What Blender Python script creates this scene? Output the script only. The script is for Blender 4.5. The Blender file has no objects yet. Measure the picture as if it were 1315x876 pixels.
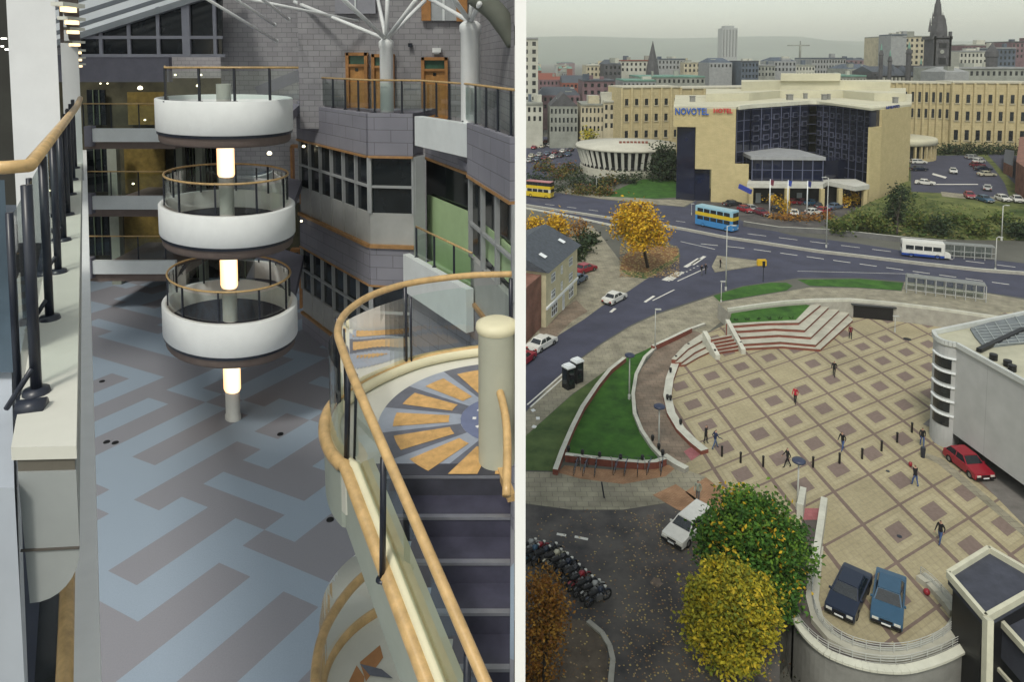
import bpy, bmesh, math, random
from mathutils import Vector, Matrix
R = random.Random(7)
rad = math.radians
scene = bpy.context.scene
COL = scene.collection
# ------------------------------------------------------------------ camera, sky, sun, exposure
EYE = Vector((0.0, 0.0, 34.0)); F = 890.0; PX = 657.5; PY = 137.2; PITCH = rad(4)
cam_d = bpy.data.cameras.new('camera'); cam = bpy.data.objects.new('camera', cam_d); COL.objects.link(cam)
cam.location = EYE; cam.rotation_euler = (rad(90) - PITCH, 0, 0)
cam_d.sensor_width = 36; cam_d.lens = F / 1315 * 36
cam_d.shift_y = -(438 - PY) / 1315; cam_d.clip_start = 0.05; cam_d.clip_end = 12000
scene.camera = cam
world = bpy.data.worlds.new('World'); scene.world = world; world.use_nodes = True
SUN_EL, SUN_AZ = 52, 200          # azimuth clockwise from +Y
nt = world.node_tree; nt.nodes.clear()
sky = nt.nodes.new('ShaderNodeTexSky'); sky.sky_type = 'NISHITA'; sky.sun_disc = False
sky.sun_elevation = rad(SUN_EL); sky.sun_rotation = rad(SUN_AZ)
sky.air_density = 1.2; sky.dust_density = 2.0; sky.ozone_density = 1.5; sky.altitude = 80
hs = nt.nodes.new('ShaderNodeHueSaturation'); hs.inputs['Saturation'].default_value = 0.4
bgn = nt.nodes.new('ShaderNodeBackground'); bgn.inputs[1].default_value = 0.14
wo = nt.nodes.new('ShaderNodeOutputWorld')
tn = nt.nodes.new('ShaderNodeVectorMath'); tn.operation = 'MULTIPLY'; tn.inputs[1].default_value = (1.0, 1.0, .90)
nt.links.new(sky.outputs[0], hs.inputs['Color']); nt.links.new(hs.outputs[0], tn.inputs[0]); nt.links.new(tn.outputs[0], bgn.inputs[0]); nt.links.new(bgn.outputs[0], wo.inputs[0])
sun_d = bpy.data.lights.new('sun', 'SUN'); sun_d.energy = 1.5; sun_d.angle = rad(10); sun_d.color = (1, .95, .86)
sun = bpy.data.objects.new('sun', sun_d); COL.objects.link(sun); sun.location = (0, 0, 90)
sdir = Vector((math.sin(rad(SUN_AZ)) * math.cos(rad(SUN_EL)), math.cos(rad(SUN_AZ)) * math.cos(rad(SUN_EL)), math.sin(rad(SUN_EL))))
sun.rotation_euler = sdir.to_track_quat('Z', 'Y').to_euler()
scene.view_settings.view_transform = 'Standard'; scene.view_settings.look = 'None'
scene.view_settings.exposure = 0.3; scene.view_settings.gamma = 1
scene.cycles.volume_bounces = 4
# ------------------------------------------------------------------ survey helpers: photo pixel -> place
FW = Vector((0, math.cos(PITCH), -math.sin(PITCH))); UP = Vector((0, math.sin(PITCH), math.cos(PITCH)))
def ray(x, y): return FW + Vector((1, 0, 0)) * ((x - PX) / F) - UP * ((y - PY) / F)
def G(x, y, z=0.0):
    d = ray(x, y); return EYE + d * ((z - EYE.z) / d.z)
def D(x, y, Y):
    d = ray(x, y); return EYE + d * (Y / d.y)
def XY(x, Y, y=250): p = D(x, y, Y); return (p.x, Y)
def HZ(y, Y): return D(PX, y, Y).z
# ------------------------------------------------------------------ materials
MC = {}
def mat(name, col, rough=.8, var=.15, scale=2.0, bump=0.0, metal=0.0, emit=0.0, detail=5, col2=None, spec=.4):
    if name in MC: return MC[name]
    m = bpy.data.materials.new(name); m.use_nodes = True; MC[name] = m
    n = m.node_tree; b = n.nodes['Principled BSDF']
    b.inputs['Roughness'].default_value = rough; b.inputs['Metallic'].default_value = metal
    b.inputs['Specular IOR Level'].default_value = spec
    c = (*col, 1)
    if var > 0 or col2:
        tc = n.nodes.new('ShaderNodeTexCoord'); no = n.nodes.new('ShaderNodeTexNoise')
        no.inputs['Scale'].default_value = scale; no.inputs['Detail'].default_value = detail; no.inputs['Roughness'].default_value = .65
        n.links.new(tc.outputs['Object'], no.inputs['Vector'])
        rp = n.nodes.new('ShaderNodeValToRGB'); rp.color_ramp.elements[0].position = .32; rp.color_ramp.elements[1].position = .68
        lo = tuple(max(0, v * (1 - var)) for v in col); hi = tuple(min(1, v * (1 + var)) for v in col)
        if col2: hi = col2
        rp.color_ramp.elements[0].color = (*lo, 1); rp.color_ramp.elements[1].color = (*hi, 1)
        n.links.new(no.outputs[0], rp.inputs[0]); n.links.new(rp.outputs[0], b.inputs['Base Color'])
        if bump:
            bp = n.nodes.new('ShaderNodeBump'); bp.inputs['Strength'].default_value = bump; bp.inputs['Distance'].default_value = .05
            n.links.new(no.outputs[0], bp.inputs['Height']); n.links.new(bp.outputs[0], b.inputs['Normal'])
    else: b.inputs['Base Color'].default_value = c
    if emit:
        b.inputs['Emission Color'].default_value = c; b.inputs['Emission Strength'].default_value = emit
    return m
def brick(name, c1, c2, mortar, w, h, ms=.01, rough=.85, off=.5, bias=0.0, noise=.25):
    if name in MC: return MC[name]
    m = bpy.data.materials.new(name); m.use_nodes = True; MC[name] = m; n = m.node_tree; b = n.nodes['Principled BSDF']
    b.inputs['Roughness'].default_value = rough; b.inputs['Specular IOR Level'].default_value = .25
    uv = n.nodes.new('ShaderNodeUVMap'); uv.uv_map = 'UVMap'
    br = n.nodes.new('ShaderNodeTexBrick'); br.offset = off
    br.inputs['Color1'].default_value = (*c1, 1); br.inputs['Color2'].default_value = (*c2, 1); br.inputs['Mortar'].default_value = (*mortar, 1)
    br.inputs['Scale'].default_value = 1; br.inputs['Mortar Size'].default_value = ms; br.inputs['Brick Width'].default_value = w; br.inputs['Row Height'].default_value = h
    br.inputs['Bias'].default_value = bias
    n.links.new(uv.outputs[0], br.inputs['Vector'])
    no = n.nodes.new('ShaderNodeTexNoise'); no.inputs['Scale'].default_value = .6; no.inputs['Detail'].default_value = 6
    n.links.new(uv.outputs[0], no.inputs['Vector'])
    mr = n.nodes.new('ShaderNodeMapRange'); mr.inputs[1].default_value = .3; mr.inputs[2].default_value = .7
    mr.inputs[3].default_value = 1 - noise; mr.inputs[4].default_value = 1 + noise * .4
    n.links.new(no.outputs[0], mr.inputs[0])
    mx = n.nodes.new('ShaderNodeVectorMath'); mx.operation = 'SCALE'
    n.links.new(br.outputs[0], mx.inputs[0]); n.links.new(mr.outputs[0], mx.inputs['Scale']); n.links.new(mx.outputs[0], b.inputs['Base Color'])
    bp = n.nodes.new('ShaderNodeBump'); bp.inputs['Strength'].default_value = .4; bp.inputs['Distance'].default_value = .01; bp.invert = True
    n.links.new(br.outputs[1], bp.inputs['Height']); n.links.new(bp.outputs[0], b.inputs['Normal'])
    return m
def glass(name, tint=(.8, .9, .85), mixf=.25, rough=.02):
    if name in MC: return MC[name]
    m = bpy.data.materials.new(name); m.use_nodes = True; MC[name] = m; n = m.node_tree; n.nodes.clear()
    o = n.nodes.new('ShaderNodeOutputMaterial'); t = n.nodes.new('ShaderNodeBsdfTransparent'); g = n.nodes.new('ShaderNodeBsdfGlossy')
    g.inputs['Roughness'].default_value = rough; g.inputs['Color'].default_value = (1, 1, 1, 1); t.inputs[0].default_value = (*tint, 1)
    fr = n.nodes.new('ShaderNodeFresnel'); fr.inputs[0].default_value = 1.45
    ad = n.nodes.new('ShaderNodeMath'); ad.operation = 'MULTIPLY_ADD'; ad.inputs[1].default_value = .8; ad.inputs[2].default_value = mixf * .2; ad.use_clamp = True
    n.links.new(fr.outputs[0], ad.inputs[0])
    x = n.nodes.new('ShaderNodeMixShader'); n.links.new(ad.outputs[0], x.inputs[0]); n.links.new(t.outputs[0], x.inputs[1]); n.links.new(g.outputs[0], x.inputs[2]); n.links.new(x.outputs[0], o.inputs[0])
    return m
# ------------------------------------------------------------------ mesh builder
OFF = {}
class MB:
    def __init__(s): s.v = []; s.f = []; s.m = []
    def face(s, pts, m=0):
        i = len(s.v); s.v += [Vector(p) for p in pts]; s.f.append(list(range(i, i + len(pts)))); s.m.append(m); return s
    def prism(s, poly, z0, z1, m=0, mt=None, mb=None):
        n = len(poly); a = sum(poly[i][0] * poly[(i + 1) % n][1] - poly[(i + 1) % n][0] * poly[i][1] for i in range(n))
        if a < 0: poly = poly[::-1]
        i = len(s.v); Z0 = z0 if isinstance(z0, (list, tuple)) else [z0] * n; Z1 = z1 if isinstance(z1, (list, tuple)) else [z1] * n
        if a < 0: Z0 = Z0[::-1]; Z1 = Z1[::-1]
        s.v += [Vector((p[0], p[1], Z0[k])) for k, p in enumerate(poly)] + [Vector((p[0], p[1], Z1[k])) for k, p in enumerate(poly)]
        s.f.append([i + n + k for k in range(n)]); s.m.append(m if mt is None else mt)
        s.f.append([i + k for k in reversed(range(n))]); s.m.append(m if mb is None else mb)
        for k in range(n):
            l = (k + 1) % n; s.f.append([i + k, i + l, i + n + l, i + n + k]); s.m.append(m)
        return s
    def box(s, cx, cy, z0, sx, sy, h, rot=0, m=0, mt=None):
        c, q = math.cos(rot), math.sin(rot); P = []
        for a, b in ((-1, -1), (1, -1), (1, 1), (-1, 1)):
            x, y = a * sx / 2, b * sy / 2; P.append((cx + x * c - y * q, cy + x * q + y * c))
        return s.prism(P, z0, z0 + h, m, mt)
    def beam(s, a, b, w, h, m=0):
        a = Vector(a); b = Vector(b); d = (b - a).normalized(); u = Vector((0, 0, 1))
        if abs(d.z) > .95: u = Vector((0, 1, 0))
        r = d.cross(u).normalized(); u = r.cross(d); i = len(s.v)
        for p in (a, b):
            for x, y in ((-1, -1), (1, -1), (1, 1), (-1, 1)): s.v.append(p + r * x * w / 2 + u * y * h / 2)
        for q in ((0, 1, 2, 3), (7, 6, 5, 4), (0, 4, 5, 1), (1, 5, 6, 2), (2, 6, 7, 3), (3, 7, 4, 0)): s.f.append([i + k for k in q]); s.m.append(m)
        return s
    def tube(s, pts, r, n=8, m=0, closed=False):
        pts = [Vector(p) for p in pts]; N = len(pts); i = len(s.v)
        for k, p in enumerate(pts):
            if closed: d = pts[(k + 1) % N] - pts[k - 1]
            else: d = pts[min(k + 1, N - 1)] - pts[max(k - 1, 0)]
            d = d.normalized() if d.length > 1e-9 else Vector((0, 0, 1)); u = Vector((0, 0, 1)) if abs(d.z) < .95 else Vector((0, 1, 0))
            x = d.cross(u).normalized(); y = x.cross(d); rr = r[k] if isinstance(r, (list, tuple)) else r
            for j in range(n):
                t = 2 * math.pi * j / n; s.v.append(p + x * math.cos(t) * rr + y * math.sin(t) * rr)
        for k in range(N if closed else N - 1):
            l = (k + 1) % N
            for j in range(n):
                q = (j + 1) % n; s.f.append([i + k * n + j, i + k * n + q, i + l * n + q, i + l * n + j]); s.m.append(m)
        if not closed:
            s.f.append([i + j for j in reversed(range(n))]); s.m.append(m); s.f.append([i + (N - 1) * n + j for j in range(n)]); s.m.append(m)
        return s
    def lathe(s, prof, c, n=24, m=0, a0=0, a1=2 * math.pi):
        full = abs(a1 - a0 - 2 * math.pi) < 1e-6; K = n if full else n + 1; i = len(s.v); P = len(prof)
        for k in range(K):
            t = a0 + (a1 - a0) * k / n
            for r, z in prof: s.v.append(Vector((c[0] + r * math.cos(t), c[1] + r * math.sin(t), c[2] + z)))
        for k in range(n):
            l = (k + 1) % K
            for j in range(P - 1):
                s.f.append([i + k * P + j, i + l * P + j, i + l * P + j + 1, i + k * P + j + 1]); s.m.append(m)
        return s
    def strip(s, A, B, m=0):
        for k in range(len(A) - 1): s.face([A[k], A[k + 1], B[k + 1], B[k]], m)
        return s
    def build(s, name, mats, parent=None, smooth=False, loc=None):
        me = bpy.data.meshes.new(name); o = bpy.data.objects.new(name, me); COL.objects.link(o)
        if parent is not None: off = OFF[parent.name]; o.parent = parent; OFF[o.name] = off
        else:
            if loc is None:
                xs = [p.x for p in s.v]; ys = [p.y for p in s.v]; zs = [p.z for p in s.v]
                loc = ((min(xs) + max(xs)) / 2, (min(ys) + max(ys)) / 2, min(zs))
            off = Vector(loc); o.location = off; OFF[o.name] = off
        me.from_pydata([tuple(p - off) for p in s.v], [], s.f)
        if not isinstance(mats, (list, tuple)): mats = [mats]
        for q in mats: me.materials.append(q)
        for p, k in zip(me.polygons, s.m): p.material_index = k; p.use_smooth = smooth
        me.update(); ul = me.uv_layers.new(name='UVMap')
        for p in me.polygons:
            nn = p.normal
            if abs(nn.z) > .7: tx, ty = Vector((1, 0, 0)), Vector((0, 1, 0))
            else:
                tx = Vector((0, 0, 1)).cross(nn).normalized(); ty = Vector((0, 0, 1))
            for li in p.loop_indices:
                co = me.vertices[me.loops[li].vertex_index].co + off
                ul.data[li].uv = (co.dot(tx), co.dot(ty))
        return o
def tag(o, label=None, cat=None, group=None, kind=None):
    if label: o['label'] = label
    if cat: o['category'] = cat
    if group: o['group'] = group
    if kind: o['kind'] = kind
    return o
def thing(name, label, cat, loc=(0, 0, 0), group=None):
    o = bpy.data.objects.new(name, None); COL.objects.link(o); o.location = loc; OFF[o.name] = Vector(loc); o.empty_display_size = .3
    return tag(o, label, cat, group)
def struct(mb, name, mats, smooth=False): return tag(mb.build(name, mats, None, smooth, (0, 0, 0)), kind='structure')
def kids(o): return [c for c in list(COL.objects) if c.parent == o]
def tree_of(o):
    return [(c, tree_of(c)) for c in kids(o)]
def dup(root, loc, rotz=0, label=None, cache={}):
    if root.name not in cache: cache[root.name] = tree_of(root)
    def rec(o, sub, par):
        c = o.copy(); COL.objects.link(c); c.parent = par
        for ch, s2 in sub: rec(ch, s2, c)
        return c
    r = rec(root, cache[root.name], None); r.location = loc; r.rotation_euler = (0, 0, rotz)
    if label: r['label'] = label
    return r
def smooth_path(pts, n=8, closed=False):
    pts = [Vector(p) for p in pts]; N = len(pts); out = []
    rng = range(N) if closed else range(N - 1)
    for i in rng:
        if closed: p0, p1, p2, p3 = pts[i - 1], pts[i], pts[(i + 1) % N], pts[(i + 2) % N]
        else: p0, p1, p2, p3 = pts[max(i - 1, 0)], pts[i], pts[i + 1], pts[min(i + 2, N - 1)]
        for k in range(n):
            t = k / n; out.append(.5 * ((2 * p1) + (-p0 + p2) * t + (2 * p0 - 5 * p1 + 4 * p2 - p3) * t * t + (-p0 + 3 * p1 - 3 * p2 + p3) * t ** 3))
    if not closed: out.append(pts[-1])
    return out
ORD = ['first', 'second', 'third', 'fourth', 'fifth', 'sixth', 'seventh', 'eighth', 'ninth', 'tenth', 'eleventh', 'twelfth', 'thirteenth', 'fourteenth', 'fifteenth', 'sixteenth', 'seventeenth', 'eighteenth', 'nineteenth', 'twentieth']
# common materials
m_white = mat('white paint', (.84, .85, .85), .5, .03, 3)
m_white2 = mat('white panel', (.74, .77, .78), .55, .05, 1.5)
m_timber = mat('pale timber', (.55, .37, .17), .35, .22, 9, spec=.5)
m_timber2 = mat('brown timber', (.42, .2, .07), .45, .2, 6)
m_dark = mat('dark steel', (.018, .022, .035), .35, .2, 8, spec=.5)
m_black = mat('black', (.01, .01, .012), .5, .2, 6)
m_glass = glass('balustrade glass', (.82, .9, .87), .2)
m_win = mat('dark window glass', (.012, .016, .02), .12, .4, .7, spec=.6)
m_block = brick('grey blockwork', (.33, .32, .34), (.38, .37, .39), (.23, .225, .24), .45, .22, .012, noise=.18)
m_band = brick('grey block band', (.26, .255, .30), (.29, .285, .33), (.17, .165, .19), 1.2, .45, .012, noise=.15)
m_concrete = mat('concrete', (.33, .32, .28), .85, .15, 1.2, .2)
# ================================================================== ATRIUM (inside the building)
FZ = 22.2                                                     # atrium floor level
# ---- floor of big carpet-tile blocks in interlocking bars
mb = MB()
def XMAX(Y): return -.02 + .0045 * Y
def clip(poly, f):                                            # keep f(p)>=0
    out = []
    for i, p in enumerate(poly):
        q = poly[(i + 1) % len(poly)]; a, b = f(p), f(q)
        if a >= 0: out.append(p)
        if (a >= 0) != (b >= 0): out.append(p + (q - p) * (a / (a - b)))
    return out
# layout of the carpet bars: columns run right, rows run away; 1 = mauve, 0 = blue
CARPET = ['1010101001011', '1010001001010', '1010101101010', '1010111100110', '1010100001100', '1000111101100', '0000101011110', '1110001000001',
          '1111001010101', '0000001010101', '1100000010101', '1111111110101', '0011111110101', '0100000010010']
aB = rad(-26); uB = Vector((math.cos(aB), math.sin(aB), 0)) * 1.0; uA = Vector((.5, .866, 0)) * .656; org = G(138.7, 733.6, FZ)
for i in range(-40, 40):
    for j in range(-50, 50):
        ci_, cj_ = (i + 6) % 13, (9 - j) % 14
        if not (-6 <= i <= 6 and -4 <= j <= 9): ci_ = (i + 6 + 3 * ((9 - j) // 14)) % 13
        P = [org + uB * x + uA * y for x, y in ((i, j), (i + 1, j), (i + 1, j + 1), (i, j + 1))]
        for f in (lambda p: XMAX(p.y) - p.x, lambda p: p.y - 2.2, lambda p: 40 - p.y, lambda p: p.x + 27):
            P = clip(P, f)
            if len(P) < 3: break
        if len(P) > 2: mb.face([Vector((p.x, p.y, FZ)) for p in P], int(CARPET[cj_][ci_]))
struct(mb, 'atrium_floor', [mat('blue grey carpet', (.33, .40, .49), .8, .05, 30, .1, detail=8), mat('mauve grey carpet', (.285, .285, .32), .8, .05, 30, .1, detail=8)])
mb = MB(); mb.prism([(-27, 1.2), (-.02, 1.2), (.14, 40), (-27, 40)], FZ - .6, FZ - .01)
struct(mb, 'floor_slab', m_concrete)
# ---- the white party wall between atrium and the open air (seen end on)
mb = MB(); a = D(661.2, 438, 3); b = D(675.2, 438, 3)
mb.prism([(a.x, 3), (b.x, 3), (D(674, 438, 46).x, 46), (D(662, 438, 46).x, 46)], 0, 46)
tag(mb.build('white_wall', mat('white wall', (.93, .93, .92), .6, .01, 2)), 'tall white outer wall seen end on between the atrium and the open square', 'wall')
# ---- ring tower
ax = D(292.5, 300, 22); AX = (ax.x, ax.y)
tw = thing('gallery_tower', 'round white tower of three stacked ring balconies on one central column', 'tower', (ax.x, ax.y, FZ))
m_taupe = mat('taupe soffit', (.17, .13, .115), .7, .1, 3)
m_glow = mat('lit lamp glass', (1, .62, .22), .4, 0, emit=1.0)
gn = m_glow.node_tree; lw = gn.nodes.new('ShaderNodeLayerWeight'); lw.inputs[0].default_value = .35; gr_ = gn.nodes.new('ShaderNodeValToRGB'); gr_.color_ramp.elements[0].color = (1, .86, .60, 1); gr_.color_ramp.elements[1].color = (.75, .30, .06, 1); gn.links.new(lw.outputs['Facing'], gr_.inputs[0]); gn.links.new(gr_.outputs[0], gn.nodes['Principled BSDF'].inputs['Emission Color'])
m_glow.node_tree.nodes['Principled BSDF'].inputs['Emission Strength'].default_value = 1.6
col = MB(); col.lathe([(.27, 0), (.27, .12), (.24, .16), (.24, 11.0)], (*AX, FZ), 20); cc = col.build('column', mat('column cream', (.62, .61, .57), .5, .05, 3), tw, True)
r0 = 2.19
for k, (yt, hh) in enumerate(((125, 1.0), (259, .94), (385, 1.0))):
    zt = HZ(yt, 22); zb = zt - hh
    b = MB(); b.lathe([(r0 - .02, 0), (r0, .03), (r0, hh - .02), (r0 - .03, hh), (r0 - .16, hh), (r0 - .16, .1)], (*AX, zb), 56)
    b.build('ring_parapet', m_white, tw, True)
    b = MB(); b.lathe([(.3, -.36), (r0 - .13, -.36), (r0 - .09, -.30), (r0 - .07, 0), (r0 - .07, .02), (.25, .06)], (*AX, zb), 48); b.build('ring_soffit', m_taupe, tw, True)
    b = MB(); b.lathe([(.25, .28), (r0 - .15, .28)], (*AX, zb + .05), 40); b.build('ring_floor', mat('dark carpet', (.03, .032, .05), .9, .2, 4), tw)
    b = MB(); b.lathe([(r0 - .03, .03), (r0 - .03, .12)], (*AX, zb - .12), 56); b.build('dark_trim', m_dark, tw)  # thin dark steel band just below the parapet
    # glowing up-light on the column beneath each ring
    lz = {0: (186, 228), 1: (331, 372), 2: (467, 506)}[k]
    z1, z0_ = HZ(lz[0], 21.75), HZ(lz[1], 21.75)
    b = MB(); b.lathe([(.25, z0_ - ax.z), (.285, z0_ - ax.z + .08), (.285, z1 - ax.z - .1), (.25, z1 - ax.z)], ax, 20); b.build('lamp_shade', m_glow, tw, True)
    if k > 0:
        zr = zt + .93; rr = r0 - .2
        b = MB(); b.tube([(AX[0] + rr * math.cos(t), AX[1] + rr * math.sin(t), zr) for t in [2 * math.pi * q / 48 for q in range(48)]], .035, 8, closed=True); b.build('handrail', m_timber, tw, True)
        b = MB()
        b.lathe([(rr, .02), (rr, .8)], (*AX, zt + .02), 48); b.build('glass_panel', m_glass, tw, True)
        for q in range(10):
            t = 2 * math.pi * (q + .35) / 10
            b = MB(); b.box(AX[0] + rr * math.cos(t), AX[1] + rr * math.sin(t), zt - .02, .05, .05, .95, t); b.build('post', m_dark, tw)
for o_ in kids(tw):                                            # the balconies are slightly oval in plan
    for vv_ in o_.data.vertices: vv_.co.x += -.34 * vv_.co.y
# top ring platform is joined to the wing by a block parapet: squared upper deck rail
ztop = HZ(127, 22)
def rail_run(name, label, pts, h, every=1.1, mat_top=None, glassy=True, cat='railing', group=None, pr=.032, tr=.035, par=None):
    pts = [Vector(p) for p in pts]
    t = par or thing(name, label, cat, pts[0], group)
    b = MB(); b.tube([p + Vector((0, 0, h)) for p in pts], tr, 8); b.build('handrail', mat_top or m_timber, t, True)
    if glassy:
        b = MB(); b.strip([p + Vector((0, 0, .08)) for p in pts], [p + Vector((0, 0, h - .1)) for p in pts]); b.build('glass_panel', m_glass, t)
    acc = 0; ps = [pts[0]]
    for i in range(len(pts) - 1):
        d = (pts[i + 1] - pts[i]).length; 
        while acc + d >= every * len(ps): 
            q = (every * len(ps) - acc) / d; ps.append(pts[i].lerp(pts[i + 1], q))
        acc += d
    for p in ps:
        b = MB(); b.box(p.x, p.y, p.z - .02, pr * 2, pr * 2, h + .0); b.box(p.x, p.y, p.z - .005, pr * 4, pr * 4, .03); b.build('post', m_dark, t)
    return t
q = [D(x, 125, Y) for x, Y in ((213, 24.4), (213, 20.6), (384, 20.6))]
rail_run('railing', 'timber topped railing round the highest ring balcony of the tower', [(p.x, p.y, ztop) for p in q], 1.02, 1.05)
# ---- rear wall of the atrium with stacked access balconies
YR = 31.0
m_mauve = mat('mauve grey render', (.21, .205, .25), .8, .1, 2)
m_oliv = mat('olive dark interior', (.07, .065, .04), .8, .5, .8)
def fbox(b, x0, x1, y0, y1, Y, dep, m=0):                     # box whose front face shows between those pixels
    X0, X1 = D(x0, (y0 + y1) / 2, Y).x, D(x1, (y0 + y1) / 2, Y).x; zt, zb = HZ(y0, Y), HZ(y1, Y)
    b.prism([(X0, Y), (X1, Y), (X1, Y + dep), (X0, Y + dep)], zb, zt, m)
rw = thing('rear_wall', 'rear atrium building front with three white access balconies and dark openings behind', 'building', (D(160, 300, YR).x, YR, FZ))
b = MB(); fbox(b, 60, 217, 70, 105, YR, .3); b.build('upper_band', m_mauve, rw)
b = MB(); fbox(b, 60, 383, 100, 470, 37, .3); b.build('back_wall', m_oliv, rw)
for i, (yt, yb) in enumerate(((165, 182), (252, 269), (335, 352))):
    b = MB(); fbox(b, 117, 225, yt, yb, YR - .1, .2); b.build('balcony_front', m_white2, rw)
    b = MB(); fbox(b, 108, 117, yt - 3, yb + 6, YR - .2, .4); b.build('end_pier', m_mauve, rw)
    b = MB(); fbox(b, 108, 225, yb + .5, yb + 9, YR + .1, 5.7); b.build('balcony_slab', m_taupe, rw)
    z = HZ(yt, YR)
    p0, p1 = D(106, yt, YR), D(222, yt, YR)
    rail_run('', '', [(p0.x, YR + .1, z), (p1.x, YR + .1, z)], 1.12, 1.25, par=rw, pr=.02, tr=.03)
for i, (x, w) in enumerate(((147, 12), (233, 8), (258, 9), (284, 6))):
    b = MB(); fbox(b, x - w / 2, x + w / 2, 186, 400, 35.5, .35); b.build('column', mat('pale column', (.3, .32, .27), .7, .1, 2), rw)
m_gold = mat('ochre panelled wall', (.2, .14, .035), .6, .3, 3)
for (x0, x1, y0, y1) in ((160, 212, 188, 248), (160, 210, 275, 330), (164, 214, 118, 160), (160, 214, 360, 385)):
    b = MB(); fbox(b, x0, x1, y0, y1, 36.7, .1); b.build('door_panel', m_gold, rw)
for (x0, x1, y0, y1) in ((112, 140, 190, 246), (112, 140, 276, 328), (112, 135, 115, 160), (224, 236, 190, 245), (240, 252, 190, 245), (262, 276, 190, 245), (300, 330, 190, 245), (240, 280, 335, 385), (300, 345, 335, 385)):
    b = MB(); fbox(b, x0, x1, y0, y1, 36.6, .12, 0)
    for k in range(1, 3): fbox(b, x0 + (x1 - x0) * k / 3 - .5, x0 + (x1 - x0) * k / 3 + .5, y0, y1, 36.5, .05, 1)
    b.build('window', [m_win, mat('green frame', (.13, .17, .11), .6, .1, 3)], rw)
# small ceiling lights in the openings
for k, (x, y, Y, s, nm) in enumerate(((180, 113, 32, 4.5, 'round lit ceiling lamp at the top left rear opening'), (129, 107, 33, 1.6, 'pin point lamp at the far left of the top rear opening'), (138, 107, 33, 1.6, 'second pin point lamp in the top rear opening'),
        (225, 96, 33.5, 2, 'small lamp behind the top ring railing, left one'), (258, 96, 33.5, 2.2, 'small lamp behind the top ring railing, right one'), (254, 110, 33.2, 3, 'warm lamp low behind the top ring railing'), (171, 236, 32, 2.2, 'small bright lamp over the second rear balcony'), (280, 186, 23, 3, 'spot lamp under the top ring beside the column'),
        (346, 197, 30, 4.5, 'wall lamp glowing right of the tower column'), (390, 188, 28.6, 3, 'bright spot lamp beside the wing corner at upper level'), (387, 284, 28.6, 2.4, 'spot lamp beside the wing corner at middle level'), (186, 154, 36, 2, 'orange lamp just above the top rear balcony'))):
    p = D(x, y, Y); r = s * Y / F / 1.4
    b = MB(); b.lathe([(0.001, r), (r * .7, r * .7), (r, 0), (r * .7, -r * .5), (.001, -r * .6)], p, 12)
    tag(b.build('ceiling_lamp', mat('lamp white', (1, .9, .6), .4, 0, emit=3.0), None, True), nm, 'lamp')
# ---- gable window, block walls at the back
gw = thing('gable_window', 'large dark gable window with pale glazing bars under the sloping roof', 'window', (D(195, 70, YR).x, YR, HZ(72, YR)))
b = MB(); P = [D(x, y, YR + .1) for x, y in ((104, 72), (285, 72), (285, -15), (255, -12), (104, 44))]
b.prism([(p.x, p.z) for p in P], 0, .1); b.v = [Vector((p.x, YR + .1 + p.z, p.y)) for p in b.v]; b.build('glass', m_win, gw)
b = MB()
for x in (129, 165, 202, 275): fbox(b, x - 2, x + 2, -20 if x > 200 else 44 - (x - 104) * .3, 72, YR - .02, .1)
fbox(b, 233, 243, -20, 72, YR - .06, .14); fbox(b, 104, 285, 45.5, 49.5, YR - .04, .1); fbox(b, 104, 288, 69, 73, YR - .05, .16)
b.build('frame', mat('pale grey frame', (.4, .4, .46), .6, .05, 3), gw)
bw = thing('block_wall', 'rear grey blockwork wall with a flight of stair rails in front of it', 'wall', (D(330, 90, 32).x, 32, FZ))
b = MB(); fbox(b, 284, 392, -60, 260, 32, .4); b.build('wall', m_block, bw)
fr = thing('block_wall', 'long grey blockwork upper wall holding the orange timber doors', 'wall', (D(480, 90, 27.6).x, 27.6, 30))
b = MB(); fbox(b, 383, 632, -70, 165, 27.6, .4); b.build('wall', m_block, fr)
b = MB(); P = [XY(617, 27.5, 90), XY(630, 27.5, 90), XY(690, 19.0, 90), XY(680, 18.8, 90)]; P = [(min(x, XMAX(y) - .01), y) for x, y in P]; b.prism(P, 30.4, 38.5); b.build('side_wall', m_block, fr)
m_door = mat('orange timber door', (.5, .25, .08), .45, .2, 4); m_green = mat('green glass pane', (.05, .13, .09), .2, .2, 2)
for i, (x0, x1, y0, lab) in enumerate(((444, 472, 67, 'left'), (477, 506, 69, 'half hidden'), (541, 575, 73, 'right'))):
    d = thing('timber_door', {'left': 'orange timber door left of the slim white column on the upper gallery', 'half hidden': 'orange timber door half hidden behind the slim white column', 'right': 'orange timber door with green top light between the two white columns'}[lab], 'door', (D((x0 + x1) / 2, 150, 27.4).x, 27.4, HZ(165, 27.4)))
    b = MB(); fbox(b, x0, x1, y0, y0 + 4, 27.36, .2); fbox(b, x0, x0 + 4, y0, 165, 27.36, .2); fbox(b, x1 - 4, x1, y0, 165, 27.36, .2); fbox(b, x0, x1, y0 + 15, y0 + 18, 27.37, .2); b.build('frame', m_timber2, d)
    b = MB(); fbox(b, x0 + 4, x1 - 4, y0 + 4, y0 + 15, 27.5, .1); b.build('top_light', m_green, d)
    b = MB(); fbox(b, x0 + 4, x1 - 4, y0 + 18, 165, 27.48, .1); fbox(b, (x0 + x1) / 2 - 2, (x0 + x1) / 2 + 2, y0 + 20, y0 + 24, 27.46, .1, 1); b.build('door_leaf', [m_door, m_win], d)
b = MB(); fbox(b, 555, 566, 61, 67, 27.3, .25); fbox(b, 557, 564, 66, 69, 27.35, .2); tag(b.build('emergency_light', m_white), 'small white box light over the right timber door', 'light')
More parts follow.
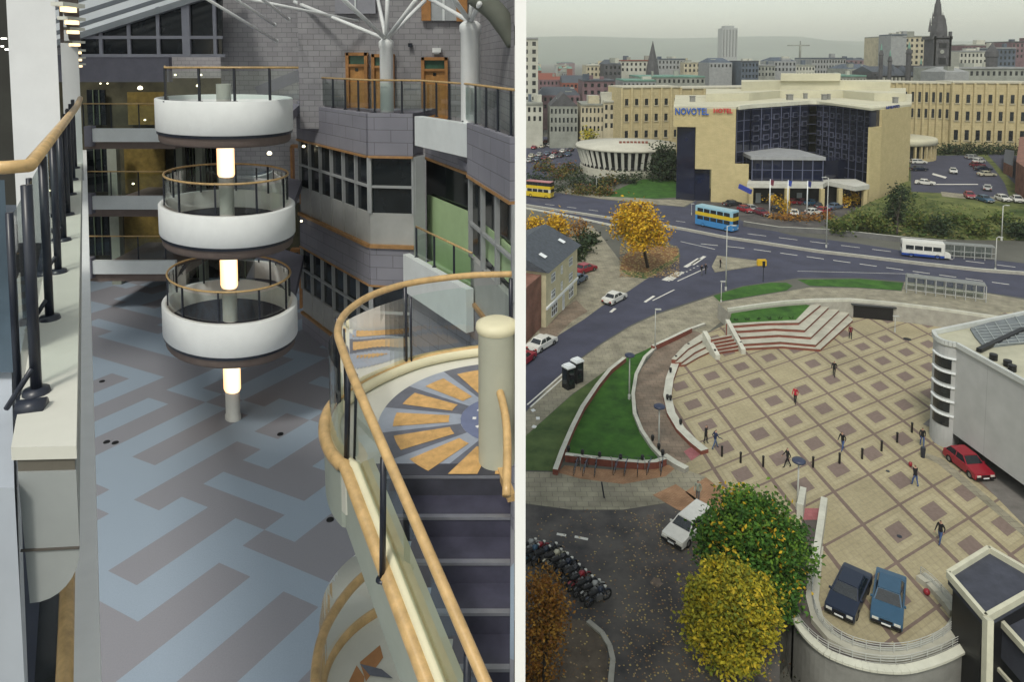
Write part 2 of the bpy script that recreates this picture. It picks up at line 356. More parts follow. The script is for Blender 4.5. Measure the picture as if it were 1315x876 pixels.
b = MB(); fbox(b, 524, 529, 55, 60, 27.4, .15); tag(b.build('wall_sensor', m_dark), 'tiny dark sensor high on the block wall', 'sensor')
uw = thing('upper_window', 'pale upper window with orange timber jambs at the top of the block wall', 'window', (D(565, 10, 27.4).x, 27.4, HZ(27, 27.4)))
b = MB(); fbox(b, 541, 553, -20, 26, 27.35, .2); fbox(b, 586, 600, -20, 27, 27.35, .2); b.build('jamb', m_timber2, uw)
b = MB(); fbox(b, 553, 586, -20, 26, 27.42, .15); fbox(b, 568, 571, -20, 26, 27.38, .1, 1); b.build('pane', [mat('pale blind', (.42, .44, .46), .6, .1, 2), m_white2], uw)
b = MB(); fbox(b, 430, 482, -20, 17, 27.42, .15); fbox(b, 455, 457, -20, 17, 27.38, .1, 1)
tag(b.build('roof_hatch', [mat('grey blind', (.3, .3, .34), .6, .1, 2), m_white2]), 'grey louvred panel at the very top of the block wall left of the slim column', 'panel')
# stair rails in front of the rear block wall
b = MB(); b.beam(D(330, 118, 31), D(385, 96, 31), .06, .5)
tag(b.build('stair_string', m_mauve), 'dark sloping stair edge in front of the rear block wall', 'stair')
# ---- right wing: folded front in plan
wg = thing('office_wing', 'grey block office wing with folded front, strip windows and pale panels', 'building', (D(480, 500, 24.5).x, 24.5, FZ))
WP = [XY(386, 29.6), XY(475, 24.4), XY(532, 24.2)]
WP2 = [XY(532, 24.6), XY(545, 24.9), XY(603, 21.2)]
WP3 = [XY(604, 20.5), XY(690, 16.6)]
def cap(P): return [(min(x, XMAX(y) - .012), y) for x, y in P]
WP3 = cap(WP3)
def band(name, P, z0, z1, th, m, par, proud=0.0, smooth=False):
    b = MB()
    for i in range(len(P) - 1):
        a = Vector((*P[i], 0)); c = Vector((*P[i + 1], 0)); d = (c - a).normalized(); n = Vector((d.y, -d.x, 0))
        if n.y > 0: n = -n
        e = .0
        q = [a + n * proud, c + n * proud, c - n * (th - proud), a - n * (th - proud)]
        b.prism([(v.x, v.y) for v in q], z0, z1)
    return b.build(name, m, par, smooth)
ZL = [34 - 1.92, 34 - 3.42, 34 - 3.50, 34 - 5.50, 34 - 6.62, 34 - 6.74, 34 - 8.10, 34 - 8.16, 34 - 10.0, 34 - 11.0, 34 - 11.1, FZ]
m_panel = mat('pale cladding panel', (.42, .42, .41), .6, .10, 1.2)
m_tb = mat('timber trim', (.4, .22, .09), .5, .2, 5)
m_fr = mat('pale frame', (.36, .37, .38), .5, .06, 3)
def wing(P, zt, zlist, par):
    for nm, z0, z1, th, m, pr in zlist: band(nm, P, z0, z1, th, m, par, pr)
wing(WP, 0, [('parapet_band', ZL[1], ZL[0], .5, m_band, .12), ('timber_trim', ZL[2], ZL[1], .4, m_tb, .16),
    ('glass_strip', ZL[3], ZL[2], .2, m_win, -.06), ('cladding_panel', ZL[4], ZL[3], .4, m_panel, 0), ('timber_trim', ZL[5], ZL[4], .5, m_tb, .14),
    ('block_band', ZL[6], ZL[5], .6, m_band, .06), ('timber_trim', ZL[7], ZL[6], .5, m_tb, .1), ('glass_strip', ZL[8], ZL[7], .2, m_win, -.06),
    ('cladding_panel', ZL[9], ZL[8], .4, m_panel, 0), ('timber_trim', ZL[10], ZL[9], .5, m_tb, .12), ('block_band', ZL[11], ZL[10], .6, m_band, .05)], wg)
def mullions(P, i, n, z0, z1, mids, par, w=.07, first=0):
    a = Vector((*P[i], 0)); c = Vector((*P[i + 1], 0)); d = (c - a).normalized(); nn = Vector((d.y, -d.x, 0)); nn = -nn if nn.y > 0 else nn
    b = MB()
    for k in range(first, n + 1):
        p = a.lerp(c, k / n) + nn * .0; b.box(p.x, p.y, z0, w, .12, z1 - z0, math.atan2(d.y, d.x))
    for z in mids:
        p, q = a + nn * .01 + Vector((0, 0, z)), c + nn * .01 + Vector((0, 0, z)); b.beam(p, q, .1, .08)
    return b.build('window_frame', m_fr, par)
for (z0, z1) in ((ZL[3], ZL[2]), (ZL[8], ZL[7])):
    mullions(WP, 0, 6, z0, z1, [(z0 * .52 + z1 * .48)], wg); mullions(WP, 1, 1, z0, z1, [(z0 * .52 + z1 * .48)], wg, .16)
b = MB()                                                       # joints in cladding
for (z0, z1) in ((ZL[4], ZL[3]), (ZL[9], ZL[8])):
    for k in range(1, 6):
        p = Vector((*WP[0], 0)).lerp(Vector((*WP[1], 0)), k / 6); b.box(p.x, p.y - .02, z0, .03, .05, z1 - z0, -.6)
b.build('panel_joint', m_panel, wg)
b = MB(); b.prism([WP[1], WP[2], XY(560, 27, 200), XY(470, 27, 200)], ZL[0] - .25, ZL[0] - .02); b.prism([XY(386, 29.6), WP[1], XY(470, 27.5), XY(384, 31.9)], ZL[0] - .25, ZL[0] - .02); b.build('gallery_slab', m_mauve, wg)
# pale pier, recess and projecting bay
b = MB(); b.prism([XY(531, 24.1, 260), XY(546, 24.3, 260), XY(546, 24.7, 260), XY(531, 24.6, 260)], 34 - 8.0, 34 - 3.45); b.build('pale_pier', m_fr, wg)
band('recess_band', WP2, 34 - 3.55, 34 - 3.0, .4, m_band, wg, -.05)
band('timber_trim', WP2, 34 - 3.63, 34 - 3.55, .4, m_tb, wg, 0)
band('white_balcony', [XY(536, 23.5, 170), XY(603, 20.6, 170)], 34 - 2.95, 34 - 1.95, .3, m_white2, wg, .1)
band('recess_glass', [XY(548, 25.6, 300), XY(612, 22.2, 300)], 34 - 8.2, 34 - 3.6, .1, m_win, wg, 0)
m_lime = mat('pale green finish', (.42, .56, .32), .6, .08, 1.0)  # plain pale green finish for the recess and bay panels
band('green_panel', [XY(549, 25.2, 300), XY(612, 21.8, 300)], 34 - 7.45, 34 - 5.0, .08, m_lime, wg, 0)
band('recess_floor', [XY(522, 24.0, 330), XY(604, 20.4, 330)], 34 - 7.45, 34 - 7.30, 1.6, m_lime, wg, -.02)
band('white_balcony', [XY(522, 23.6, 350), XY(603, 19.9, 350)], 34 - 8.05, 34 - 6.75, .25, m_white2, wg, .12)
z = 34 - 6.75; p0 = XY(535, 23.2, 330); p1 = XY(606, 20.0, 330)
rail_run('', '', [(p0[0], p0[1], z), (p1[0], p1[1], z)], 1.05, 1.35, par=wg)
band('block_band', [XY(522, 24.4, 350), XY(603, 20.9, 350)], FZ, 34 - 8.05, .4, m_band, wg, 0)
band('projecting_band', WP3, 34 - 3.45, 34 - 1.9, .17, m_band, wg, .1)
band('timber_trim', WP3, 34 - 3.53, 34 - 3.45, .17, m_tb, wg, .13)
band('glass_strip', cap([XY(606, 20.9), XY(690, 17.2)]), 34 - 5.95, 34 - 3.53, .1, m_win, wg, 0)
band('green_panel', cap([XY(612, 20.75, 290), XY(690, 17.0, 290)]), 34 - 5.7, 34 - 4.75, .06, m_lime, wg, .04)
band('cladding_panel', WP3, 34 - 7.2, 34 - 5.95, .17, m_panel, wg, 0)
band('timber_trim', WP3, 34 - 7.3, 34 - 7.2, .17, m_tb, wg, .1)
band('block_band', WP3, FZ, 34 - 7.3, .17, m_band, wg, .02)
mullions(WP3, 0, 3, 34 - 5.95, 34 - 3.53, [34 - 4.9], wg, .1)
b = MB(); b.prism([XY(603, 20.5, 200), (XMAX(17) - .012, 17.2), (XMAX(22) - .012, 22), XY(560, 26, 200)], 34 - 3.4, 34 - 3.2); b.build('gallery_slab', m_mauve, wg)
for k_, zb_ in enumerate((HZ(125, 22) - 1.0, HZ(259, 22) - .94, HZ(385, 22) - 1.0)):
    b = MB(); b.prism([(AX[0] - .6, AX[1] + 1.9), (AX[0] + 1.7, AX[1] + .8), (WP[0][0] + .1, WP[0][1] - .1), (WP[0][0] - 2.4, 31.6)], zb_ - .05, zb_ + .3); b.build('bridge_deck', m_mauve, wg)
    b = MB(); fbox(b, 373, 376, (188, 322, 448)[k_], (262, 396, 500)[k_], 30.2, .3); fbox(b, 384, 387, (188, 322, 448)[k_], (262, 396, 500)[k_], 30.2, .3); fbox(b, 373, 387, (186, 320, 446)[k_], (190, 324, 450)[k_], 30.2, .3); b.build('door_frame', m_timber2, wg)
# upper gallery rail
z = ZL[0] + .01
pts = [(*XY(386, 29.3, 140), z), (*XY(475, 24.6, 140), z), (*XY(540, 24.1, 140), z), (*XY(603, 20.7, 140), z), (*cap([XY(690, 16.9, 140)])[0], z)]
rail_run('railing', 'long timber topped upper gallery railing in front of the orange doors', pts, 1.15, 1.05)
# round white columns carrying branching roof struts
def tree_col(x, Y, rpx, ytop, ybase, lab, br):
    p = D(x, ytop, Y); zb = HZ(ybase, Y); t = thing('roof_column', lab, 'column', (p.x, Y, zb)); r = rpx * Y / F
    b = MB(); b.lathe([(.001, p.z - zb + r * .4), (r * .7, p.z - zb + r * .25), (r, p.z - zb), (r * 1.12, p.z - zb - .06), (r * 1.12, p.z - zb - .22), (r, p.z - zb - .28), (r, 0)], (p.x, Y, zb), 24); b.build('shaft', m_white, t, True)
    for (dx, dy, dY) in br:
        q = D(x + dx, ytop + dy, Y + dY)
        b = MB(); b.tube([(p.x, Y, p.z + .05), q], .075, 8); b.build('strut', m_white, t, True)
    return t
tree_col(496, 24.9, 8.6, 52, 152, 'slim round white column with branching roof struts at the gallery corner', [(-118, -50, 3), (-60, -58, -3), (2, -70, 0), (38, -52, -2), (50, -52, 1), (-12, -60, 3)])
tree_col(604, 21.2, 12.6, 30, 158, 'thicker round white column with roof struts nearer the white wall', [(-52, -32, 2), (-26, -38, -2), (4, -60, 0), (12, -26, -2)])
# free struts at the upper left of the columns
for k, (x0, y0, x1, y1, l) in enumerate(((262, -4, 355, 52, 'lowest'), (296, -6, 352, 31, 'middle'), (334, -4, 370, 24, 'highest'), (268, -12, 460, 27, 'longest'))):
    b = MB(); b.tube([D(x0, y0, 24), D(x1, y1, 27.2)], .06, 8)
    if l != 'longest': b.tube([D(x1, y1, 27.2), D(x1 + 1, y1 + .3, 27.25)], .08, 8)
    tag(b.build('roof_strut', m_white, None, True), '%s of the white steel struts below the glass roof' % l, 'strut')
# ---- sloping roof over the rear, translucent ribbed panels
m_poly = bpy.data.materials.new('translucent roof sheet'); m_poly.use_nodes = True; n_ = m_poly.node_tree; n_.nodes.clear()
o_ = n_.nodes.new('ShaderNodeOutputMaterial'); t_ = n_.nodes.new('ShaderNodeBsdfTranslucent'); d_ = n_.nodes.new('ShaderNodeBsdfDiffuse'); x_ = n_.nodes.new('ShaderNodeMixShader')
t_.inputs[0].default_value = (.85, .88, .9, 1); d_.inputs[0].default_value = (.7, .72, .74, 1); x_.inputs[0].default_value = .35
n_.links.new(t_.outputs[0], x_.inputs[1]); n_.links.new(d_.outputs[0], x_.inputs[2]); n_.links.new(x_.outputs[0], o_.inputs[0])
rf = thing('glazed_roof', 'sloping translucent roof with grey ribs over the far end of the atrium', 'roof', (D(170, 30, 31).x, 31, HZ(30, 31)))
A0, A1 = D(60, 57, 31.2), D(300, -20, 31.2); sl = Vector((A1.x - A0.x, 0, A1.z - A0.z))
def RP(u, Y): return Vector((A0.x + sl.x * u, Y, A0.z + sl.z * u))
for k in range(7):
    y0 = 31.2 - k * 1.9; b = MB()
    N = 10
    for j in range(N):
        for s2 in range(6):
            ya, yb_ = y0 - 1.86 * s2 / 6, y0 - 1.86 * (s2 + 1) / 6; h0, h1 = .16 * math.sin(math.pi * s2 / 6), .16 * math.sin(math.pi * (s2 + 1) / 6)
            b.face([RP(j / N, ya) + Vector((0, 0, h0)), RP((j + 1) / N, ya) + Vector((0, 0, h0)), RP((j + 1) / N, yb_) + Vector((0, 0, h1)), RP(j / N, yb_) + Vector((0, 0, h1))])
    b.build('roof_sheet', m_poly, rf, True)
    b = MB(); b.beam(RP(0, y0) - Vector((0, 0, .08)), RP(1.0, y0) - Vector((0, 0, .08)), .1, .16); b.build('rib', mat('roof rib grey', (.3, .32, .35), .5, .05, 3), rf)
b = MB(); b.beam(RP(-.02, 31.0) - Vector((0, 0, .16)), RP(1.0, 31.0) - Vector((0, 0, .16)), .5, .26); b.build('edge_beam', mat('edge beam', (.38, .4, .42), .5, .05, 3), rf)
# near glazed strip of roof (glass over the middle of the hall)
gr = thing('glass_roof', 'clear glass roof with white bars high over the middle of the atrium', 'roof', (-10, 15, 41))
b = MB(); b.face([(-24, 2, 41), (-.1, 2, 41), (0, 31, 41), (-24, 31, 41)]); b.build('glass', glass('roof glass', (.92, .95, .95), .1), gr)
b = MB()
for k in range(9): b.box(-21.6 + k * 2.6, 16.5, 41.02, .1, 29, .12)
b.build('glazing_bar', m_white, gr)
b = MB(); P = [D(610, -6, 20), D(640, 20, 20), D(661, 58, 20), D(690, 120, 20)]
pp = smooth_path([(p.x if p.x < 0 else XMAX(20) - .02, 19.6, p.z) for p in P[:3]], 6); b.tube(pp, [.32] * (len(pp) - 5) + [.3, .26, .24, .22, .2], 10)
tag(b.build('curved_duct', mat('green grey duct', (.17, .18, .15), .6, .1, 2), None, True), 'dark curved roof beam at the top corner against the white wall', 'beam')
# enclosing walls out of view
b = MB(); b.prism([(-27, 1), (-26.6, 1), (-26.6, 40), (-27, 40)], FZ, 41); tag(b.build('side_wall', m_block), 'outer side wall of the atrium beyond the left gallery', 'wall')
b = MB(); b.prism([(-27, 39.7), (.16, 39.7), (.16, 40), (-27, 40)], 0, 41); tag(b.build('end_wall', m_block), 'outer end wall closing the back of the atrium', 'wall')

# ---- left gallery
gd = Vector((-.528, .849, 0))
m_pl = mat('pale grey plaster', (.66, .67, .68), .7, .06, 1.5)
m_cream = mat('cream ledge', (.62, .62, .56), .55, .05, 2)
m_grey = mat('grey metal panel', (.30, .32, .32), .5, .08, 2)
lg = thing('left_gallery', 'near gallery edge with cream ledge, grey curved fascia and lower white ledge', 'gallery', (-1.9, 2.6, 31.8))
ZLg = 34 - 1.46
def gpt(x, y, z): p = G(x, y, z); return (p.x, p.y)
# ledge body: near end face at pixel rows 575-795
n0, n1 = G(14, 575, ZLg), G(98, 573, ZLg); f1 = G(105.5, 172, ZLg); dl = (f1 - n1)
f0 = Vector((n0.x + dl.x, n0.y + dl.y, ZLg))
b = MB(); b.prism([(n0.x, n0.y), (n1.x, n1.y), (f1.x, f1.y), (f0.x, f0.y)], ZLg - .05, ZLg); b.build('ledge_top', m_cream, lg)
b = MB(); i0 = n0.lerp(n1, .06); i1 = n0.lerp(n1, .94); b.prism([(i0.x, i0.y + .01), (i1.x, i1.y + .01), (i1.x + dl.x, i1.y + dl.y), (i0.x + dl.x, i0.y + dl.y)], ZLg - .1, ZLg - .05); b.build('slot', mat('brown slot', (.12, .11, .09), .7, .1, 4), lg)
w = (n1 - n0).length; ex = (n1 - n0).normalized()
prof = [(0.02, -.10), (w - .005, -.10), (w - .005, -.40)]
for k in range(9): t = math.pi / 2 * k / 8; prof.append((.04 + (w - .045) * math.cos(t), -.40 - .22 * math.sin(t)))
b = MB(); N = len(prof); ia = len(b.v)
ring = [[n0 + ex * u + Vector((0, 0, v)) + dl * t for (u, v) in prof] for t in (0, 1)]
b.face(list(reversed(ring[0])), 0); b.face(ring[1], 0)
for k in range(N): l = (k + 1) % N; b.face([ring[0][k], ring[0][l], ring[1][l], ring[1][k]], 0)
b.build('fascia', m_grey, lg)
b = MB(); q0 = n0 + ex * .02 + Vector((0, -.004, -.405)); q1 = n0 + ex * (w - .004) + Vector((0, -.004, -.40)); b.beam(q0, q1, .006, .008); b.build('fascia_joint', mat('joint brown', (.09, .08, .07), .7, 0), lg)
# lower white ledge (one storey down)
z2 = 34 - 4.9
a0, a1, c0, c1 = G(92, 930, z2), G(131, 930, z2), G(106, 172, z2), G(110.5, 172, z2)
b = MB(); b.prism([(a0.x, a0.y), (a1.x, a1.y), (c1.x, c1.y), (c0.x - .4, c0.y)], z2 - .5, z2); b.build('lower_ledge', m_white, lg)
b = MB(); b.prism([(a0.x - .9, a0.y), (a0.x + .01, a0.y), (c0.x - .3, c0.y), (c0.x - 1.3, c0.y)], z2 - .9, z2 - .02); b.build('lower_floor', mat('dark slab', (.06, .07, .1), .8, .1, 2), lg)
b = MB(); b.tube([G(82, 900, 34 - 4.0), G(86, 770, 34 - 4.0), G(94, 500, 34 - 4.0)], .05, 8); b.build('handrail', m_timber, lg, True)
b = MB(); b.beam(G(62, 900, 34 - 4.2), G(70, 700, 34 - 4.2), .14, .3); b.build('glass_panel', m_win, lg)
# grey wall below left, gallery floor, near dark glass
b = MB(); s0, s1 = D(-30, 600, 2.45), D(17, 600, 2.45); s2_ = D(38, 876, 2.45)
b.prism([(s0.x - .4, 2.45), (s1.x, 2.45), XY(30, 5.2, 700), (s0.x - 4, 5.2)], 34 - 3.4, ZLg - .12); b.build('near_pier', mat('blue grey wall', (.42, .46, .52), .7, .06, 2), lg)
b = MB(); fl = [Vector((n0.x, n0.y - 1.5, 0)), Vector((n0.x - 4, n0.y - 1.5, 0)), Vector((n0.x + dl.x - 4, n0.y + dl.y, 0)), Vector((n0.x + dl.x, n0.y + dl.y, 0))]
b.prism([(p.x, p.y) for p in fl], 34 - 1.75, 34 - 1.6); b.build('gallery_floor', mat('gallery carpet', (.09, .11, .14), .9, .15, 3), lg)
# balustrade of the near gallery
bs = []
for (x, y) in ((47, 505), (64, 410), (75, 350), (82, 309), (87.5, 276), (91.5, 250), (94.5, 231), (97, 216), (99, 204)):
    p = G(x, y, ZLg); bs.append(p)
pts = [p + Vector((-.10, 0, 0)) for p in bs]
rl = thing('railing', 'near timber handrail on thick dark posts along the left gallery', 'railing', bs[0])
for p in bs:
    b = MB(); top = Vector((p.x - .02, p.y, ZLg + .93))
    b.tube([p + Vector((0, 0, .01)), p + Vector((-.0, 0, .92))], .022, 10); b.lathe([(.001, .03), (.05, .02), (.055, .0)], p, 14)
    b.tube([p + Vector((-.12, -.02, -.06)), p + Vector((.0, -.02, .12))], .012, 6); b.build('post', m_dark, rl, True)
    b = MB(); b.tube([p + Vector((-.08, 0, .02)), p + Vector((-.08, 0, .80))], .016, 6); b.build('clamp_bar', m_dark, rl, True)
hp = [G(-40, 215, 34 - .52), G(21, 215, 34 - .52), G(80, 160, 34 - .52)]
hp = [Vector((hp[0].x, hp[0].y, 34 - .52)), Vector((hp[1].x - .06, hp[1].y, 34 - .52)), hp[1] + Vector((.02, .06, 0)), hp[2], G(99, 136, 34 - .52), G(103, 126, 34 - .52)]
b = MB(); b.tube(hp, .032, 12); b.build('handrail', m_timber, rl, True)
b = MB(); A_ = [p + Vector((-.06, 0, .05)) for p in bs]; B_ = [p + Vector((-.06, 0, .8)) for p in bs]; b.strip(A_, B_); b.build('glass_panel', m_glass, rl)
p = G(22, 527, ZLg); b = MB(); b.tube([p, p + Vector((.10, .03, 0))], .04, 12); b.build('glass_clamp', m_dark, rl, True)
# near return of the balustrade to the left: dark glass
b = MB(); q0 = hp[1] + Vector((0, 0, -.06)); q1 = Vector((q0.x - 1.2, q0.y, q0.z)); b.strip([q0, q1], [q0 - Vector((0, 0, .95)), q1 - Vector((0, 0, .95))]); b.build('tinted_panel', mat('blue tinted screen', (.07, .10, .13), .3, .2, 2), rl)
# piers above the gallery
def pier(x0, x1, Y, d, z0, z1, m, lab):
    a, c = XY(x0, Y, 120), XY(x1, Y, 120); b = MB(); c2_ = XY(x1, Y + d, 120); a2_ = XY(x0, Y + d, 120); b.prism([a, c, c2_, a2_], z0, z1); return tag(b.build('pier', m), lab, 'pier')
pier(14, 76, 6.3, .6, 32.3, 38, m_pl, 'broad pale plaster pier above the near timber handrail')
pier(80.5, 103, 9.6, .5, 32.3, 34.0 + 2.0, m_pl, 'narrow pale plaster pier behind the broad one')
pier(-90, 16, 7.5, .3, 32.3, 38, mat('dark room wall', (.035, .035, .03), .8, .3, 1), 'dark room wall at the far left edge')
b = MB(); b.prism([XY(76, 7.2, 20), XY(81, 7.2, 20), XY(81, 8.8, 20), XY(76, 8.8, 20)], 34.2, 37); tag(b.build('wall_strip', m_taupe), 'dark brown strip between the two pale piers', 'trim')
sf = thing('light_soffit', 'cream stepped soffit holding a receding row of lit downlights', 'ceiling', (D(95, 20, 8).x, 8, 35))
S0 = []
for k, (x, y) in enumerate(((88, 15), (92.5, 31), (94, 43), (96, 59), (98, 69), (99, 78), (100, 86))):
    Y = 5.2 + k * 1.15; p = D(x, y, Y); S0.append(p)
    b = MB(); b.box(p.x, p.y, p.z, .05 + .006 * k, .12, .035); b.build('lamp_disc', mat('warm downlight', (1, .74, .42), .4, 0, emit=1.5), sf)
    b = MB(); b.box(p.x, p.y, p.z + .037, .09 + .006 * k, .26, .03); b.build('lamp_frame', m_cream, sf)
b = MB()
for k in range(6): b.beam(S0[k] + Vector((0, 0, .14)), S0[k + 1] + Vector((0, 0, .11)), .12, .05)
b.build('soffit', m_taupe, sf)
for k, (x, y, w_) in enumerate(((5, 50, 8), (3, 60, 3), (9, 64, 5))):
    p = D(x, y, 7.2); b = MB(); b.box(p.x, p.y, p.z, w_ * .006, .02, .015); tag(b.build('strip_light', mat('cool lamp', (1, 1, .9), .4, 0, emit=3)), ['long', 'short upper', 'short lower'][k] + ' strip light in the dark room at the far left', 'lamp')

# ---- stair and landing at the lower right of the hall
ZS = 34 - 3.43
sg = thing('grand_stair', 'curved stair landing with inlaid fan floor and dark steps going down', 'staircase', (*XY(600, 6.5, 550), ZS - .3))
cx_, cy_ = G(650, 538, ZS).xy
outer = [G(x, y, ZS) for x, y in ((661, 452), (620, 455), (570, 462), (530, 471), (495, 484), (462, 500), (436, 518), (420, 540), (417, 565), (425, 590), (443, 610))]
outer[0].x = XMAX(outer[0].y) - .02
op = smooth_path(outer, 6)
edge_y = G(560, 611, ZS).y
pl = [(p.x, p.y) for p in op] + [(G(478, 611, ZS).x, edge_y), (XMAX(5) - .015, edge_y)]
b = MB(); b.prism(pl, ZS - .35, ZS); b.build('landing', m_cream, sg)
# fan inlay
def fan(b, r0, r1, a0, a1, z, m, n=8):
    for k in range(n):
        s, t = a0 + (a1 - a0) * k / n, a0 + (a1 - a0) * (k + 1) / n
        P = [Vector((cx_ + r * math.cos(q), cy_ + r * math.sin(q), z)) for r, q in ((r0, s), (r1, s), (r1, t), (r0, t))]
        P = clip(P, lambda p: XMAX(p.y) - .02 - p.x); P = clip(P, lambda p: p.y - edge_y - .01) if len(P) > 2 else P
        if len(P) > 2: b.face(P, m)
Rr = (G(487, 538, ZS) - Vector((cx_, cy_, ZS))).length
b = MB(); N = 16
for k in range(N):
    a0 = rad(80) + k * 2 * math.pi / N; a1 = a0 + 2 * math.pi / N; mm = 0 if k % 2 else 1
    fan(b, Rr * .36, Rr, a0, a1, ZS + .004, mm)
    g_ = (a1 - a0) * .2; fan(b, Rr * .45, Rr * .88, a0 + g_, a1 - g_, ZS + .008, 2)
fan(b, 0.0, Rr * .36, 0, 2 * math.pi, ZS + .004, 3, 32)
for k in range(12):
    t = 2 * math.pi * k / 12; p = Vector((cx_ + Rr * .25 * math.cos(t), cy_ + Rr * .25 * math.sin(t), 0)); b.box(p.x, p.y, ZS + .0, .035, .035, .009, t, 4)
b.build('inlaid_floor', [mat('slate inlay', (.14, .15, .19), .4, .15, 6), mat('blue grey inlay', (.33, .37, .45), .4, .1, 6), mat('orange inlay', (.62, .38, .15), .45, .2, 12), mat('blue boss', (.17, .20, .33), .35, .1, 6), m_white], sg)
b = MB(); b.prism([(lx_ := G(478, 611, ZS).x, edge_y - .004), (XMAX(5) - .016, edge_y - .004), (XMAX(5) - .016, edge_y + .16), (lx_, edge_y + .16)], ZS - .36, ZS + .005); b.build('edge_strip', mat('slate edge', (.05, .052, .07), .45, .2, 5), sg)
# steps, going down towards the near gallery
m_step = mat('dark rubber tread', (.055, .055, .085), .35, .25, 5); m_nose = mat('metal nosing', (.3, .31, .36), .3, .1, 8, metal=.6)
lx = G(478, 611, ZS).x
for k in range(8):
    z = ZS - .002 - .165 * k; y1 = edge_y + .01 - .275 * (k - 1) if k else edge_y + .28; y0 = edge_y - .275 * k
    xl = lx + .184 * k
    if k: 
        b = MB(); b.prism([(xl, y0), (XMAX(y0) - .015, y0), (XMAX(y1) - .015, y1), (xl, y1)], z - .2, z); b.build('tread', m_step, sg)
    b = MB(); b.prism([(xl, y0 - .012), (XMAX(y0) - .016, y0 - .012), (XMAX(y0) - .016, y0 + .03), (xl, y0 + .03)], z - .018, z + .004); b.build('nosing', m_nose, sg)
# rim round the landing and sloping string of the stair
rim = [p + Vector((0, 0, .06)) for p in op[:-2]]
sdir_ = Vector((.67, -1, -.165 / .275))
st0 = G(443, 606, ZS) + Vector((0, 0, .06)); string = [st0 + sdir_ * t for t in (0, .6, 1.2, 1.8, 2.4)]
b = MB(); b.tube(rim + string, .055, 10); b.build('timber_rim', m_timber, sg, True)
b = MB(); b.tube([p + Vector((.10, -.02, -.01)) for p in rim + string], .05, 8); b.build('cream_kerb', mat('cream kerb', (.66, .63, .45), .5, .06, 3), sg, True)
wl = rim + string
b = MB(); b.strip([p + Vector((-.01, 0, .0)) for p in wl], [p + Vector((0, 0, -.55)) for p in wl]); b.strip([p + Vector((.1, 0, .0)) for p in wl], [p + Vector((.1, 0, -.55)) for p in wl]); b.strip([p + Vector((.0, 0, -.55)) for p in wl], [p + Vector((.1, 0, -.55)) for p in wl])
b.build('string', mat('sage panel', (.36, .4, .36), .6, .08, 2), sg, True)
b = MB(); A_ = [st0 + sdir_ * t + Vector((.13, 0, -.0)) for t in (0, 2.4)]; b.beam(A_[0] + Vector((.05, 0, 0)), A_[1] + Vector((.05, 0, 0)), .10, .12); b.build('inner_string', mat('cream kerb', (.66, .63, .45)), sg)
# curved handrail
hr = [G(x, y, ZS + .95) for x, y in ((661, 352), (600, 354), (530, 363), (480, 378), (446, 400), (434, 424), (441, 452))]
hr[0].x = XMAX(hr[0].y) - .02
slope0 = G(459, 498, ZS + .90)
hr2 = smooth_path(hr + [slope0], 6)
post2 = G(491, 745, ZS - .38)
tail = [slope0 + (Vector((post2.x + .03, post2.y, ZS - .38 + .95)) - slope0) * t for t in ()]+[slope0 + sdir_ * t for t in (.4, 1.0, 1.7, 2.4)]
ch = thing('handrail', 'thick curved timber handrail sweeping round the landing and down the stair', 'handrail', st0)
b = MB(); b.tube(hr2 + tail, .036, 12); b.build('rail', m_timber, ch, True)
for (x, y, zz, lean) in ((521, 468, ZS, 0), (445, 594, ZS, .03), (656, 453, ZS, 0), (435, 520, ZS, 0)):
    p = G(x, y, zz + .06); b = MB(); b.tube([p, p + Vector((lean, 0, .87))], .024, 8); b.lathe([(.001, .02), (.045, .015), (.05, 0)], p, 12)
    b.tube([p + Vector((.06, .02, 0)), p + Vector((.06 + lean, .02, .75))], .012, 6); b.build('post', m_dark, ch, True)
for t in (0.0, 1.0):
    p = post2 + sdir_ * t; b = MB(); b.tube([p, p + Vector((.02, 0, .93))], .024, 8); b.lathe([(.001, .02), (.045, .015), (.05, 0)], p, 12); b.build('post', m_dark, ch, True)
b = MB(); gp = op[2:-3]; b.strip([p + Vector((.05, 0, .1)) for p in gp], [p + Vector((.05, 0, .82)) for p in gp])
A_ = [st0 + sdir_ * t + Vector((.08, 0, .08)) for t in (0, 2.4)]; b.strip(A_, [p + Vector((0, 0, .72)) for p in A_]); b.build('glass_panel', m_glass, ch, True)
# newel drum
nb = G(638, 592, ZS); b = MB(); b.lathe([(.001, 1.22), (.12, 1.22), (.165, 1.19), (.17, 1.16), (.155, 1.12), (.155, 0)], nb, 28, 0)
nw = thing('newel_drum', 'pale cylindrical newel drum with a rounded cream cap on the landing', 'newel', nb); b.build('drum', mat('newel green cream', (.5, .51, .42), .5, .05, 3), nw, True)
b = MB(); b.lathe([(.001, 1.235), (.12, 1.235), (.172, 1.21), (.178, 1.17), (.165, 1.14)], nb, 28); b.build('cap', mat('cream cap', (.7, .66, .47), .5, .05, 3), nw, True)
ih = thing('handrail', 'short inner timber handrail curling down from the newel drum', 'handrail', nb)
p0 = G(622, 433, ZS + .95); e = G(661, 540, ZS + .55)
pts = smooth_path([p0 + Vector((.10, .03, .0)), p0 + Vector((.02, .03, .02)), p0 + Vector((-.015, -.03, .01)), p0.lerp(Vector((XMAX(5) - .05, e.y, e.z)), .35), Vector((XMAX(5) - .05, e.y, e.z)), Vector((XMAX(4.6) - .04, e.y - .5, e.z - .3))], 6)
b = MB(); b.tube(pts, .033, 10); b.build('rail', m_timber, ih, True)
p = G(650, 592, ZS); b = MB(); b.tube([p, p + Vector((0, 0, .75))], .022, 8); b.lathe([(.001, .02), (.05, .015), (.05, 0)], p, 12); b.build('post', m_dark, ih, True)
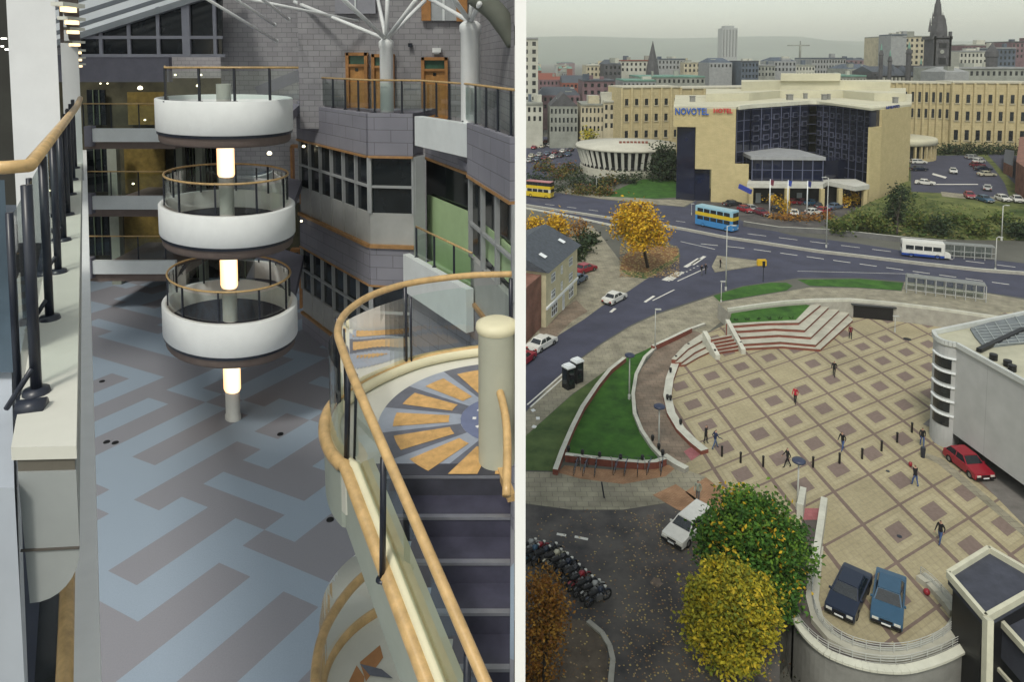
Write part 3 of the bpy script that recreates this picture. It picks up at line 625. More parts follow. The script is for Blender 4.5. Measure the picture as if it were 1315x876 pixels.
b = MB(); b.beam(G(633, 583, ZS) + Vector((0, 0, .04)), G(657, 640, ZS - .05), .06, .07); b.build('kerb', m_timber, ih)
# lower landing seen under the stair
zl = 34 - 6.2
ll = thing('lower_landing', 'lower curved landing edge with timber rail glimpsed under the stair string', 'landing', G(450, 850, zl))
q1 = [G(x, y, zl + .95) for x, y in ((500, 705), (480, 728), (452, 755), (430, 785), (415, 815), (407, 850), (404, 900))]
b = MB(); b.tube(smooth_path(q1, 5), .045, 10); b.build('handrail', m_timber, ll, True)
q2 = [G(x, y, zl) for x, y in ((520, 770), (480, 790), (450, 812), (428, 838), (414, 868), (408, 910))]
q3 = smooth_path(q2, 5)
b = MB(); b.tube(q3, .06, 10); b.build('timber_rim', m_timber, ll, True)
b = MB(); b.strip([p + Vector((.03, 0, .1)) for p in q3], [p + Vector((.03, 0, .85)) for p in q3]); b.build('glass_panel', m_glass, ll, True)
b = MB(); P = [(p.x, p.y) for p in q3] + [gpt(560, 910, zl), gpt(600, 770, zl)]; b.prism(P, zl - .3, zl + .0); b.build('landing_floor', m_cream, ll)
b = MB(); b.face([G(x, y, zl + .006) for x, y in ((462, 851), (488, 829), (492, 845), (470, 876))], 0); b.face([G(x, y, zl + .006) for x, y in ((448, 876), (458, 855), (468, 870), (466, 890))], 0); b.face([G(x, y, zl + .008) for x, y in ((462, 853), (490, 860), (505, 872), (475, 868))], 1)
b.build('floor_inlay', [mat('orange brown inlay', (.42, .2, .08), .5, .1, 5), mat('slate inlay', (.14, .15, .19))], ll)
# people-sized odds on the atrium floor
for k, (x, y) in enumerate(((131, 490), (137, 568), (148, 569), (424, 668), (360, 558))):
    p = G(x, y, FZ + .004); b = MB(); b.lathe([(.001, .025), (.09, .02), (.1, 0)], p, 12); tag(b.build('floor_socket', m_black), ['small dark floor box farthest up the left edge of the carpet', 'left one of a pair of floor boxes near the white ledge', 'right one of a pair of floor boxes near the white ledge', 'dark floor box close to the curved stair landing', 'dark floor box under the office wing'][k], 'floor box')
# ================================================================== OUTSIDE: the square, roads and town
m_asph = mat('asphalt', (.052, .055, .085), .85, .22, .25, .2, detail=9)
m_asph2 = mat('old asphalt', (.055, .053, .06), .88, .4, .35, .3, detail=10, col2=(.12, .11, .10))
m_pave = brick('pale paving', (.27, .25, .19), (.32, .30, .22), (.17, .15, .12), .9, .6, .02, noise=.35)
m_pave2 = brick('brown paving', (.21, .17, .13), (.26, .20, .15), (.13, .11, .09), .8, .5, .02, noise=.4)
m_orange = brick('orange block paving', (.36, .20, .11), (.42, .25, .14), (.2, .13, .09), .25, .12, .01, noise=.4)
m_pink = brick('pink paving', (.34, .12, .13), (.38, .15, .16), (.22, .1, .1), .4, .4, .01)
m_grass = mat('mown lawn', (.02, .085, .008), .9, .35, .5, .3, detail=10, col2=(.05, .15, .015))
m_grass2 = mat('paler lawn', (.05, .10, .025), .9, .35, .4, .3, detail=10, col2=(.10, .15, .045))
m_rough = mat('rough bank grass', (.045, .085, .018), .95, .5, .25, .5, detail=12, col2=(.16, .18, .05))
m_line = mat('road paint', (.62, .61, .56), .8, .15, 2)
m_red = mat('red brown riser', (.20, .065, .045), .8, .15, 3)
m_step2 = mat('pale step stone', (.42, .41, .34), .85, .15, .8)
m_wallc = mat('white coping', (.50, .50, .43), .85, .15, 1.0)
def px(pts, z=0.0): return [(lambda g: (g.x, g.y))(G(x, y, z)) for x, y in pts]
LV = [0]
def sheet(name, pts, m, lv, raw=False):
    z = .004 * lv; b = MB(); P = pts if raw else px(pts, z); b.prism(P, z - .003, z); return struct(b, name, m)
m_earth = mat('town ground', (.10, .10, .085), .95, .3, .05, .2, detail=8)
b = MB(); b.prism([(-9000, -400), (9000, -400), (9000, 8500), (-9000, 8500)], -4.2, -4.0); struct(b, 'ground', m_earth)
pit = px([(1014, 774), (1024, 800), (1040, 822), (1062, 840), (1090, 852), (1125, 860), (1165, 861), (1205, 850), (1235, 836), (1252, 824), (1275, 800), (1340, 780)])
P = [(-8000, 8000), (-8000, 20), (14.2, 20)] + [(G(1003, 876).x - .5, 26), (G(1000, 876).x, G(0, 876).y), G(1003, 790)[:2]] + pit + [(60, 44), (60, 20), (8000, 20), (8000, 8000)]
b = MB(); b.prism(P, -3.99, 0.0); struct(b, 'town_ground', m_earth)
# roads
sheet('road', [(675, 249), (718, 248), (773, 256), (841, 263), (880, 266), (893, 258), (905, 256), (930, 270), (960, 288), (1017, 302), (1104, 313), (1160, 322), (1227, 330), (1280, 334), (1420, 350), (1420, 398), (1315, 383), (1270, 376), (1158, 361), (1104, 357), (1025, 357), (990, 362), (954, 367), (916, 378), (895, 385), (841, 403), (807, 419), (773, 440), (745, 460), (713, 486), (677, 526), (640, 560), (640, 500), (675, 466), (718, 430), (750, 410), (773, 393), (807, 374), (829, 359), (850, 348), (874, 330), (872, 319), (858, 311), (790, 292), (675, 268), (600, 258), (600, 240)], m_asph, 3)
sheet('car_yard', [(640, 640), (675, 648), (735, 655), (790, 655), (850, 648), (880, 640), (930, 650), (1010, 730), (1003, 790), (1000, 930), (620, 930)], m_asph2, 3)
# pavements
sheet('pavement', [(640, 560), (677, 528), (713, 488), (745, 462), (773, 442), (807, 421), (841, 405), (895, 387), (916, 380), (925, 388), (1010, 374), (1040, 369), (1100, 370), (1158, 374), (1162, 361), (1270, 377), (1315, 385), (1420, 400), (1420, 430), (1200, 420), (1000, 405), (930, 410), (905, 430), (835, 448), (802, 460), (735, 506), (675, 560), (640, 590)], m_pave, 2)
sheet('pavement', [(600, 452), (675, 466), (718, 431), (750, 411), (773, 394), (807, 375), (829, 360), (850, 349), (800, 340), (770, 300), (760, 290), (640, 300), (600, 380)], m_pave, 1)
sheet('brown_pavement', [(700, 446), (735, 412), (755, 400), (740, 385), (690, 420)], m_pave2, 3)
sheet('pavement', [(640, 600), (675, 606), (715, 607), (735, 612), (800, 622), (850, 613), (865, 600), (900, 585), (960, 640), (905, 655), (880, 640), (850, 647), (800, 655), (735, 655), (675, 647), (640, 640)], m_pave, 5)
sheet('bike_bay', [(716, 607), (725, 598), (790, 604), (855, 598), (880, 590), (855, 612), (800, 622), (745, 615)], m_orange, 6)
sheet('crossing', [(880, 632), (908, 612), (955, 634), (922, 660), (905, 654)], m_orange, 7)
sheet('crossing', [(838, 636), (868, 622), (905, 648), (895, 662), (870, 655)], m_orange, 7)
sheet('verge_path', [(700, 243), (718, 241), (773, 249), (841, 256), (875, 256), (889, 249), (894, 257), (878, 265), (841, 262), (773, 255), (718, 247), (675, 248), (675, 244)], m_pave, 4)
sheet('forecourt', [(893, 262), (905, 244), (960, 238), (1110, 238), (1125, 262), (1062, 289), (1040, 294), (1000, 290), (955, 284), (930, 270)], m_asph2, 4)
# lawns
sheet('lawn', [(775, 252), (800, 240), (830, 228), (860, 224), (890, 235), (885, 246), (872, 253), (841, 255)], m_grass, 5)
sheet('lawn', [(640, 590), (675, 560), (735, 507), (800, 460), (765, 500), (735, 550), (712, 605), (675, 604), (640, 600)], m_grass2, 6)
sheet('lawn', [(803, 461), (830, 449), (850, 438), (820, 474), (814, 490), (813, 512), (822, 555), (852, 592), (800, 590), (728, 584), (738, 550), (768, 500)], m_grass, 6)
sheet('verge', [(916, 380), (954, 368), (990, 363), (1010, 363), (1018, 367), (1010, 373), (960, 381), (924, 387)], m_grass, 7)
sheet('verge', [(1024, 359), (1104, 358), (1160, 363), (1157, 373), (1100, 369), (1040, 367)], m_grass, 7)
sheet('leafy_island', [(800, 330), (796, 345), (808, 354), (829, 357), (850, 347), (872, 330), (870, 319), (845, 315), (812, 318)], mat('fallen leaf ground', (.22, .11, .04), .95, .5, .8, .3, detail=12, col2=(.30, .15, .06)), 8)
sheet('verge', [(796, 346), (808, 355), (829, 358), (850, 348), (872, 332), (873, 326), (855, 338), (830, 350), (808, 348)], m_grass2, 9)
# the square itself: paving lattice of dark bands with mauve squares
m_sq = bpy.data.materials.new('square paving'); m_sq.use_nodes = True; n_ = m_sq.node_tree; bs_ = n_.nodes['Principled BSDF']; bs_.inputs['Roughness'].default_value = .85; bs_.inputs['Specular IOR Level'].default_value = .2
def NN(t, **k):
    x = n_.nodes.new(t)
    for a, v in k.items(): setattr(x, a, v)
    return x
def mth(op, a, bb=None):
    x = NN('ShaderNodeMath', operation=op)
    for i, v in enumerate((a, bb)):
        if v is None: continue
        if isinstance(v, (int, float)): x.inputs[i].default_value = v
        else: n_.links.new(v, x.inputs[i])
    return x.outputs[0]
q10, q13, q36 = G(942.5, 487.6).xy, G(1010.1, 563.8).xy, G(1236.4, 661).xy; E2 = (q13 - q10) / 3; E1 = (q36 - q10 - E2 * 6.867) / 1.968; O2 = q10 - E1; det = E1.x * E2.y - E1.y * E2.x
geo = NN('ShaderNodeTexCoord'); sp = NN('ShaderNodeSeparateXYZ'); n_.links.new(geo.outputs['Object'], sp.inputs[0])
dx = mth('SUBTRACT', sp.outputs[0], O2.x); dy = mth('SUBTRACT', sp.outputs[1], O2.y)
ui = mth('DIVIDE', mth('SUBTRACT', mth('MULTIPLY', dx, E2.y), mth('MULTIPLY', dy, E2.x)), det)
vi = mth('DIVIDE', mth('SUBTRACT', mth('MULTIPLY', dy, E1.x), mth('MULTIPLY', dx, E1.y)), det)
fu = mth('ABSOLUTE', mth('SUBTRACT', mth('FRACT', ui), .5)); fv = mth('ABSOLUTE', mth('SUBTRACT', mth('FRACT', vi), .5))
mx_ = mth('MAXIMUM', fu, fv)
line = mth('MAXIMUM', mth('GREATER_THAN', fu, .458), mth('GREATER_THAN', fv, .472)); sq = mth('LESS_THAN', mx_, .20); frm = mth('LESS_THAN', mth('ABSOLUTE', mth('SUBTRACT', mx_, .30)), .055)
ci = NN('ShaderNodeCombineXYZ'); n_.links.new(mth('FLOOR', ui), ci.inputs[0]); n_.links.new(mth('FLOOR', vi), ci.inputs[1])
wn = NN('ShaderNodeTexWhiteNoise', noise_dimensions='2D'); n_.links.new(ci.outputs[0], wn.inputs['Vector'])
has = mth('GREATER_THAN', wn.outputs[0], .2)
nz = NN('ShaderNodeTexNoise'); nz.inputs['Scale'].default_value = .35; nz.inputs['Detail'].default_value = 9; n_.links.new(geo.outputs['Object'], nz.inputs['Vector'])
nf = NN('ShaderNodeTexNoise'); nf.inputs['Scale'].default_value = 4; nf.inputs['Detail'].default_value = 6; n_.links.new(geo.outputs['Object'], nf.inputs['Vector'])
# small slab joints
ck = mth('GREATER_THAN', mth('MAXIMUM', mth('ABSOLUTE', mth('SUBTRACT', mth('FRACT', mth('MULTIPLY', ui, 8)), .5)), mth('ABSOLUTE', mth('SUBTRACT', mth('FRACT', mth('MULTIPLY', vi, 8)), .5))), .45)
def mixc(f, a, c):
    x = NN('ShaderNodeMix', data_type='RGBA'); n_.links.new(f, x.inputs[0])
    for i, v in ((6, a), (7, c)):
        if isinstance(v, tuple): x.inputs[i].default_value = (*v, 1)
        else: n_.links.new(v, x.inputs[i])
    return x.outputs[2]
c0 = mixc(mth('MULTIPLY', nz.outputs[0], 1.0), (.27, .235, .145), (.42, .37, .235))
c1 = mixc(mth('MULTIPLY', mth('MULTIPLY', frm, has), .55), c0, (.40, .355, .235))
c1 = mixc(mth('MULTIPLY', ck, .35), c1, (.22, .19, .15))
c2 = mixc(mth('MULTIPLY', sq, has), c1, (.19, .145, .125)); c3 = mixc(line, c2, (.175, .13, .11))
sc = NN('ShaderNodeVectorMath', operation='SCALE'); n_.links.new(c3, sc.inputs[0]); n3 = NN('ShaderNodeTexNoise'); n3.inputs['Scale'].default_value = .11; n3.inputs['Detail'].default_value = 10; n3.inputs['Roughness'].default_value = .75; n_.links.new(geo.outputs['Object'], n3.inputs['Vector']); n_.links.new(mth('MULTIPLY', mth('ADD', mth('MULTIPLY', nf.outputs[0], .5), .75), mth('ADD', mth('MULTIPLY', n3.outputs[0], .9), .55)), sc.inputs['Scale']); n_.links.new(sc.outputs[0], bs_.inputs['Base Color'])
plaza = [(908, 428), (935, 415), (1030, 412), (1060, 395), (1100, 392), (1200, 405), (1330, 400), (1420, 560), (1420, 800), (1260, 820), (1235, 834), (1205, 848), (1165, 859), (1125, 858), (1090, 850), (1062, 838), (1041, 820), (1026, 799), (1016, 774), (1010, 730), (960, 655), (905, 612), (870, 600), (850, 585), (825, 555), (816, 512), (820, 480), (845, 447), (885, 425)]
sheet('square', plaza, m_sq, 8)
sheet('perimeter_path', [(885, 423), (908, 430), (880, 450), (862, 478), (856, 508), (864, 540), (885, 565), (905, 582), (880, 596), (855, 590), (826, 556), (815, 512), (820, 478), (845, 446)], m_pave2, 9)
sheet('pink_band', [(878, 580), (893, 571), (905, 579), (888, 592)], m_pink, 11)
sheet('pink_band', [(1033, 653), (1060, 653), (1056, 668), (1030, 668)], m_pink, 11)
sheet('ramp', [(1030, 668), (1056, 668), (1046, 700), (1042, 765), (1060, 800), (1100, 824), (1160, 830), (1230, 806), (1262, 800), (1245, 826), (1205, 847), (1165, 858), (1125, 857), (1090, 849), (1062, 837), (1041, 819), (1026, 798), (1016, 773)], mat('dark ramp', (.10, .085, .08), .9, .3, .8, .2, detail=9), 10)
sheet('undercroft_floor', [(1185, 545), (1212, 556), (1222, 580), (1330, 690), (1420, 700), (1420, 560), (1240, 500)], mat('shade darkened paving', (.16, .15, .14), .9, .25, .6), 10)  # shade under the overhang is put into this darker paving colour
sheet('kerb_band', [(1190, 582), (1212, 590), (1330, 690), (1330, 702), (1205, 596), (1188, 588)], m_pave, 12)
# ---- road markings
b = MB()
def dash(b, p, q, w=.12, z=.020):
    a = G(*p, z); c = G(*q, z); d = (c - a).normalized(); n = Vector((-d.y, d.x, 0)) * w; b.face([a - n, c - n, c + n, a + n])
for i in range(12):
    x0 = 900 + i * 34; f = lambda x: 311 + (x - 900) * .1 if x < 960 else 317 + (x - 960) * .138
    dash(b, (x0, f(x0) + 2), (x0 + 22, f(x0 + 22) + 2), .13)
for i in range(9):
    x0 = 960 + i * 40; f = lambda x: 300 + (x - 960) * .125; dash(b, (x0, f(x0)), (x0 + 24, f(x0 + 24)), .12)
for i in range(7): dash(b, (700 + i * 28, 262 + i * 3.6), (712 + i * 28, 263.5 + i * 3.6), .12)
for p, q, w in (((853, 360), (872, 349), .45), ((880, 343), (898, 332), .35), ((828, 388), (840, 380), .2), ((784, 401), (790, 396), .2), ((838, 386), (866, 372), .1), ((870, 361), (905, 345), .1)): dash(b, p, q, w)
for p, q in (((893, 340), (903, 330)), ((865, 360), (875, 350))): dash(b, (p[0] - 4, p[1]), (q[0] + 2, q[1] - 1), .3)
for i in range(9): dash(b, (858 + i * 4.6, 361 - i * 2.4), (860 + i * 4.6, 360.6 - i * 2.4), .14)
dash(b, (715, 686), (727, 688), .12); dash(b, (738, 689.5), (755, 693), .12); dash(b, (677, 520), (725, 478), .09); dash(b, (681, 523), (728, 481), .09)
dash(b, (874, 310), (918, 320), .1); dash(b, (1024, 348), (1180, 352), .06)
struct(b, 'road_marking', m_line)
b = MB()
for p, q in (((1245, 250), (1175, 248)), ((1200, 232), (1250, 232)), ((1180, 222), (1190, 228)), ((1215, 268), (1225, 268))): dash(b, p, q, .1, 5.06) 
# ---- median, kerb walls
def wall(name, label, cat, pts, h, w, m, mt=None, z=0, group=None):
    g = [G(x, y, z + h) if len(p_) == 2 else None for p_ in [(0, 0)] for x, y in pts]; b = MB(); n = len(g)
    L, Rr_ = [], []
    for i, p in enumerate(g):
        d = (g[min(i + 1, n - 1)] - g[max(i - 1, 0)]); d.z = 0; d.normalize(); s = Vector((-d.y, d.x, 0)) * w / 2; L.append(p - s); Rr_.append(p + s)
    for i in range(n - 1):
        b.prism([L[i][:2], L[i + 1][:2], Rr_[i + 1][:2], Rr_[i][:2]], z, z + h, 0, 1)
    return tag(b.build(name, [m, mt or m]), label, cat, group)
wall('median_barrier', 'long pale concrete barrier dividing the two carriageways', 'barrier', [(640, 252), (675, 262), (780, 278), (857, 289), (880, 293), (931, 303), (972, 309), (1051, 321), (1104, 327), (1186, 337), (1261, 345), (1315, 349), (1400, 358)], .5, .4, m_concrete, m_wallc)
wall('kerb_wall', 'low pale kerb wall on the left edge of the carriageway behind the yellow trees', 'wall', [(640, 258), (675, 266), (720, 274), (790, 289)], .35, .4, m_wallc)
wall('road_wall', 'grey retaining wall along the foot of the green bank', 'wall', [(955, 284), (1000, 291), (1060, 294), (1104, 298), (1160, 304), (1215, 309)], 1.0, .4, mat('dark wall', (.13, .13, .13), .9, .2, .5), m_wallc)
wall('lawn_wall', 'white capped wall dividing the pale lawn from the dark lawn', 'wall', [(802, 459), (783, 474), (767, 494), (748, 522), (735, 548), (722, 578), (713, 603)], .5, .42, m_red, m_wallc)
wall('lawn_wall', 'white capped brick wall behind the row of parked bicycles', 'wall', [(726, 583), (760, 587), (800, 591), (825, 593), (842, 592), (854, 588)], .6, .42, m_red, m_wallc)
wall('ring_wall', 'outer curved white kerb wall between dark lawn and ring path', 'wall', [(905, 415), (880, 424), (848, 440), (828, 458), (817, 480), (813, 505), (815, 530), (824, 552), (838, 573), (852, 588)], .3, .35, m_concrete, m_wallc)
wall('ring_wall', 'inner curved pale bench wall round the left of the square', 'wall', [(905, 434), (884, 446), (868, 464), (860, 486), (857, 508), (862, 530), (874, 550), (890, 566), (905, 578)], .4, .8, m_red, m_wallc)
wall('ring_wall', 'low dark faced planter wall beside the pavement above the ring path', 'wall', [(838, 444), (860, 434), (887, 421)], .6, .4, m_red, m_wallc)
wall('ring_wall', 'pale coping slab at the lower end of the ring path', 'wall', [(853, 584), (868, 594), (882, 601)], .4, .6, m_concrete, m_wallc)
# promenade with underpass behind the steps
prom = [(935, 397), (975, 391), (1010, 387), (1050, 384.5), (1093, 384), (1150, 389), (1200, 395), (1270, 405), (1400, 424)]
zp = 2.1
b = MB(); g = [G(x, y, zp + .35) for x, y in prom]; back = [p + Vector((-.35, 3.2, 0)) for p in g]
for i in range(len(g) - 1): b.prism([g[i][:2], g[i + 1][:2], back[i + 1][:2], back[i][:2]], 0, zp, 0, 1)
pr = thing('promenade', 'raised curved promenade of pale concrete over the underpass behind the steps', 'walkway', (g[4].x, g[4].y, 0)); b.build('deck', [m_concrete, m_pave], pr)
b = MB()
for i in range(len(g) - 1): b.prism([g[i][:2], g[i + 1][:2], (g[i + 1] + Vector((0, .4, 0)))[:2], (g[i] + Vector((0, .4, 0)))[:2]], zp, zp + .35)
b.build('parapet', m_wallc, pr)
b = MB(); f0_, f1_ = g[4].lerp(g[5], .06), g[4].lerp(g[5], .95)
b.prism([(f0_.x, f0_.y - .08), (f1_.x, f1_.y - .08), (f1_.x, f1_.y + .4), (f0_.x, f0_.y + .4)], 0.04, 1.75); b.build('underpass_dark_slab', m_black, pr)  # solid black slab; the darkness of the opening is put into its colour
b = MB(); b.prism([(f0_.x - .3, f0_.y - .35), (f1_.x + .3, f1_.y - .35), (f1_.x + .3, f1_.y + .1), (f0_.x - .3, f0_.y + .1)], 1.75, 1.9); b.build('underpass_lintel', mat('dark lintel', (.05, .055, .06), .7, .2, 2), pr)
# ---- amphitheatre steps
st = thing('steps', 'wide curved flight of pale steps with red brown risers at the top of the square', 'steps', G(1000, 445))
def tiers(par, lines, h, back, zs=0.0):
    """each line is the foot of a riser as seen in the photo; the tier above it is h higher"""
    fr = [smooth_path([G(x, y, zs + h * k) for x, y in ln], 5) if len(ln) > 4 else [G(x, y, zs + h * k) for x, y in ln] for k, ln in enumerate(lines)] + [[G(x, y, zs + h * len(lines)) for x, y in back]]
    for k in range(len(lines)):
        a, c = fr[k], fr[k + 1]; n = len(a); z1 = zs + h * (k + 1); b = MB()
        for i in range(n - 1):
            q0, q1 = c[i] + (c[i] - a[i]) * .12, c[i + 1] + (c[i + 1] - a[i + 1]) * .12
            b.prism([a[i][:2], a[i + 1][:2], q1[:2], q0[:2]], 0, z1 - .06, 0); b.prism([(a[i] + (a[i] - c[i]) * .05)[:2], (a[i + 1] + (a[i + 1] - c[i + 1]) * .05)[:2], q1[:2], q0[:2]], z1 - .06, z1, 1, 1)
        b.build('step', [m_red, m_step2], par)
tiers(st, [
    [(956, 450.5), (1004, 448), (1053, 452), (1095, 414)], [(954, 445), (1002, 442), (1047, 446), (1090, 405)], [(951, 436), (1000, 433), (1041, 436), (1078.5, 399.6)], [(946.6, 428), (995, 425), (1033, 427), (1067, 394.4)], [(940, 421.5), (985, 418), (1025.5, 417.5), (1055, 393)]], .36, [(933, 415.5), (980, 412), (1021, 410), (1040, 392)])
b = MB(); P = [G(x, y, 1.84) for x, y in ((936, 415), (980, 412.5), (1022, 410.5), (1040, 392), (1015, 388), (975, 393), (940, 400))]; b.prism([p[:2] for p in P], 0, 1.84)
tag(b.build('raised_lawn', m_grass), 'small dark green raised lawn above the curved steps', 'lawn')
b = MB()
for i in range(6):
    p = G(946 + i * 14, 412 - i * .5, 1.84); 
    for j in range(5): b.face([p + Vector((R.uniform(-.3, .3), 0, 0)), p + Vector((R.uniform(-.3, .3), .1, 0)), p + Vector((R.uniform(-.4, .4), .1, .3 + R.uniform(0, .2)))])
tag(b.build('bedding_plants', mat('dark bedding leaf', (.02, .05, .012), .9, .3, 3)), 'little dark plants along the front edge of the raised lawn', 'plants', kind='stuff')
# stair flight cut through, flank walls with bollard ends
fl_ = thing('steps', 'narrow straight stair flight left of the curved steps', 'steps', G(930, 440))
tiers(fl_, [[(920 - 1.4 * k, 456 - 4.2 * k), (951 - 2.8 * k, 451 - 4.2 * k)] for k in range(5)], .36, [(913, 435), (937, 430)])
for q0, q1, s in (((905, 425), (922, 456), 'left'), ((934, 410), (955, 449), 'right')):
    b = MB(); a, c = G(*q0, 2.1), G(*q1, .6); b.prism([(a.x - .25, a.y), (a.x + .25, a.y), (c.x + .25, c.y), (c.x - .25, c.y)], 0, [2.1, 2.1, .6, .6])
    tag(b.build('stair_wall', m_wallc), s + ' sloping white flank wall of the narrow stair flight', 'wall')
# low steps on left side of flight
lst = thing('steps', 'short curved steps with red brown risers left of the narrow stair flight', 'steps', G(895, 450))
tiers(lst, [[(880, 471), (897, 461), (914, 453)], [(875, 468), (892, 455), (910, 446)], [(868, 465), (884, 450), (905, 438)]], .3, [(863, 461), (880, 443), (903, 428)])
# ---- trunk road shelters
def shelter(x0, y0, x1, y1, lab, h=2.3, d=1.8, n=5, mr=None):
    a, c = G(x0, y0), G(x1, y1); t = thing('bus_shelter', lab, 'shelter', a); dd = (c - a).normalized(); nn = Vector((-dd.y, dd.x, 0))
    b = MB(); P = [a, c, c + nn * d, a + nn * d]; b.prism([p[:2] for p in P], h, h + .12); b.build('roof', mr or mat('grey shelter roof', (.2, .21, .2), .6, .15, 2), t)
    b = MB()
    for k in range(n + 1):
        for s in (0.05, d - .05): p = a.lerp(c, k / n) + nn * s; b.box(p.x, p.y, 0, .09, .09, h)
    for z in (.5, 1.3): b.beam(a + Vector((0, 0, z)), c + Vector((0, 0, z)), .06, .06)
    b.build('frame', mat('shelter frame', (.4, .41, .4), .5, .1, 2), t)
    b = MB()
    for k in range(n): p, q = a.lerp(c, (k + .05) / n) + nn * (d - .05), a.lerp(c, (k + .95) / n) + nn * (d - .05); b.strip([p + Vector((0, 0, .3)), q + Vector((0, 0, .3))], [p + Vector((0, 0, 2)), q + Vector((0, 0, 2))])
    b.build('glass_panel', glass('shelter glass', (.6, .68, .68), .4), t)
shelter(1164, 376, 1266, 389, 'long grey roofed bus shelter on the near side of the big road', n=8)
shelter(1212, 331, 1278, 336, 'dark grey bus shelter on the far side of the big road', n=5)
# ---- bank and raised car park
zc = 3.4
topl = [(1062, 289), (1085, 276), (1112, 262), (1140, 250), (1168, 238), (1172, 249), (1200, 258), (1240, 263), (1330, 268), (1420, 272)]
bot = [(1062, 291), (1085, 295), (1110, 298), (1140, 301), (1160, 303), (1185, 305), (1210, 307), (1240, 308), (1330, 309), (1420, 311)]
tz = [0, .9, 1.9, 2.7, zc, zc, zc, zc, zc, zc]
b = MB(); Np = 8
rows = []
for k in range(Np + 1):
    t = k / Np; row = []
    for i in range(len(bot)):
        p = G(*bot[i]); q = G(*topl[i], tz[i]); v = p.lerp(q, t); v.z += .25 * math.sin(math.pi * t) + (R.uniform(-.12, .12) if 0 < k < Np else 0) ; row.append(v)
    rows.append(row)
for k in range(Np): b.strip(rows[k], rows[k + 1])
struct(b, 'grass_bank', m_rough, True)
b = MB()
for _ in range(5200):
    i = R.randrange(len(bot) - 1); u_, t = R.random(), R.random() ** 1.3; k_ = min(int(t * Np), Np - 1); p = rows[k_][i].lerp(rows[k_][i + 1], u_).lerp(rows[k_ + 1][i].lerp(rows[k_ + 1][i + 1], u_), t * Np - k_)
    s = R.uniform(.15, .55) * (1.3 - .6 * t); q = [Vector((R.uniform(-s, s), R.uniform(-s, s), R.uniform(0, s * .9))) for _ in range(3)]; b.face([p + w_ for w_ in q], R.choice((0, 0, 1, 1, 2, 3)))
tag(b.build('bank_scrub', [mat('scrub green', (.04, .08, .015), .9, .3, 3), mat('scrub olive', (.09, .11, .025), .9, .3, 3), mat('scrub straw', (.22, .19, .08), .9, .3, 3), mat('scrub dark', (.02, .04, .012), .9, .3, 3)]), 'rough low scrub and tufts covering the green bank below the raised car park', 'scrub', kind='stuff')
b = MB(); P = px([(1150, 262), (1168, 240), (1172, 249), (1200, 258), (1240, 263), (1420, 272), (1420, 190), (1165, 190)], zc); b.prism(P, 0, zc - .01); struct(b, 'car_park_terrace', m_rough)
def sheetz(name, pts, z, m): b = MB(); b.prism(px(pts, z), z - .006, z); return struct(b, name, m)
sheetz('car_park', [(1170, 246), (1169, 200), (1230, 199), (1262, 201), (1275, 214), (1290, 235), (1297, 255), (1250, 252), (1215, 248)], zc + .01, m_asph)
sheetz('access_road', [(1268, 198), (1290, 196), (1420, 230), (1420, 262), (1297, 255), (1310, 243), (1283, 215)], zc + .01, m_asph)
sheetz('kerb_strip', [(1208, 246), (1250, 250), (1297, 255), (1297, 259), (1250, 256), (1210, 252)], zc + .015, m_pave)
sheetz('parking_line', [(1185, 236), (1256, 236), (1256, 237), (1185, 237)], zc + .02, m_line)
sheetz('parking_line', [(1198, 222), (1216, 227), (1214, 229), (1197, 224)], zc + .02, m_line)
m_brick = brick('red brick', (.22, .085, .06), (.27, .11, .08), (.2, .16, .13), .23, .075, .01, noise=.4)
m_cream_w = brick('cream stone', (.45, .38, .215), (.49, .415, .24), (.37, .31, .175), 1.6, .8, .03, noise=.14)
m_cream_h = brick('hotel cream brick', (.48, .405, .215), (.52, .44, .24), (.42, .355, .19), .9, .3, .02, noise=.10)
m_roofc = mat('pale roof felt', (.50, .48, .36), .9, .12, .15, detail=8)
m_slate = mat('slate roof', (.06, .07, .085), .6, .3, 2, .2)
m_curt = mat('blue black curtain glass', (.008, .011, .03), .08, .3, .3, spec=.7)
m_mull = mat('dull mullion', (.10, .11, .17), .4, .1, 2)
m_sand = mat('sand stone', (.42, .38, .27), .85, .2, .3)
m_greys = mat('grey cladding', (.26, .27, .27), .8, .15, .5)
# ---- hotel
ht = thing('hotel_building', 'big cream hotel with concave blue black glass front and stepped pale roof', 'building', (*XY(1000, 175), 0))
def hx(x, Y): return XY(x, Y, 200)
HZt = 22.2
LW = [hx(862, 164), hx(944, 161.5)]
def facade(b, p, q, z0, z1, th, m=0, proud=0.0):
    a = Vector((*p, 0)); c = Vector((*q, 0)); d = (c - a).normalized(); n = Vector((d.y, -d.x, 0))
    if n.y > 0: n = -n
    P = [a + n * proud, c + n * proud, c - n * th, a - n * th]; b.prism([v[:2] for v in P], z0, z1, m)
def on(p, q, t): return (p[0] + (q[0] - p[0]) * t, p[1] + (q[1] - p[1]) * t)
def zat(y, Y): return HZ(y, Y)
b = MB()
xa, xb, xc, xd, xe = hx(864, 164), hx(893, 163.2), hx(914, 162.6), hx(944, 161.7), hx(962, 161)
facade(b, xa, xd, zat(163, 163), HZt, .5)                         # upper slab
facade(b, xb, xd, zat(217, 163), zat(163, 163), .5)
facade(b, xc, xd, 0, zat(217, 163), .5); facade(b, xd, xe, 0, zat(209, 163), .5); b.build('left_wall', m_cream_h, ht)
b = MB(); facade(b, (xd[0], xd[1] + .5), (xd[0] + .01, xd[1] + 4), 0, HZt, .4); b.build('wall_return', m_cream_h, ht)
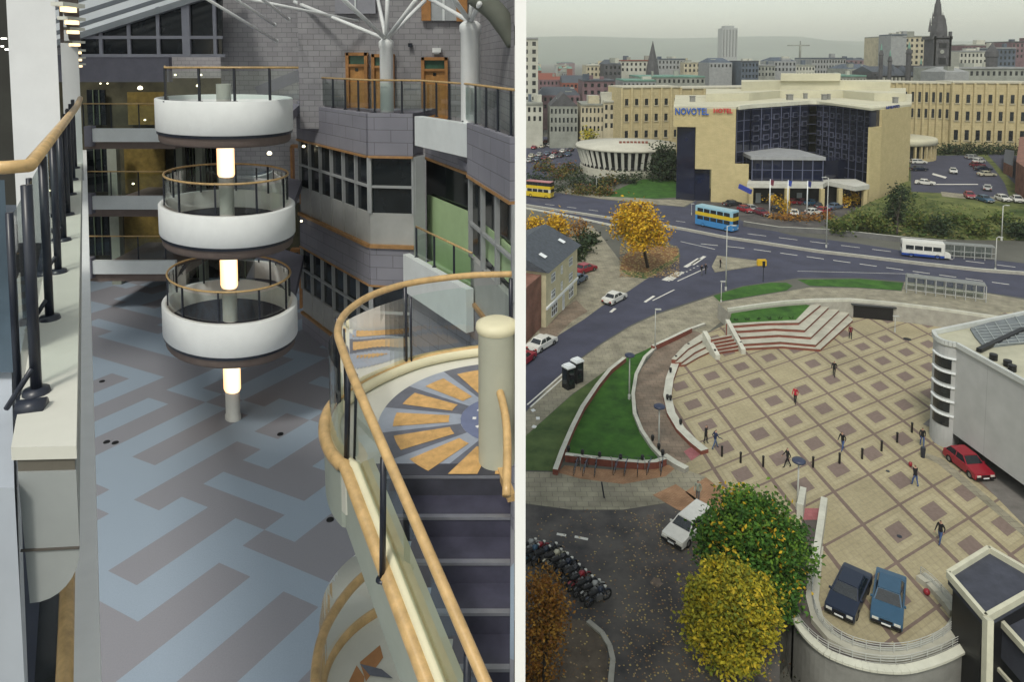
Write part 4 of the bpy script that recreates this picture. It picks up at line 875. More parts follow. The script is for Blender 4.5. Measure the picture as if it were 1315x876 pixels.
b = MB(); facade(b, (xa[0] + 1.4, xa[1] + 2), (xb[0], xb[1] + .6), 0, zat(163, 163), .3); facade(b, (xb[0], xb[1] + 1.2), (xc[0], xc[1] + 1.2), 0, zat(217, 163), .3); b.build('side_glazing', m_curt, ht)
C0 = hx(945, 165); C1 = hx(963, 169); C2 = hx(1037, 184); C3 = hx(1047, 184); C4 = hx(1066, 180); C5 = hx(1128, 162.5)
zg0 = 0
b = MB()
for p, q in ((C0, C1), (C1, C2), (C2, C3), (C3, C5)): facade(b, p, q, zg0, HZt - .3, .3)
b.build('curtain_glass', m_curt, ht)
b = MB()
for p, q, n in ((C0, C1, 2), (C1, C2, 6), (C2, C3, 1), (C3, C5, 9)):
    for k in range(n + 1):
        u = on(p, q, k / n); b.box(u[0], u[1] - .15, 0, .16, .2, HZt - .3)
    for r in range(9):
        z = 1.5 + r * 2.5; facade(b, p, q, z, z + .12, .1, 0, .12)
b.build('mullion_grid', m_mull, ht)
m_pane = mat('grey blind window', (.075, .08, .115), .3, .8, .25, spec=.6)
for p, q, n in ((C1, C2, 6), (C3, C5, 9)):
    for k in range(n):
        for r in range(5):
            u0, u1 = on(p, q, (k + .22) / n), on(p, q, (k + .78) / n); z = 8.6 + r * 2.5; b = MB()
            facade(b, u0, u1, z, z + 1.5, .1, 0, .16); facade(b, on(u0, u1, .15), on(u0, u1, .85), z + .25, z + 1.25, .1, 1, .2); b.build('window', [m_pane, m_curt], ht)
W0, W1 = hx(1131, 160), hx(1168, 172); b = MB()
G0 = hx(1117, 157.5)
facade(b, G0, hx(1131, 159.6), 0, zat(163, 158), .6); facade(b, hx(1131, 159.6), hx(1168, 172), 0, HZt, .6); b.build('right_wall', m_cream_h, ht)
b = MB(); facade(b, hx(1117, 157.7), hx(1132, 161.3), zat(163, 158), HZt - .3, .4); b.build('corner_glazing', m_curt, ht)
b = MB(); P = [xa, xd, (C0[0], C0[1] - 1), C1, C2, C3, hx(1117, 157.2), hx(1132, 161), hx(1168, 171.8), hx(1168, 222), hx(866, 215)]
b.prism(P, HZt, HZt + .5, 0); b.prism([(p[0], p[1]) for p in (hx(868, 190), hx(930, 175), C2, C3, hx(1135, 175), hx(1160, 180), hx(1160, 220), hx(870, 212))], .2, HZt - .05, 1); b.build('roof', [m_roofc, m_cream_h], ht)
b = MB(); b.prism([hx(905, 182), hx(960, 186), hx(1000, 200), hx(1080, 200), hx(1120, 186), hx(1160, 184), hx(1160, 218), hx(905, 212)], HZt + .52, HZt + 2.6); b.build('roof_tier', m_roofc, ht)
b = MB(); b.prism([hx(950, 198), hx(1000, 206), hx(1082, 206), hx(1140, 198), hx(1140, 218), hx(950, 216)], HZt + 2.6, HZt + 5.2); b.prism([hx(1000, 205), hx(1076, 205), hx(1076, 216), hx(1000, 216)], HZt + 5.2, HZt + 7.3); b.build('penthouse', m_roofc, ht)
b = MB(); facade(b, (C0[0], C0[1] - 1), C1, HZt - .3, HZt + .7, .5, 0, .3); facade(b, C1, C2, HZt - .3, HZt + .7, .5, 0, .3); facade(b, C2, C3, HZt - .3, HZt + .7, .5, 0, .3); facade(b, C3, C5, HZt - .3, HZt + .7, .5, 0, .3); b.build('roof_fascia', mat('white fascia', (.62, .61, .5), .7, .08, 1), ht)
for x, Y, w in ((888, 182, 1.2), (1012, 190, 1.4), (1032, 196, .9), (1056, 190, 1.1), (1062, 192, .7), (1147, 176, 1.0)):
    p = hx(x, Y); b = MB(); b.box(p[0], p[1], HZt + .5, w, w, 1.4); b.box(p[0], p[1], HZt + 1.9, w * 1.2, w * 1.2, .15); b.build('roof_vent', mat('vent grey', (.2, .2, .19), .7, .2, 2), ht)
# lobby pavilion and canopy
b = MB(); L0, L1 = hx(966, 160.5), hx(1057, 159.5); zl0, zl1 = zat(232, 160), zat(205, 160)
facade(b, L0, L1, zl0, zl1, 8); b.build('lobby_glass', m_curt, ht)
b = MB(); b.prism([(L0[0] - .4, L0[1] - .5), (L1[0] + .4, L1[1] - .5), (L1[0] - .5, 172), (L1[0] - 7, 178), (L0[0] + 6, 174), (L0[0], 168)], zl1, zl1 + .8); b.build('lobby_roof', mat('lobby roof grey', (.3, .31, .32), .6, .15, .6), ht)
b = MB(); facade(b, hx(1060, 162), hx(1085, 165), zat(232, 162), zl1 - .6, 5); b.build('lobby_glass', m_curt, ht)
b = MB()
for k in range(8): u = on(L0, L1, k / 7); b.box(u[0], u[1] - .1, zl0, .18, .2, zl1 - zl0)
facade(b, L0, L1, (zl0 + zl1) / 2, (zl0 + zl1) / 2 + .12, .1, 0, .1); b.build('lobby_mullion', m_mull, ht)
b = MB(); b.prism([hx(960, 157), hx(1058, 156.2), hx(1064, 160), hx(1100, 153), hx(1118, 155.5), hx(1100, 163), hx(962, 163)], zl0 - 1.1, zl0 - .1); b.build('canopy', mat('canopy white', (.5, .5, .45), .7, .1, 1), ht)
b = MB(); b.beam((*hx(950, 155), zl0 - .3), (*hx(966, 152.5), zl0 - 1.2), .4, 1.0); b.build('entrance_banner', mat('blue banner', (.03, .05, .3), .6, .1, 2), ht)
for x, Y in ((965, 157), (1012, 156.6), (1057, 156), (1080, 156), (1112, 155.5)):
    p = hx(x, Y); b = MB(); b.box(p[0], p[1], 0, .9, .9, zl0 - 1.1); b.build('canopy_column', m_cream_h, ht)
b = MB(); p, q = hx(964, 162), hx(1110, 160); facade(b, p, q, .05, zl0 - 1.1, .3); b.build('entrance_glass', m_black, ht)
for x in (975, 992, 1028, 1070):
    p = hx(x, 161); b = MB(); b.box(p[0], p[1], .1, 1.2, .1, 2.4); b.build('entrance_door', mat('pale door', (.3, .33, .34), .4, .1, 3), ht)
for x0 in (888, 912, 921):
    pass
def sign(txt, x, y, Y, h, m, name, parent, ry=0, w=None):
    c = bpy.data.curves.new(name, 'FONT'); c.body = txt; c.size = h * 1.38; c.extrude = .06; c.offset = .045; c.align_x = 'LEFT'; c.resolution_u = 2
    o = bpy.data.objects.new(name, c); COL.objects.link(o); bpy.context.view_layer.update()
    me = bpy.data.meshes.new_from_object(o.evaluated_get(bpy.context.evaluated_depsgraph_get())); bpy.data.objects.remove(o)
    o = bpy.data.objects.new(name, me); COL.objects.link(o); me.materials.clear(); me.materials.append(m)
    p = D(x, y, Y); wd = max(v.co.x for v in me.vertices) - min(v.co.x for v in me.vertices)
    s = (w / wd) if w else 1
    for v in me.vertices: v.co.x *= s
    o.parent = parent; o.location = p - OFF[parent.name]; o.rotation_euler = (rad(90), 0, ry); OFF[o.name] = OFF[parent.name]; return o
aw = math.atan2(xd[1] - xa[1], xd[0] - xa[0])
def onwall(x, y): 
    t = (x - 864) / (944 - 864); Y = 164 + t * (161.7 - 164) - .3; return Y
sign('NOVOTEL', 866.5, 146.5, onwall(866, 0), 1.6, mat('sign blue', (.02, .10, .42), .5, .05, 3), 'sign_letters', ht, aw, 7.7)
sign('HOTEL', 916, 144.5, onwall(914, 0) - .1, 1.05, mat('sign red', (.5, .03, .04), .5, .05, 3), 'sign_letters', ht, aw, 4.3)
aw2 = math.atan2(172 - 159.6, hx(1168, 172)[0] - hx(1131, 159.6)[0])
sign('NOVOTEL', 1138, 144, 159.6 + (1138 - 1131) / 37 * 12.4 - .5, 1.5, mat('sign navy', (.015, .03, .16), .5, .05, 3), 'sign_letters', ht, aw2, 8.6)
sign('HOTEL', 1143, 153, 159.6 + (1143 - 1131) / 37 * 12.4 - .5, 1.1, MC['sign navy'], 'sign_letters', ht, aw2, 4.8)
# ---- long cream offices behind
def office(name, label, p, q, z0, z1, rows, n, dep=14, mw=None, roofm=None, arch=False):
    t = thing(name, label, 'building', (p[0], p[1], z0)); b = MB(); facade(b, p, q, z0, z1, dep); b.build('wall', mw or m_cream_w, t)
    b = MB(); facade(b, p, q, z1, z1 + .5, dep, 0, .4); b.build('cornice', mat('pale cornice', (.45, .43, .34), .8, .15, 1), t)
    for (zb, zh, wf) in rows:
        for k in range(n):
            u0, u1 = on(p, q, (k + .5 - wf / 2) / n), on(p, q, (k + .5 + wf / 2) / n); b = MB(); facade(b, u0, u1, zb, zb + zh, .2, 0, .05)
            facade(b, on(u0, u1, -.25), on(u0, u1, 1.25), zb - .35, zb - .05, .2, 1, .28); b.build('window', [m_win, m_sand], t)
    b = MB()
    for k in range(n + 1): u = on(p, q, k / n); b.box(u[0], u[1] - .2, z0, .7, .8, z1 - z0)
    b.build('pilaster', mw or m_cream_w, t); return t
Yo = 255
office('office_building', 'long cream stone office block with small dark windows left behind the hotel', XY(797, Yo - 5), XY(872, Yo), 0, zat(112, Yo), [(zat(175, Yo), 2.6, .32), (zat(154, Yo), 2.6, .32), (zat(134, Yo), 2.4, .32)], 6)
office('office_building', 'cream stone office block with one row of small windows seen over the hotel corner', XY(872, Yo + 1), XY(1000, Yo + 14), 0, zat(114, Yo), [(zat(129, Yo), 1.3, .3)], 9)
Yr = 232
office('office_building', 'curved end of the long cream office block with dense tall windows right of the hotel', XY(1120, 240), XY(1216, Yr - 2), 0, zat(107, Yr), [(zat(131, Yr), 3.4, .4), (zat(151, Yr), 3.0, .4)], 11)
office('office_building', 'long cream office block with three rows of dark windows above the car park', XY(1217, Yr - 3), XY(1330, Yr - 8), 0, zat(106, Yr), [(zat(131, Yr), 2.8, .34), (zat(153, Yr), 3.0, .34), (zat(178, Yr), 3.4, .38)], 8)
cc_ = thing('colonnade', 'low curved cream colonnade with pale flat roof beside the hotel right wall', 'building', (*XY(1190, 205), 0))
cp = D(1172, 170, 205); b = MB(); b.lathe([(.1, 9.9), (11, 9.9), (11.3, 9.5), (11.3, 8.2), (10.6, 8.0)], (cp.x, 214, 0), 40); b.build('roof', m_roofc, cc_, True)
b = MB(); b.lathe([(10, 0), (10, 8)], (cp.x, 214, 0), 40); b.build('wall', m_win, cc_)
b = MB()
for k in range(36): t = 2 * math.pi * k / 36; b.box(cp.x + 10.6 * math.cos(t), 214 + 10.6 * math.sin(t), 3.4, .8, .5, 4.8, t)
b.lathe([(10.9, 0), (10.9, 4.2), (10, 4.2)], (cp.x, 214, 0), 40); b.build('fin', m_cream_w, cc_)
# ---- rotunda
rt = thing('rotunda', 'low round white registry hall with vertical fins and pale disc roof', 'building', (*XY(804, 208), 0))
rp = D(806, 200, 208); rx, ry = rp.x, 208
b = MB(); b.lathe([(.01, 9.6), (4, 9.3), (15.6, 8.3), (15.9, 7.7), (15.2, 7.5)], (rx, ry, 0), 64); b.build('roof', mat('pale disc roof', (.46, .45, .38), .85, .1, .2), rt, True)
b = MB(); b.lathe([(12.5, 1), (12.5, 7.7)], (rx, ry, 0), 64); b.build('glass_drum', m_win, rt)
m_fin = mat('white fin', (.55, .55, .49), .7, .08, 1)
for k in range(48):
    t = 2 * math.pi * k / 48; b = MB(); c, s = math.cos(t), math.sin(t)
    b.beam((rx + 15.2 * c, ry + 15.2 * s, 7.7), (rx + 13.6 * c, ry + 13.6 * s, 2.4), .75, .8); b.build('fin', m_fin, rt)
b = MB(); b.lathe([(14.4, 0), (14.4, 2.2), (12.5, 2.2)], (rx, ry, 0), 64); b.build('base_wall', m_step2, rt)
b = MB(); b.lathe([(14.0, 2.2), (14.0, 2.9), (12.5, 2.9)], (rx, ry, 0), 64); b.build('base_band', m_black, rt)
b = MB()
for k in range(8): b.box(rx - 3 + k * 1.1, ry - 5, 9.1, .7, .6, .6)
b.build('roof_vent', m_red, rt)
# ---- terraced building at left edge
th_ = thing('terraced_house', 'cream three storey corner building with slate roof and two skylights', 'building', G(700, 440))
k0 = G(702, 412, 0); k1 = G(740, 378, 0)       # street face from near to far corner
k0, k1 = G(701, 421), G(741, 378)
dd = (k1 - k0).normalized(); nn = Vector((-dd.y, dd.x, 0))
zt_ = 7.2
P = [k0, k1, k1 + nn * 11, k0 + nn * 11]; b = MB(); b.prism([p[:2] for p in P], 0, zt_); b.build('wall', mat('cream render', (.52, .48, .32), .85, .12, .8), th_)
b = MB(); e0 = k0 - dd * .4 - nn * .5; e1 = k1 + dd * .4 - nn * .5; r0_ = e0 + nn * 5.5; r1_ = e1 + nn * 5.5; h0_, h1_ = e0 + nn * 12, e1 + nn * 12
v = lambda p, z: Vector((p.x, p.y, z))
b.face([v(e0, zt_), v(e1, zt_), v(r1_, zt_ + 2.6), v(r0_, zt_ + 2.6)]); b.face([v(r0_, zt_ + 2.6), v(r1_, zt_ + 2.6), v(h1_, zt_), v(h0_, zt_)])
b.face([v(e0, zt_), v(r0_, zt_ + 2.6), v(h0_, zt_)]); b.face([v(e1, zt_), v(h1_, zt_), v(r1_, zt_ + 2.6)]); b.face([v(e0, zt_), v(h0_, zt_), v(h1_, zt_), v(e1, zt_)]); b.build('roof', m_slate, th_)
L = (k1 - k0).length
def win(u, w, z, h, nm='window', frames=True):
    b = MB(); a = k0 + dd * (L * u - w / 2) - nn * .0; c = a + dd * w
    P = [a - nn * .02, c - nn * .02, c + nn * .1, a + nn * .1]; b.prism([p[:2] for p in P], z, z + h)
    if frames:
        for s in (0, .33, .66, 1): p = a.lerp(c, s) - nn * .04; b.box(p.x, p.y, z, .07, .07, h, math.atan2(dd.y, dd.x), 1)
        for zz in (z, z + h * .55, z + h - .06): b.beam(v(a - nn * .05, zz), v(c - nn * .05, zz), .08, .08, 1)
    b.build(nm, [m_win, m_white2], th_)
for z, h in ((3.0, 1.1), (5.2, 1.1)):
    for u, w in ((.2, 1.5), (.46, .6), (.76, 1.5)): win(u, w, z, h)
win(.24, 2.2, .6, 1.5, 'shop_window'); win(.78, 2.0, .6, 1.5, 'shop_window'); win(.52, .8, .05, 2.0, 'door')
b = MB(); b.beam(v(k0 - nn * .1, 2.45), v(k1 - nn * .1, 2.45), .2, .28); b.build('shop_fascia', m_white2, th_)
for s in (.25, .8):
    a = (e0.lerp(e1, s)); p0_ = v(a + nn * 1.6, zt_ + .85); b = MB(); q = dd * .5; u_ = (nn * 1 + Vector((0, 0, .47))) * .9
    b.face([p0_ - q + Vector((0, 0, .06)), p0_ + q + Vector((0, 0, .06)), p0_ + q + u_ + Vector((0, 0, .06)), p0_ - q + u_ + Vector((0, 0, .06))]); b.build('skylight', m_white2, th_)
b = MB(); a = k0 - dd * .1; P = [a - dd * 5.5 + nn * .6, a + nn * .6 , a + nn * 10, a - dd * 5.5 + nn * 10]; b.prism([p[:2] for p in P], 0, 6.8)
nbh = tag(b.build('brick_house', m_brick), 'dark red brick house front at the very left beside the cream corner building', 'building')
# ---- grey faceted building on the right of the square
gb = thing('grey_building', 'large pale grey clad building with rounded glazed corner on the right of the square', 'building', G(1205, 545))
zR = 9.6; m_clad = brick('silver cladding', (.42, .43, .425), (.44, .45, .445), (.34, .35, .35), 4.2, 12, .03, noise=.12, off=0)
C_a, C_b = G(1199, 424, zR), G(1229, 440, zR)
far = G(1330, 384, zR); nr = G(1420, 545, zR)
def arc3(a, bq, cc, n=10):
    return [a * (1 - t) ** 2 + bq * 2 * t * (1 - t) + cc * t * t for t in [k / n for k in range(n + 1)]]
arc = arc3(C_a, G(1200, 436, zR), C_b)
arcxy = [(p.x, p.y) for p in arc]
zU = 1.5
foot = arcxy + [(nr.x, nr.y), (nr.x + 15, nr.y + 12), (far.x + 5, far.y)]
b = MB(); b.prism(foot, zU, zR - .5, 0, 0, 1); b.build('cladding', [m_clad, m_black], gb)
b = MB(); b.prism([(p[0] , p[1]) for p in arcxy] + [(arcxy[-1][0] + 1.2, arcxy[-1][1] + 1.0), (arcxy[0][0] + 2, arcxy[0][1] + 1)], 0.02, zU); b.build('corner_base', m_clad, gb)
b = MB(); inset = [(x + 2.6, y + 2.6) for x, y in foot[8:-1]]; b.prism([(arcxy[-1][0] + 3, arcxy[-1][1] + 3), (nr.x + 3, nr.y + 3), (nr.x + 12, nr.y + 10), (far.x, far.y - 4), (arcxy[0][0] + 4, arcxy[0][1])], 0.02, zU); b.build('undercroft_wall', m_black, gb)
b = MB(); rim_ = foot
for i in range(len(rim_)):
    p, q = rim_[i], rim_[(i + 1) % len(rim_)]; b.beam((p[0], p[1], zR - .2), (q[0], q[1], zR - .2), .3, .4)
b.build('parapet', mat('pale parapet', (.48, .5, .48), .7, .08, 1), gb)
b = MB(); b.prism([(x, y) for x, y in foot], zR - .5, zR - .42); b.build('roof', mat('cream roof', (.42, .41, .31), .9, .15, .4), gb)
b = MB(); P = px([(1246, 418), (1330, 392), (1420, 402), (1420, 430), (1315, 436), (1264, 442), (1252, 428)], zR); b.prism(P, zR - .41, zR - .25); b.build('roof_plant', mat('slate grey plant roof', (.16, .18, .19), .7, .15, 1), gb)
b = MB()
for k in range(9): a, c = G(1252 + k * 13, 418 - k * 3.6, zR), G(1268 + k * 14, 441 - k * 1.2, zR); b.beam((a.x, a.y, zR - .2), (c.x, c.y, zR - .2), .07, .07)
for k in range(7): a, c = G(1250 + k * 2.6, 419 + k * 3.6, zR), G(1420, 402 + k * 4.5, zR); b.beam((a.x, a.y, zR - .19), (c.x, c.y, zR - .19), .06, .06)
b.build('roof_grid', mat('grid grey', (.3, .33, .33), .6, .1, 1), gb)
b = MB(); a, c = G(1257, 447, zR), G(1315, 420, zR); b.beam((a.x, a.y, zR - .2), (c.x, c.y, zR - .2), .4, .3); b.build('roof_gutter', m_black, gb)
for x, y in ((1276, 456), (1294, 464), (1300, 470)):
    p = G(x, y, zR); b = MB(); b.lathe([(.001, .5), (.3, .5), (.3, 0)], (p.x, p.y, zR - .42), 12); b.build('roof_vent', m_black, gb)
ctr = sum((Vector(p) for p in arcxy), Vector((0, 0))) / len(arcxy)
for k in range(5):
    za = zR - 1.6 - 1.28 * k
    b = MB(); A_ = arc[3:10]; ctr3 = Vector((arcxy[-1][0] + 1.5, arcxy[0][1] + .5, 0)); A_ = [p + Vector((p.x - ctr3.x, p.y - ctr3.y, 0)).normalized() * .05 for p in A_]
    b.strip([v(p, za - .9) for p in A_], [v(p, za) for p in A_]); b.build('window', m_win, gb)
    b = MB(); A_ = arc[2:11]
    for i in range(len(A_) - 1): b.beam(v(A_[i], za + .1), v(A_[i + 1], za + .1), .3, .12)
    b.build('window_ledge', m_white2, gb)
# ---- corner building bottom right: dark roof trays in pale frames
cb = thing('corner_building', 'dark flat roofed corner block with pale stone edges at the lower right', 'building', G(1300, 840, -3.9))
zq = 4.0
ra, rb_, rc_, rd_ = G(1218, 734, zq), G(1270, 702, zq), G(1345, 745, zq), G(1266, 790, zq)
b = MB(); b.prism([p[:2] for p in (ra, rb_, rc_, rd_)], zq - .8, zq - .35); b.build('roof_tray', mat('dark tray roof', (.05, .055, .075), .85, .25, 1), cb)
b = MB()
for p, q in ((ra, rb_), (rb_, rc_), (rc_, rd_), (rd_, ra)): b.beam(v(p, zq - .2), v(q, zq - .2), .24, .4)
b.build('stone_edge', mat('cream stone edge', (.55, .54, .42), .8, .1, 1), cb)
b = MB(); b.prism([p[:2] for p in (ra + Vector((.3, 0, 0)), rb_ , rc_, rd_ + Vector((0, .3, 0)))], -3.9, zq - .8); b.build('wall', m_black, cb)
b = MB(); rd2 = rd_ + Vector((-.05, -.25, 0)); b.beam(v(rd2, zq), v(rd2 + Vector((-.55, -1.0, 0)), -1.2), .35, .4); b.beam(v(rd2 + Vector((-.55, -1.0, 0)), -1.2), v(rd2 + Vector((-.7, -1.4, 0)), -3.9), .35, .4); b.build('corner_post', mat('cream stone edge', (.55, .54, .42)), cb)
zq2 = 2.6; P = [G(x, y, zq2) for x, y in ((1283, 797), (1340, 768), (1400, 840), (1340, 860))]; b = MB(); b.prism([p[:2] for p in P], zq2 - 2, zq2 - .3); b.build('roof_tray', mat('dark tray roof', (.05, .055, .075)), cb)
b = MB()
for p, q in ((P[0], P[1]), (P[0], P[3])): b.beam(v(p, zq2), v(q, zq2), .25, .35)
b.build('stone_edge', MC['cream stone edge'], cb)
b = MB(); P2 = [G(1264, 840, 0), G(1300, 880, 0)]; b.beam(P2[0], P2[1], .15, .2); b.build('stone_edge', MC['cream stone edge'], cb)
b = MB(); P = px([(1252, 826), (1290, 800), (1400, 800), (1400, 930), (1244, 930)], -1.5); b.prism(P, -3.9, -1.5); b.build('lower_block', m_black, cb)
# ---- terrace outer wall and rails
tw2 = thing('terrace_wall', 'curved grey retaining wall with white coping round the end of the square', 'wall', G(1100, 850, -4))
g = smooth_path([G(x, y, .35) for x, y in ((1012, 768), (1020, 790), (1036, 815), (1060, 836), (1090, 849), (1125, 857), (1165, 858), (1205, 847), (1235, 833), (1254, 821))], 4)
b = MB()
for i in range(len(g) - 1):
    s = Vector((0, .3, 0)); b.prism([g[i][:2], g[i + 1][:2], (g[i + 1] + s)[:2], (g[i] + s)[:2]], -4, .2)
b.build('wall', mat('grey render wall', (.24, .24, .22), .85, .25, .5, detail=9), tw2)
b = MB()
for i in range(len(g) - 1): b.beam(v(g[i], .27), v(g[i + 1], .27), .5, .14)
b.build('coping', mat('white stone coping', (.62, .62, .52), .7, .08, 1), tw2)
m_rail = mat('white rail paint', (.45, .46, .43), .5, .08, 2)
def multirail(name, label, pts, h, n, z=0):
    pts = [v(p, z) for p in pts]; t = thing(name, label, 'railing', pts[0])
    for k in range(n):
        b = MB(); b.tube([p + Vector((0, 0, h * (k + 1) / n)) for p in pts], .02, 6); b.build('rail', m_rail, t, True)
    b = MB()
    for p in pts[::2]: b.box(p.x, p.y, z, .045, .045, h)
    b.build('post', m_rail, t); return t
multirail('railing', 'outer curved white bar railing just inside the terrace wall', [p + Vector((.05, .45, 0)) for p in g[1:]], .6, 4, .05)
ing = smooth_path([G(x, y - 1, .35) for x, y in ((1046, 735), (1043, 768), (1050, 795), (1068, 816), (1095, 831), (1130, 839), (1165, 838), (1198, 827), (1222, 811), (1231, 797))], 4)
wall('kerb_wall', 'broad curved pale kerb wall round the two parked dark blue cars', 'wall', [(1050, 700), (1046, 735), (1043, 768), (1050, 795), (1068, 816), (1095, 831), (1130, 839), (1165, 838), (1198, 827), (1222, 811), (1231, 797)], .35, .75, m_step2)
multirail('railing', 'inner curved white bar railing round the two parked cars', ing, .55, 4, .36)
g3 = [G(x, y) for x, y in ((1182, 745), (1195, 755), (1208, 768), (1220, 782), (1228, 793))]
multirail('railing', 'straight white bar railing right of the parked cars', g3, .9, 6, 0)
b = MB()
for i in range(len(g3) - 1): b.beam(v(g3[i], .2), v(g3[i + 1], .2), .8, .4)
tag(b.build('kerb_wall', m_step2), 'straight pale kerb under the railing right of the parked cars', 'wall')
for q0, q1, h, l in (((1058, 655), (1046, 740), 1.0, 'long sloping white ramp wall left of the parked cars'), ((1031, 645), (1027, 668), 1.2, 'short white ramp wall beside the big green tree')):
    a, c = G(*q0), G(*q1); b = MB(); b.beam(v(a, h / 2), v(c, h / 2), .45, h); tag(b.build('ramp_wall', m_wallc), l, 'wall')
b = MB(); P = px([(990, 800), (1030, 790), (1060, 870), (1050, 930), (960, 930)], -3.6); 
b = MB()
for k in range(900):
    x, y = R.uniform(G(985, 850, -4).x, G(1075, 850, -4).x), R.uniform(30, 42); z = -4 + R.random() * 1.2; s = .12
    b.face([Vector((x + R.uniform(-s, s), y + R.uniform(-s, s), z + R.uniform(-s, s))) for _ in range(3)], R.randrange(2))
tag(b.build('undergrowth', [mat('dark undergrowth', (.015, .02, .008), .95, .3, 2), mat('brown undergrowth', (.06, .03, .012), .95, .3, 2)]), 'dark undergrowth in the sunken gap beside the terrace wall', 'undergrowth', kind='stuff')
# ================================================================== hills and far town
m_hill = mat('far hill', (.10, .13, .09), .95, .3, .002, 0, detail=6)
b = MB(); xs = [-7000 + i * 240 for i in range(60)]
rows = []
for (Y, hh) in ((4300, 0), (5200, 60), (6000, 150), (6800, 225), (7600, 120)):
    rows.append([Vector((x, Y + 120 * math.sin(x * .001), hh * (1 + .10 * math.sin(x * .0006 + .6) + .05 * math.sin(x * .003)) - (hh * .12 if x > 3000 else 0))) for x in xs])
for k in range(len(rows) - 1): b.strip(rows[k], rows[k + 1])
struct(b, 'hills', m_hill, True)
m_pur = mat('mauve brick', (.16, .10, .11), .9, .3, .3); m_grn = mat('green copper roof', (.13, .25, .20), .8, .2, .2)
m_gst = mat('sooty stone', (.075, .075, .08), .9, .35, .3); m_pale = mat('pale render', (.42, .42, .36), .85, .15, .2); m_blu = mat('blue grey roof', (.07, .09, .12), .7, .3, .2); m_mid = mat('mid grey stone', (.24, .25, .22), .85, .25, .2)
def house(name, label, x0, x1, ytop, Y, dep, mw, mr, roof='flat', rows=0, n=0, yr=None, group=None, z0=0, sl=0.0):
    p, q = XY(x0, Y, ytop + 15), XY(x1, Y + sl, ytop + 15); z1 = zat(ytop, Y); t = thing(name, label, 'building', (p[0], Y, z0), group)
    b = MB(); facade(b, p, q, z0, z1, dep); b.build('wall', mw, t)
    b = MB()
    if roof == 'flat': facade(b, p, q, z1, z1 + .7, dep, 0, .4)
    else:
        zr_ = zat(yr if yr is not None else ytop - 6, Y); a, c = Vector((*p, z1)), Vector((*q, z1)); n_v = Vector((0, dep, 0)); e = Vector((.5, -.5, -.2))
        if roof == 'hip':
            m1, m2 = a.lerp(c, .15) + n_v / 2, a.lerp(c, .85) + n_v / 2; m1.z = m2.z = zr_
            b.face([a, c, m2, m1]); b.face([a + n_v, m1, m2, c + n_v]); b.face([a, m1, a + n_v]); b.face([c, c + n_v, m2])
        elif roof == 'gable':
            m1, m2 = a + n_v / 2, c + n_v / 2; m1.z = m2.z = zr_; b.face([a, c, m2, m1]); b.face([a + n_v, m1, m2, c + n_v]); b.face([a, m1, a + n_v]); b.face([c, c + n_v, m2])
        else:
            m1 = (a + c) / 2; m1.z = zr_; b.face([a + Vector((0, -.1, 0)), c + Vector((0, -.1, 0)), m1 + Vector((0, -.1, 0))]); b.face([a, m1, m1 + n_v, a + n_v]); b.face([c, c + n_v, m1 + n_v, m1])
    b.build('roof', mr, t)
    rq = random.Random(int(x0 * 7 + Y))
    for _ in range(rq.randrange(1, 4)):
        u = on(p, q, rq.uniform(.1, .9)); b = MB(); s_ = rq.uniform(1.2, 4); b.box(u[0], u[1] + dep * rq.uniform(.1, .5), z1 - 1, s_ * rq.uniform(.5, 1.6), s_, rq.uniform(1.5, 3.5) + 1.2); b.build('chimney', rq.choice([mw, m_mid, m_blu, m_pale]), t)
    H = z1 - z0
    for r in range(rows):
        for k in range(n):
            u0, u1 = on(p, q, (k + .28) / n), on(p, q, (k + .72) / n); hh = min(1.9, (z1 - max(z0, z1 - 22)) / rows * .6); zb = z1 - (r + 1) * 3.4 + .6
            if zb < 1: continue
            b = MB(); facade(b, u0, u1, zb, zb + 1.8, .2, 0, .05); b.build('window', m_win, t)
    return t
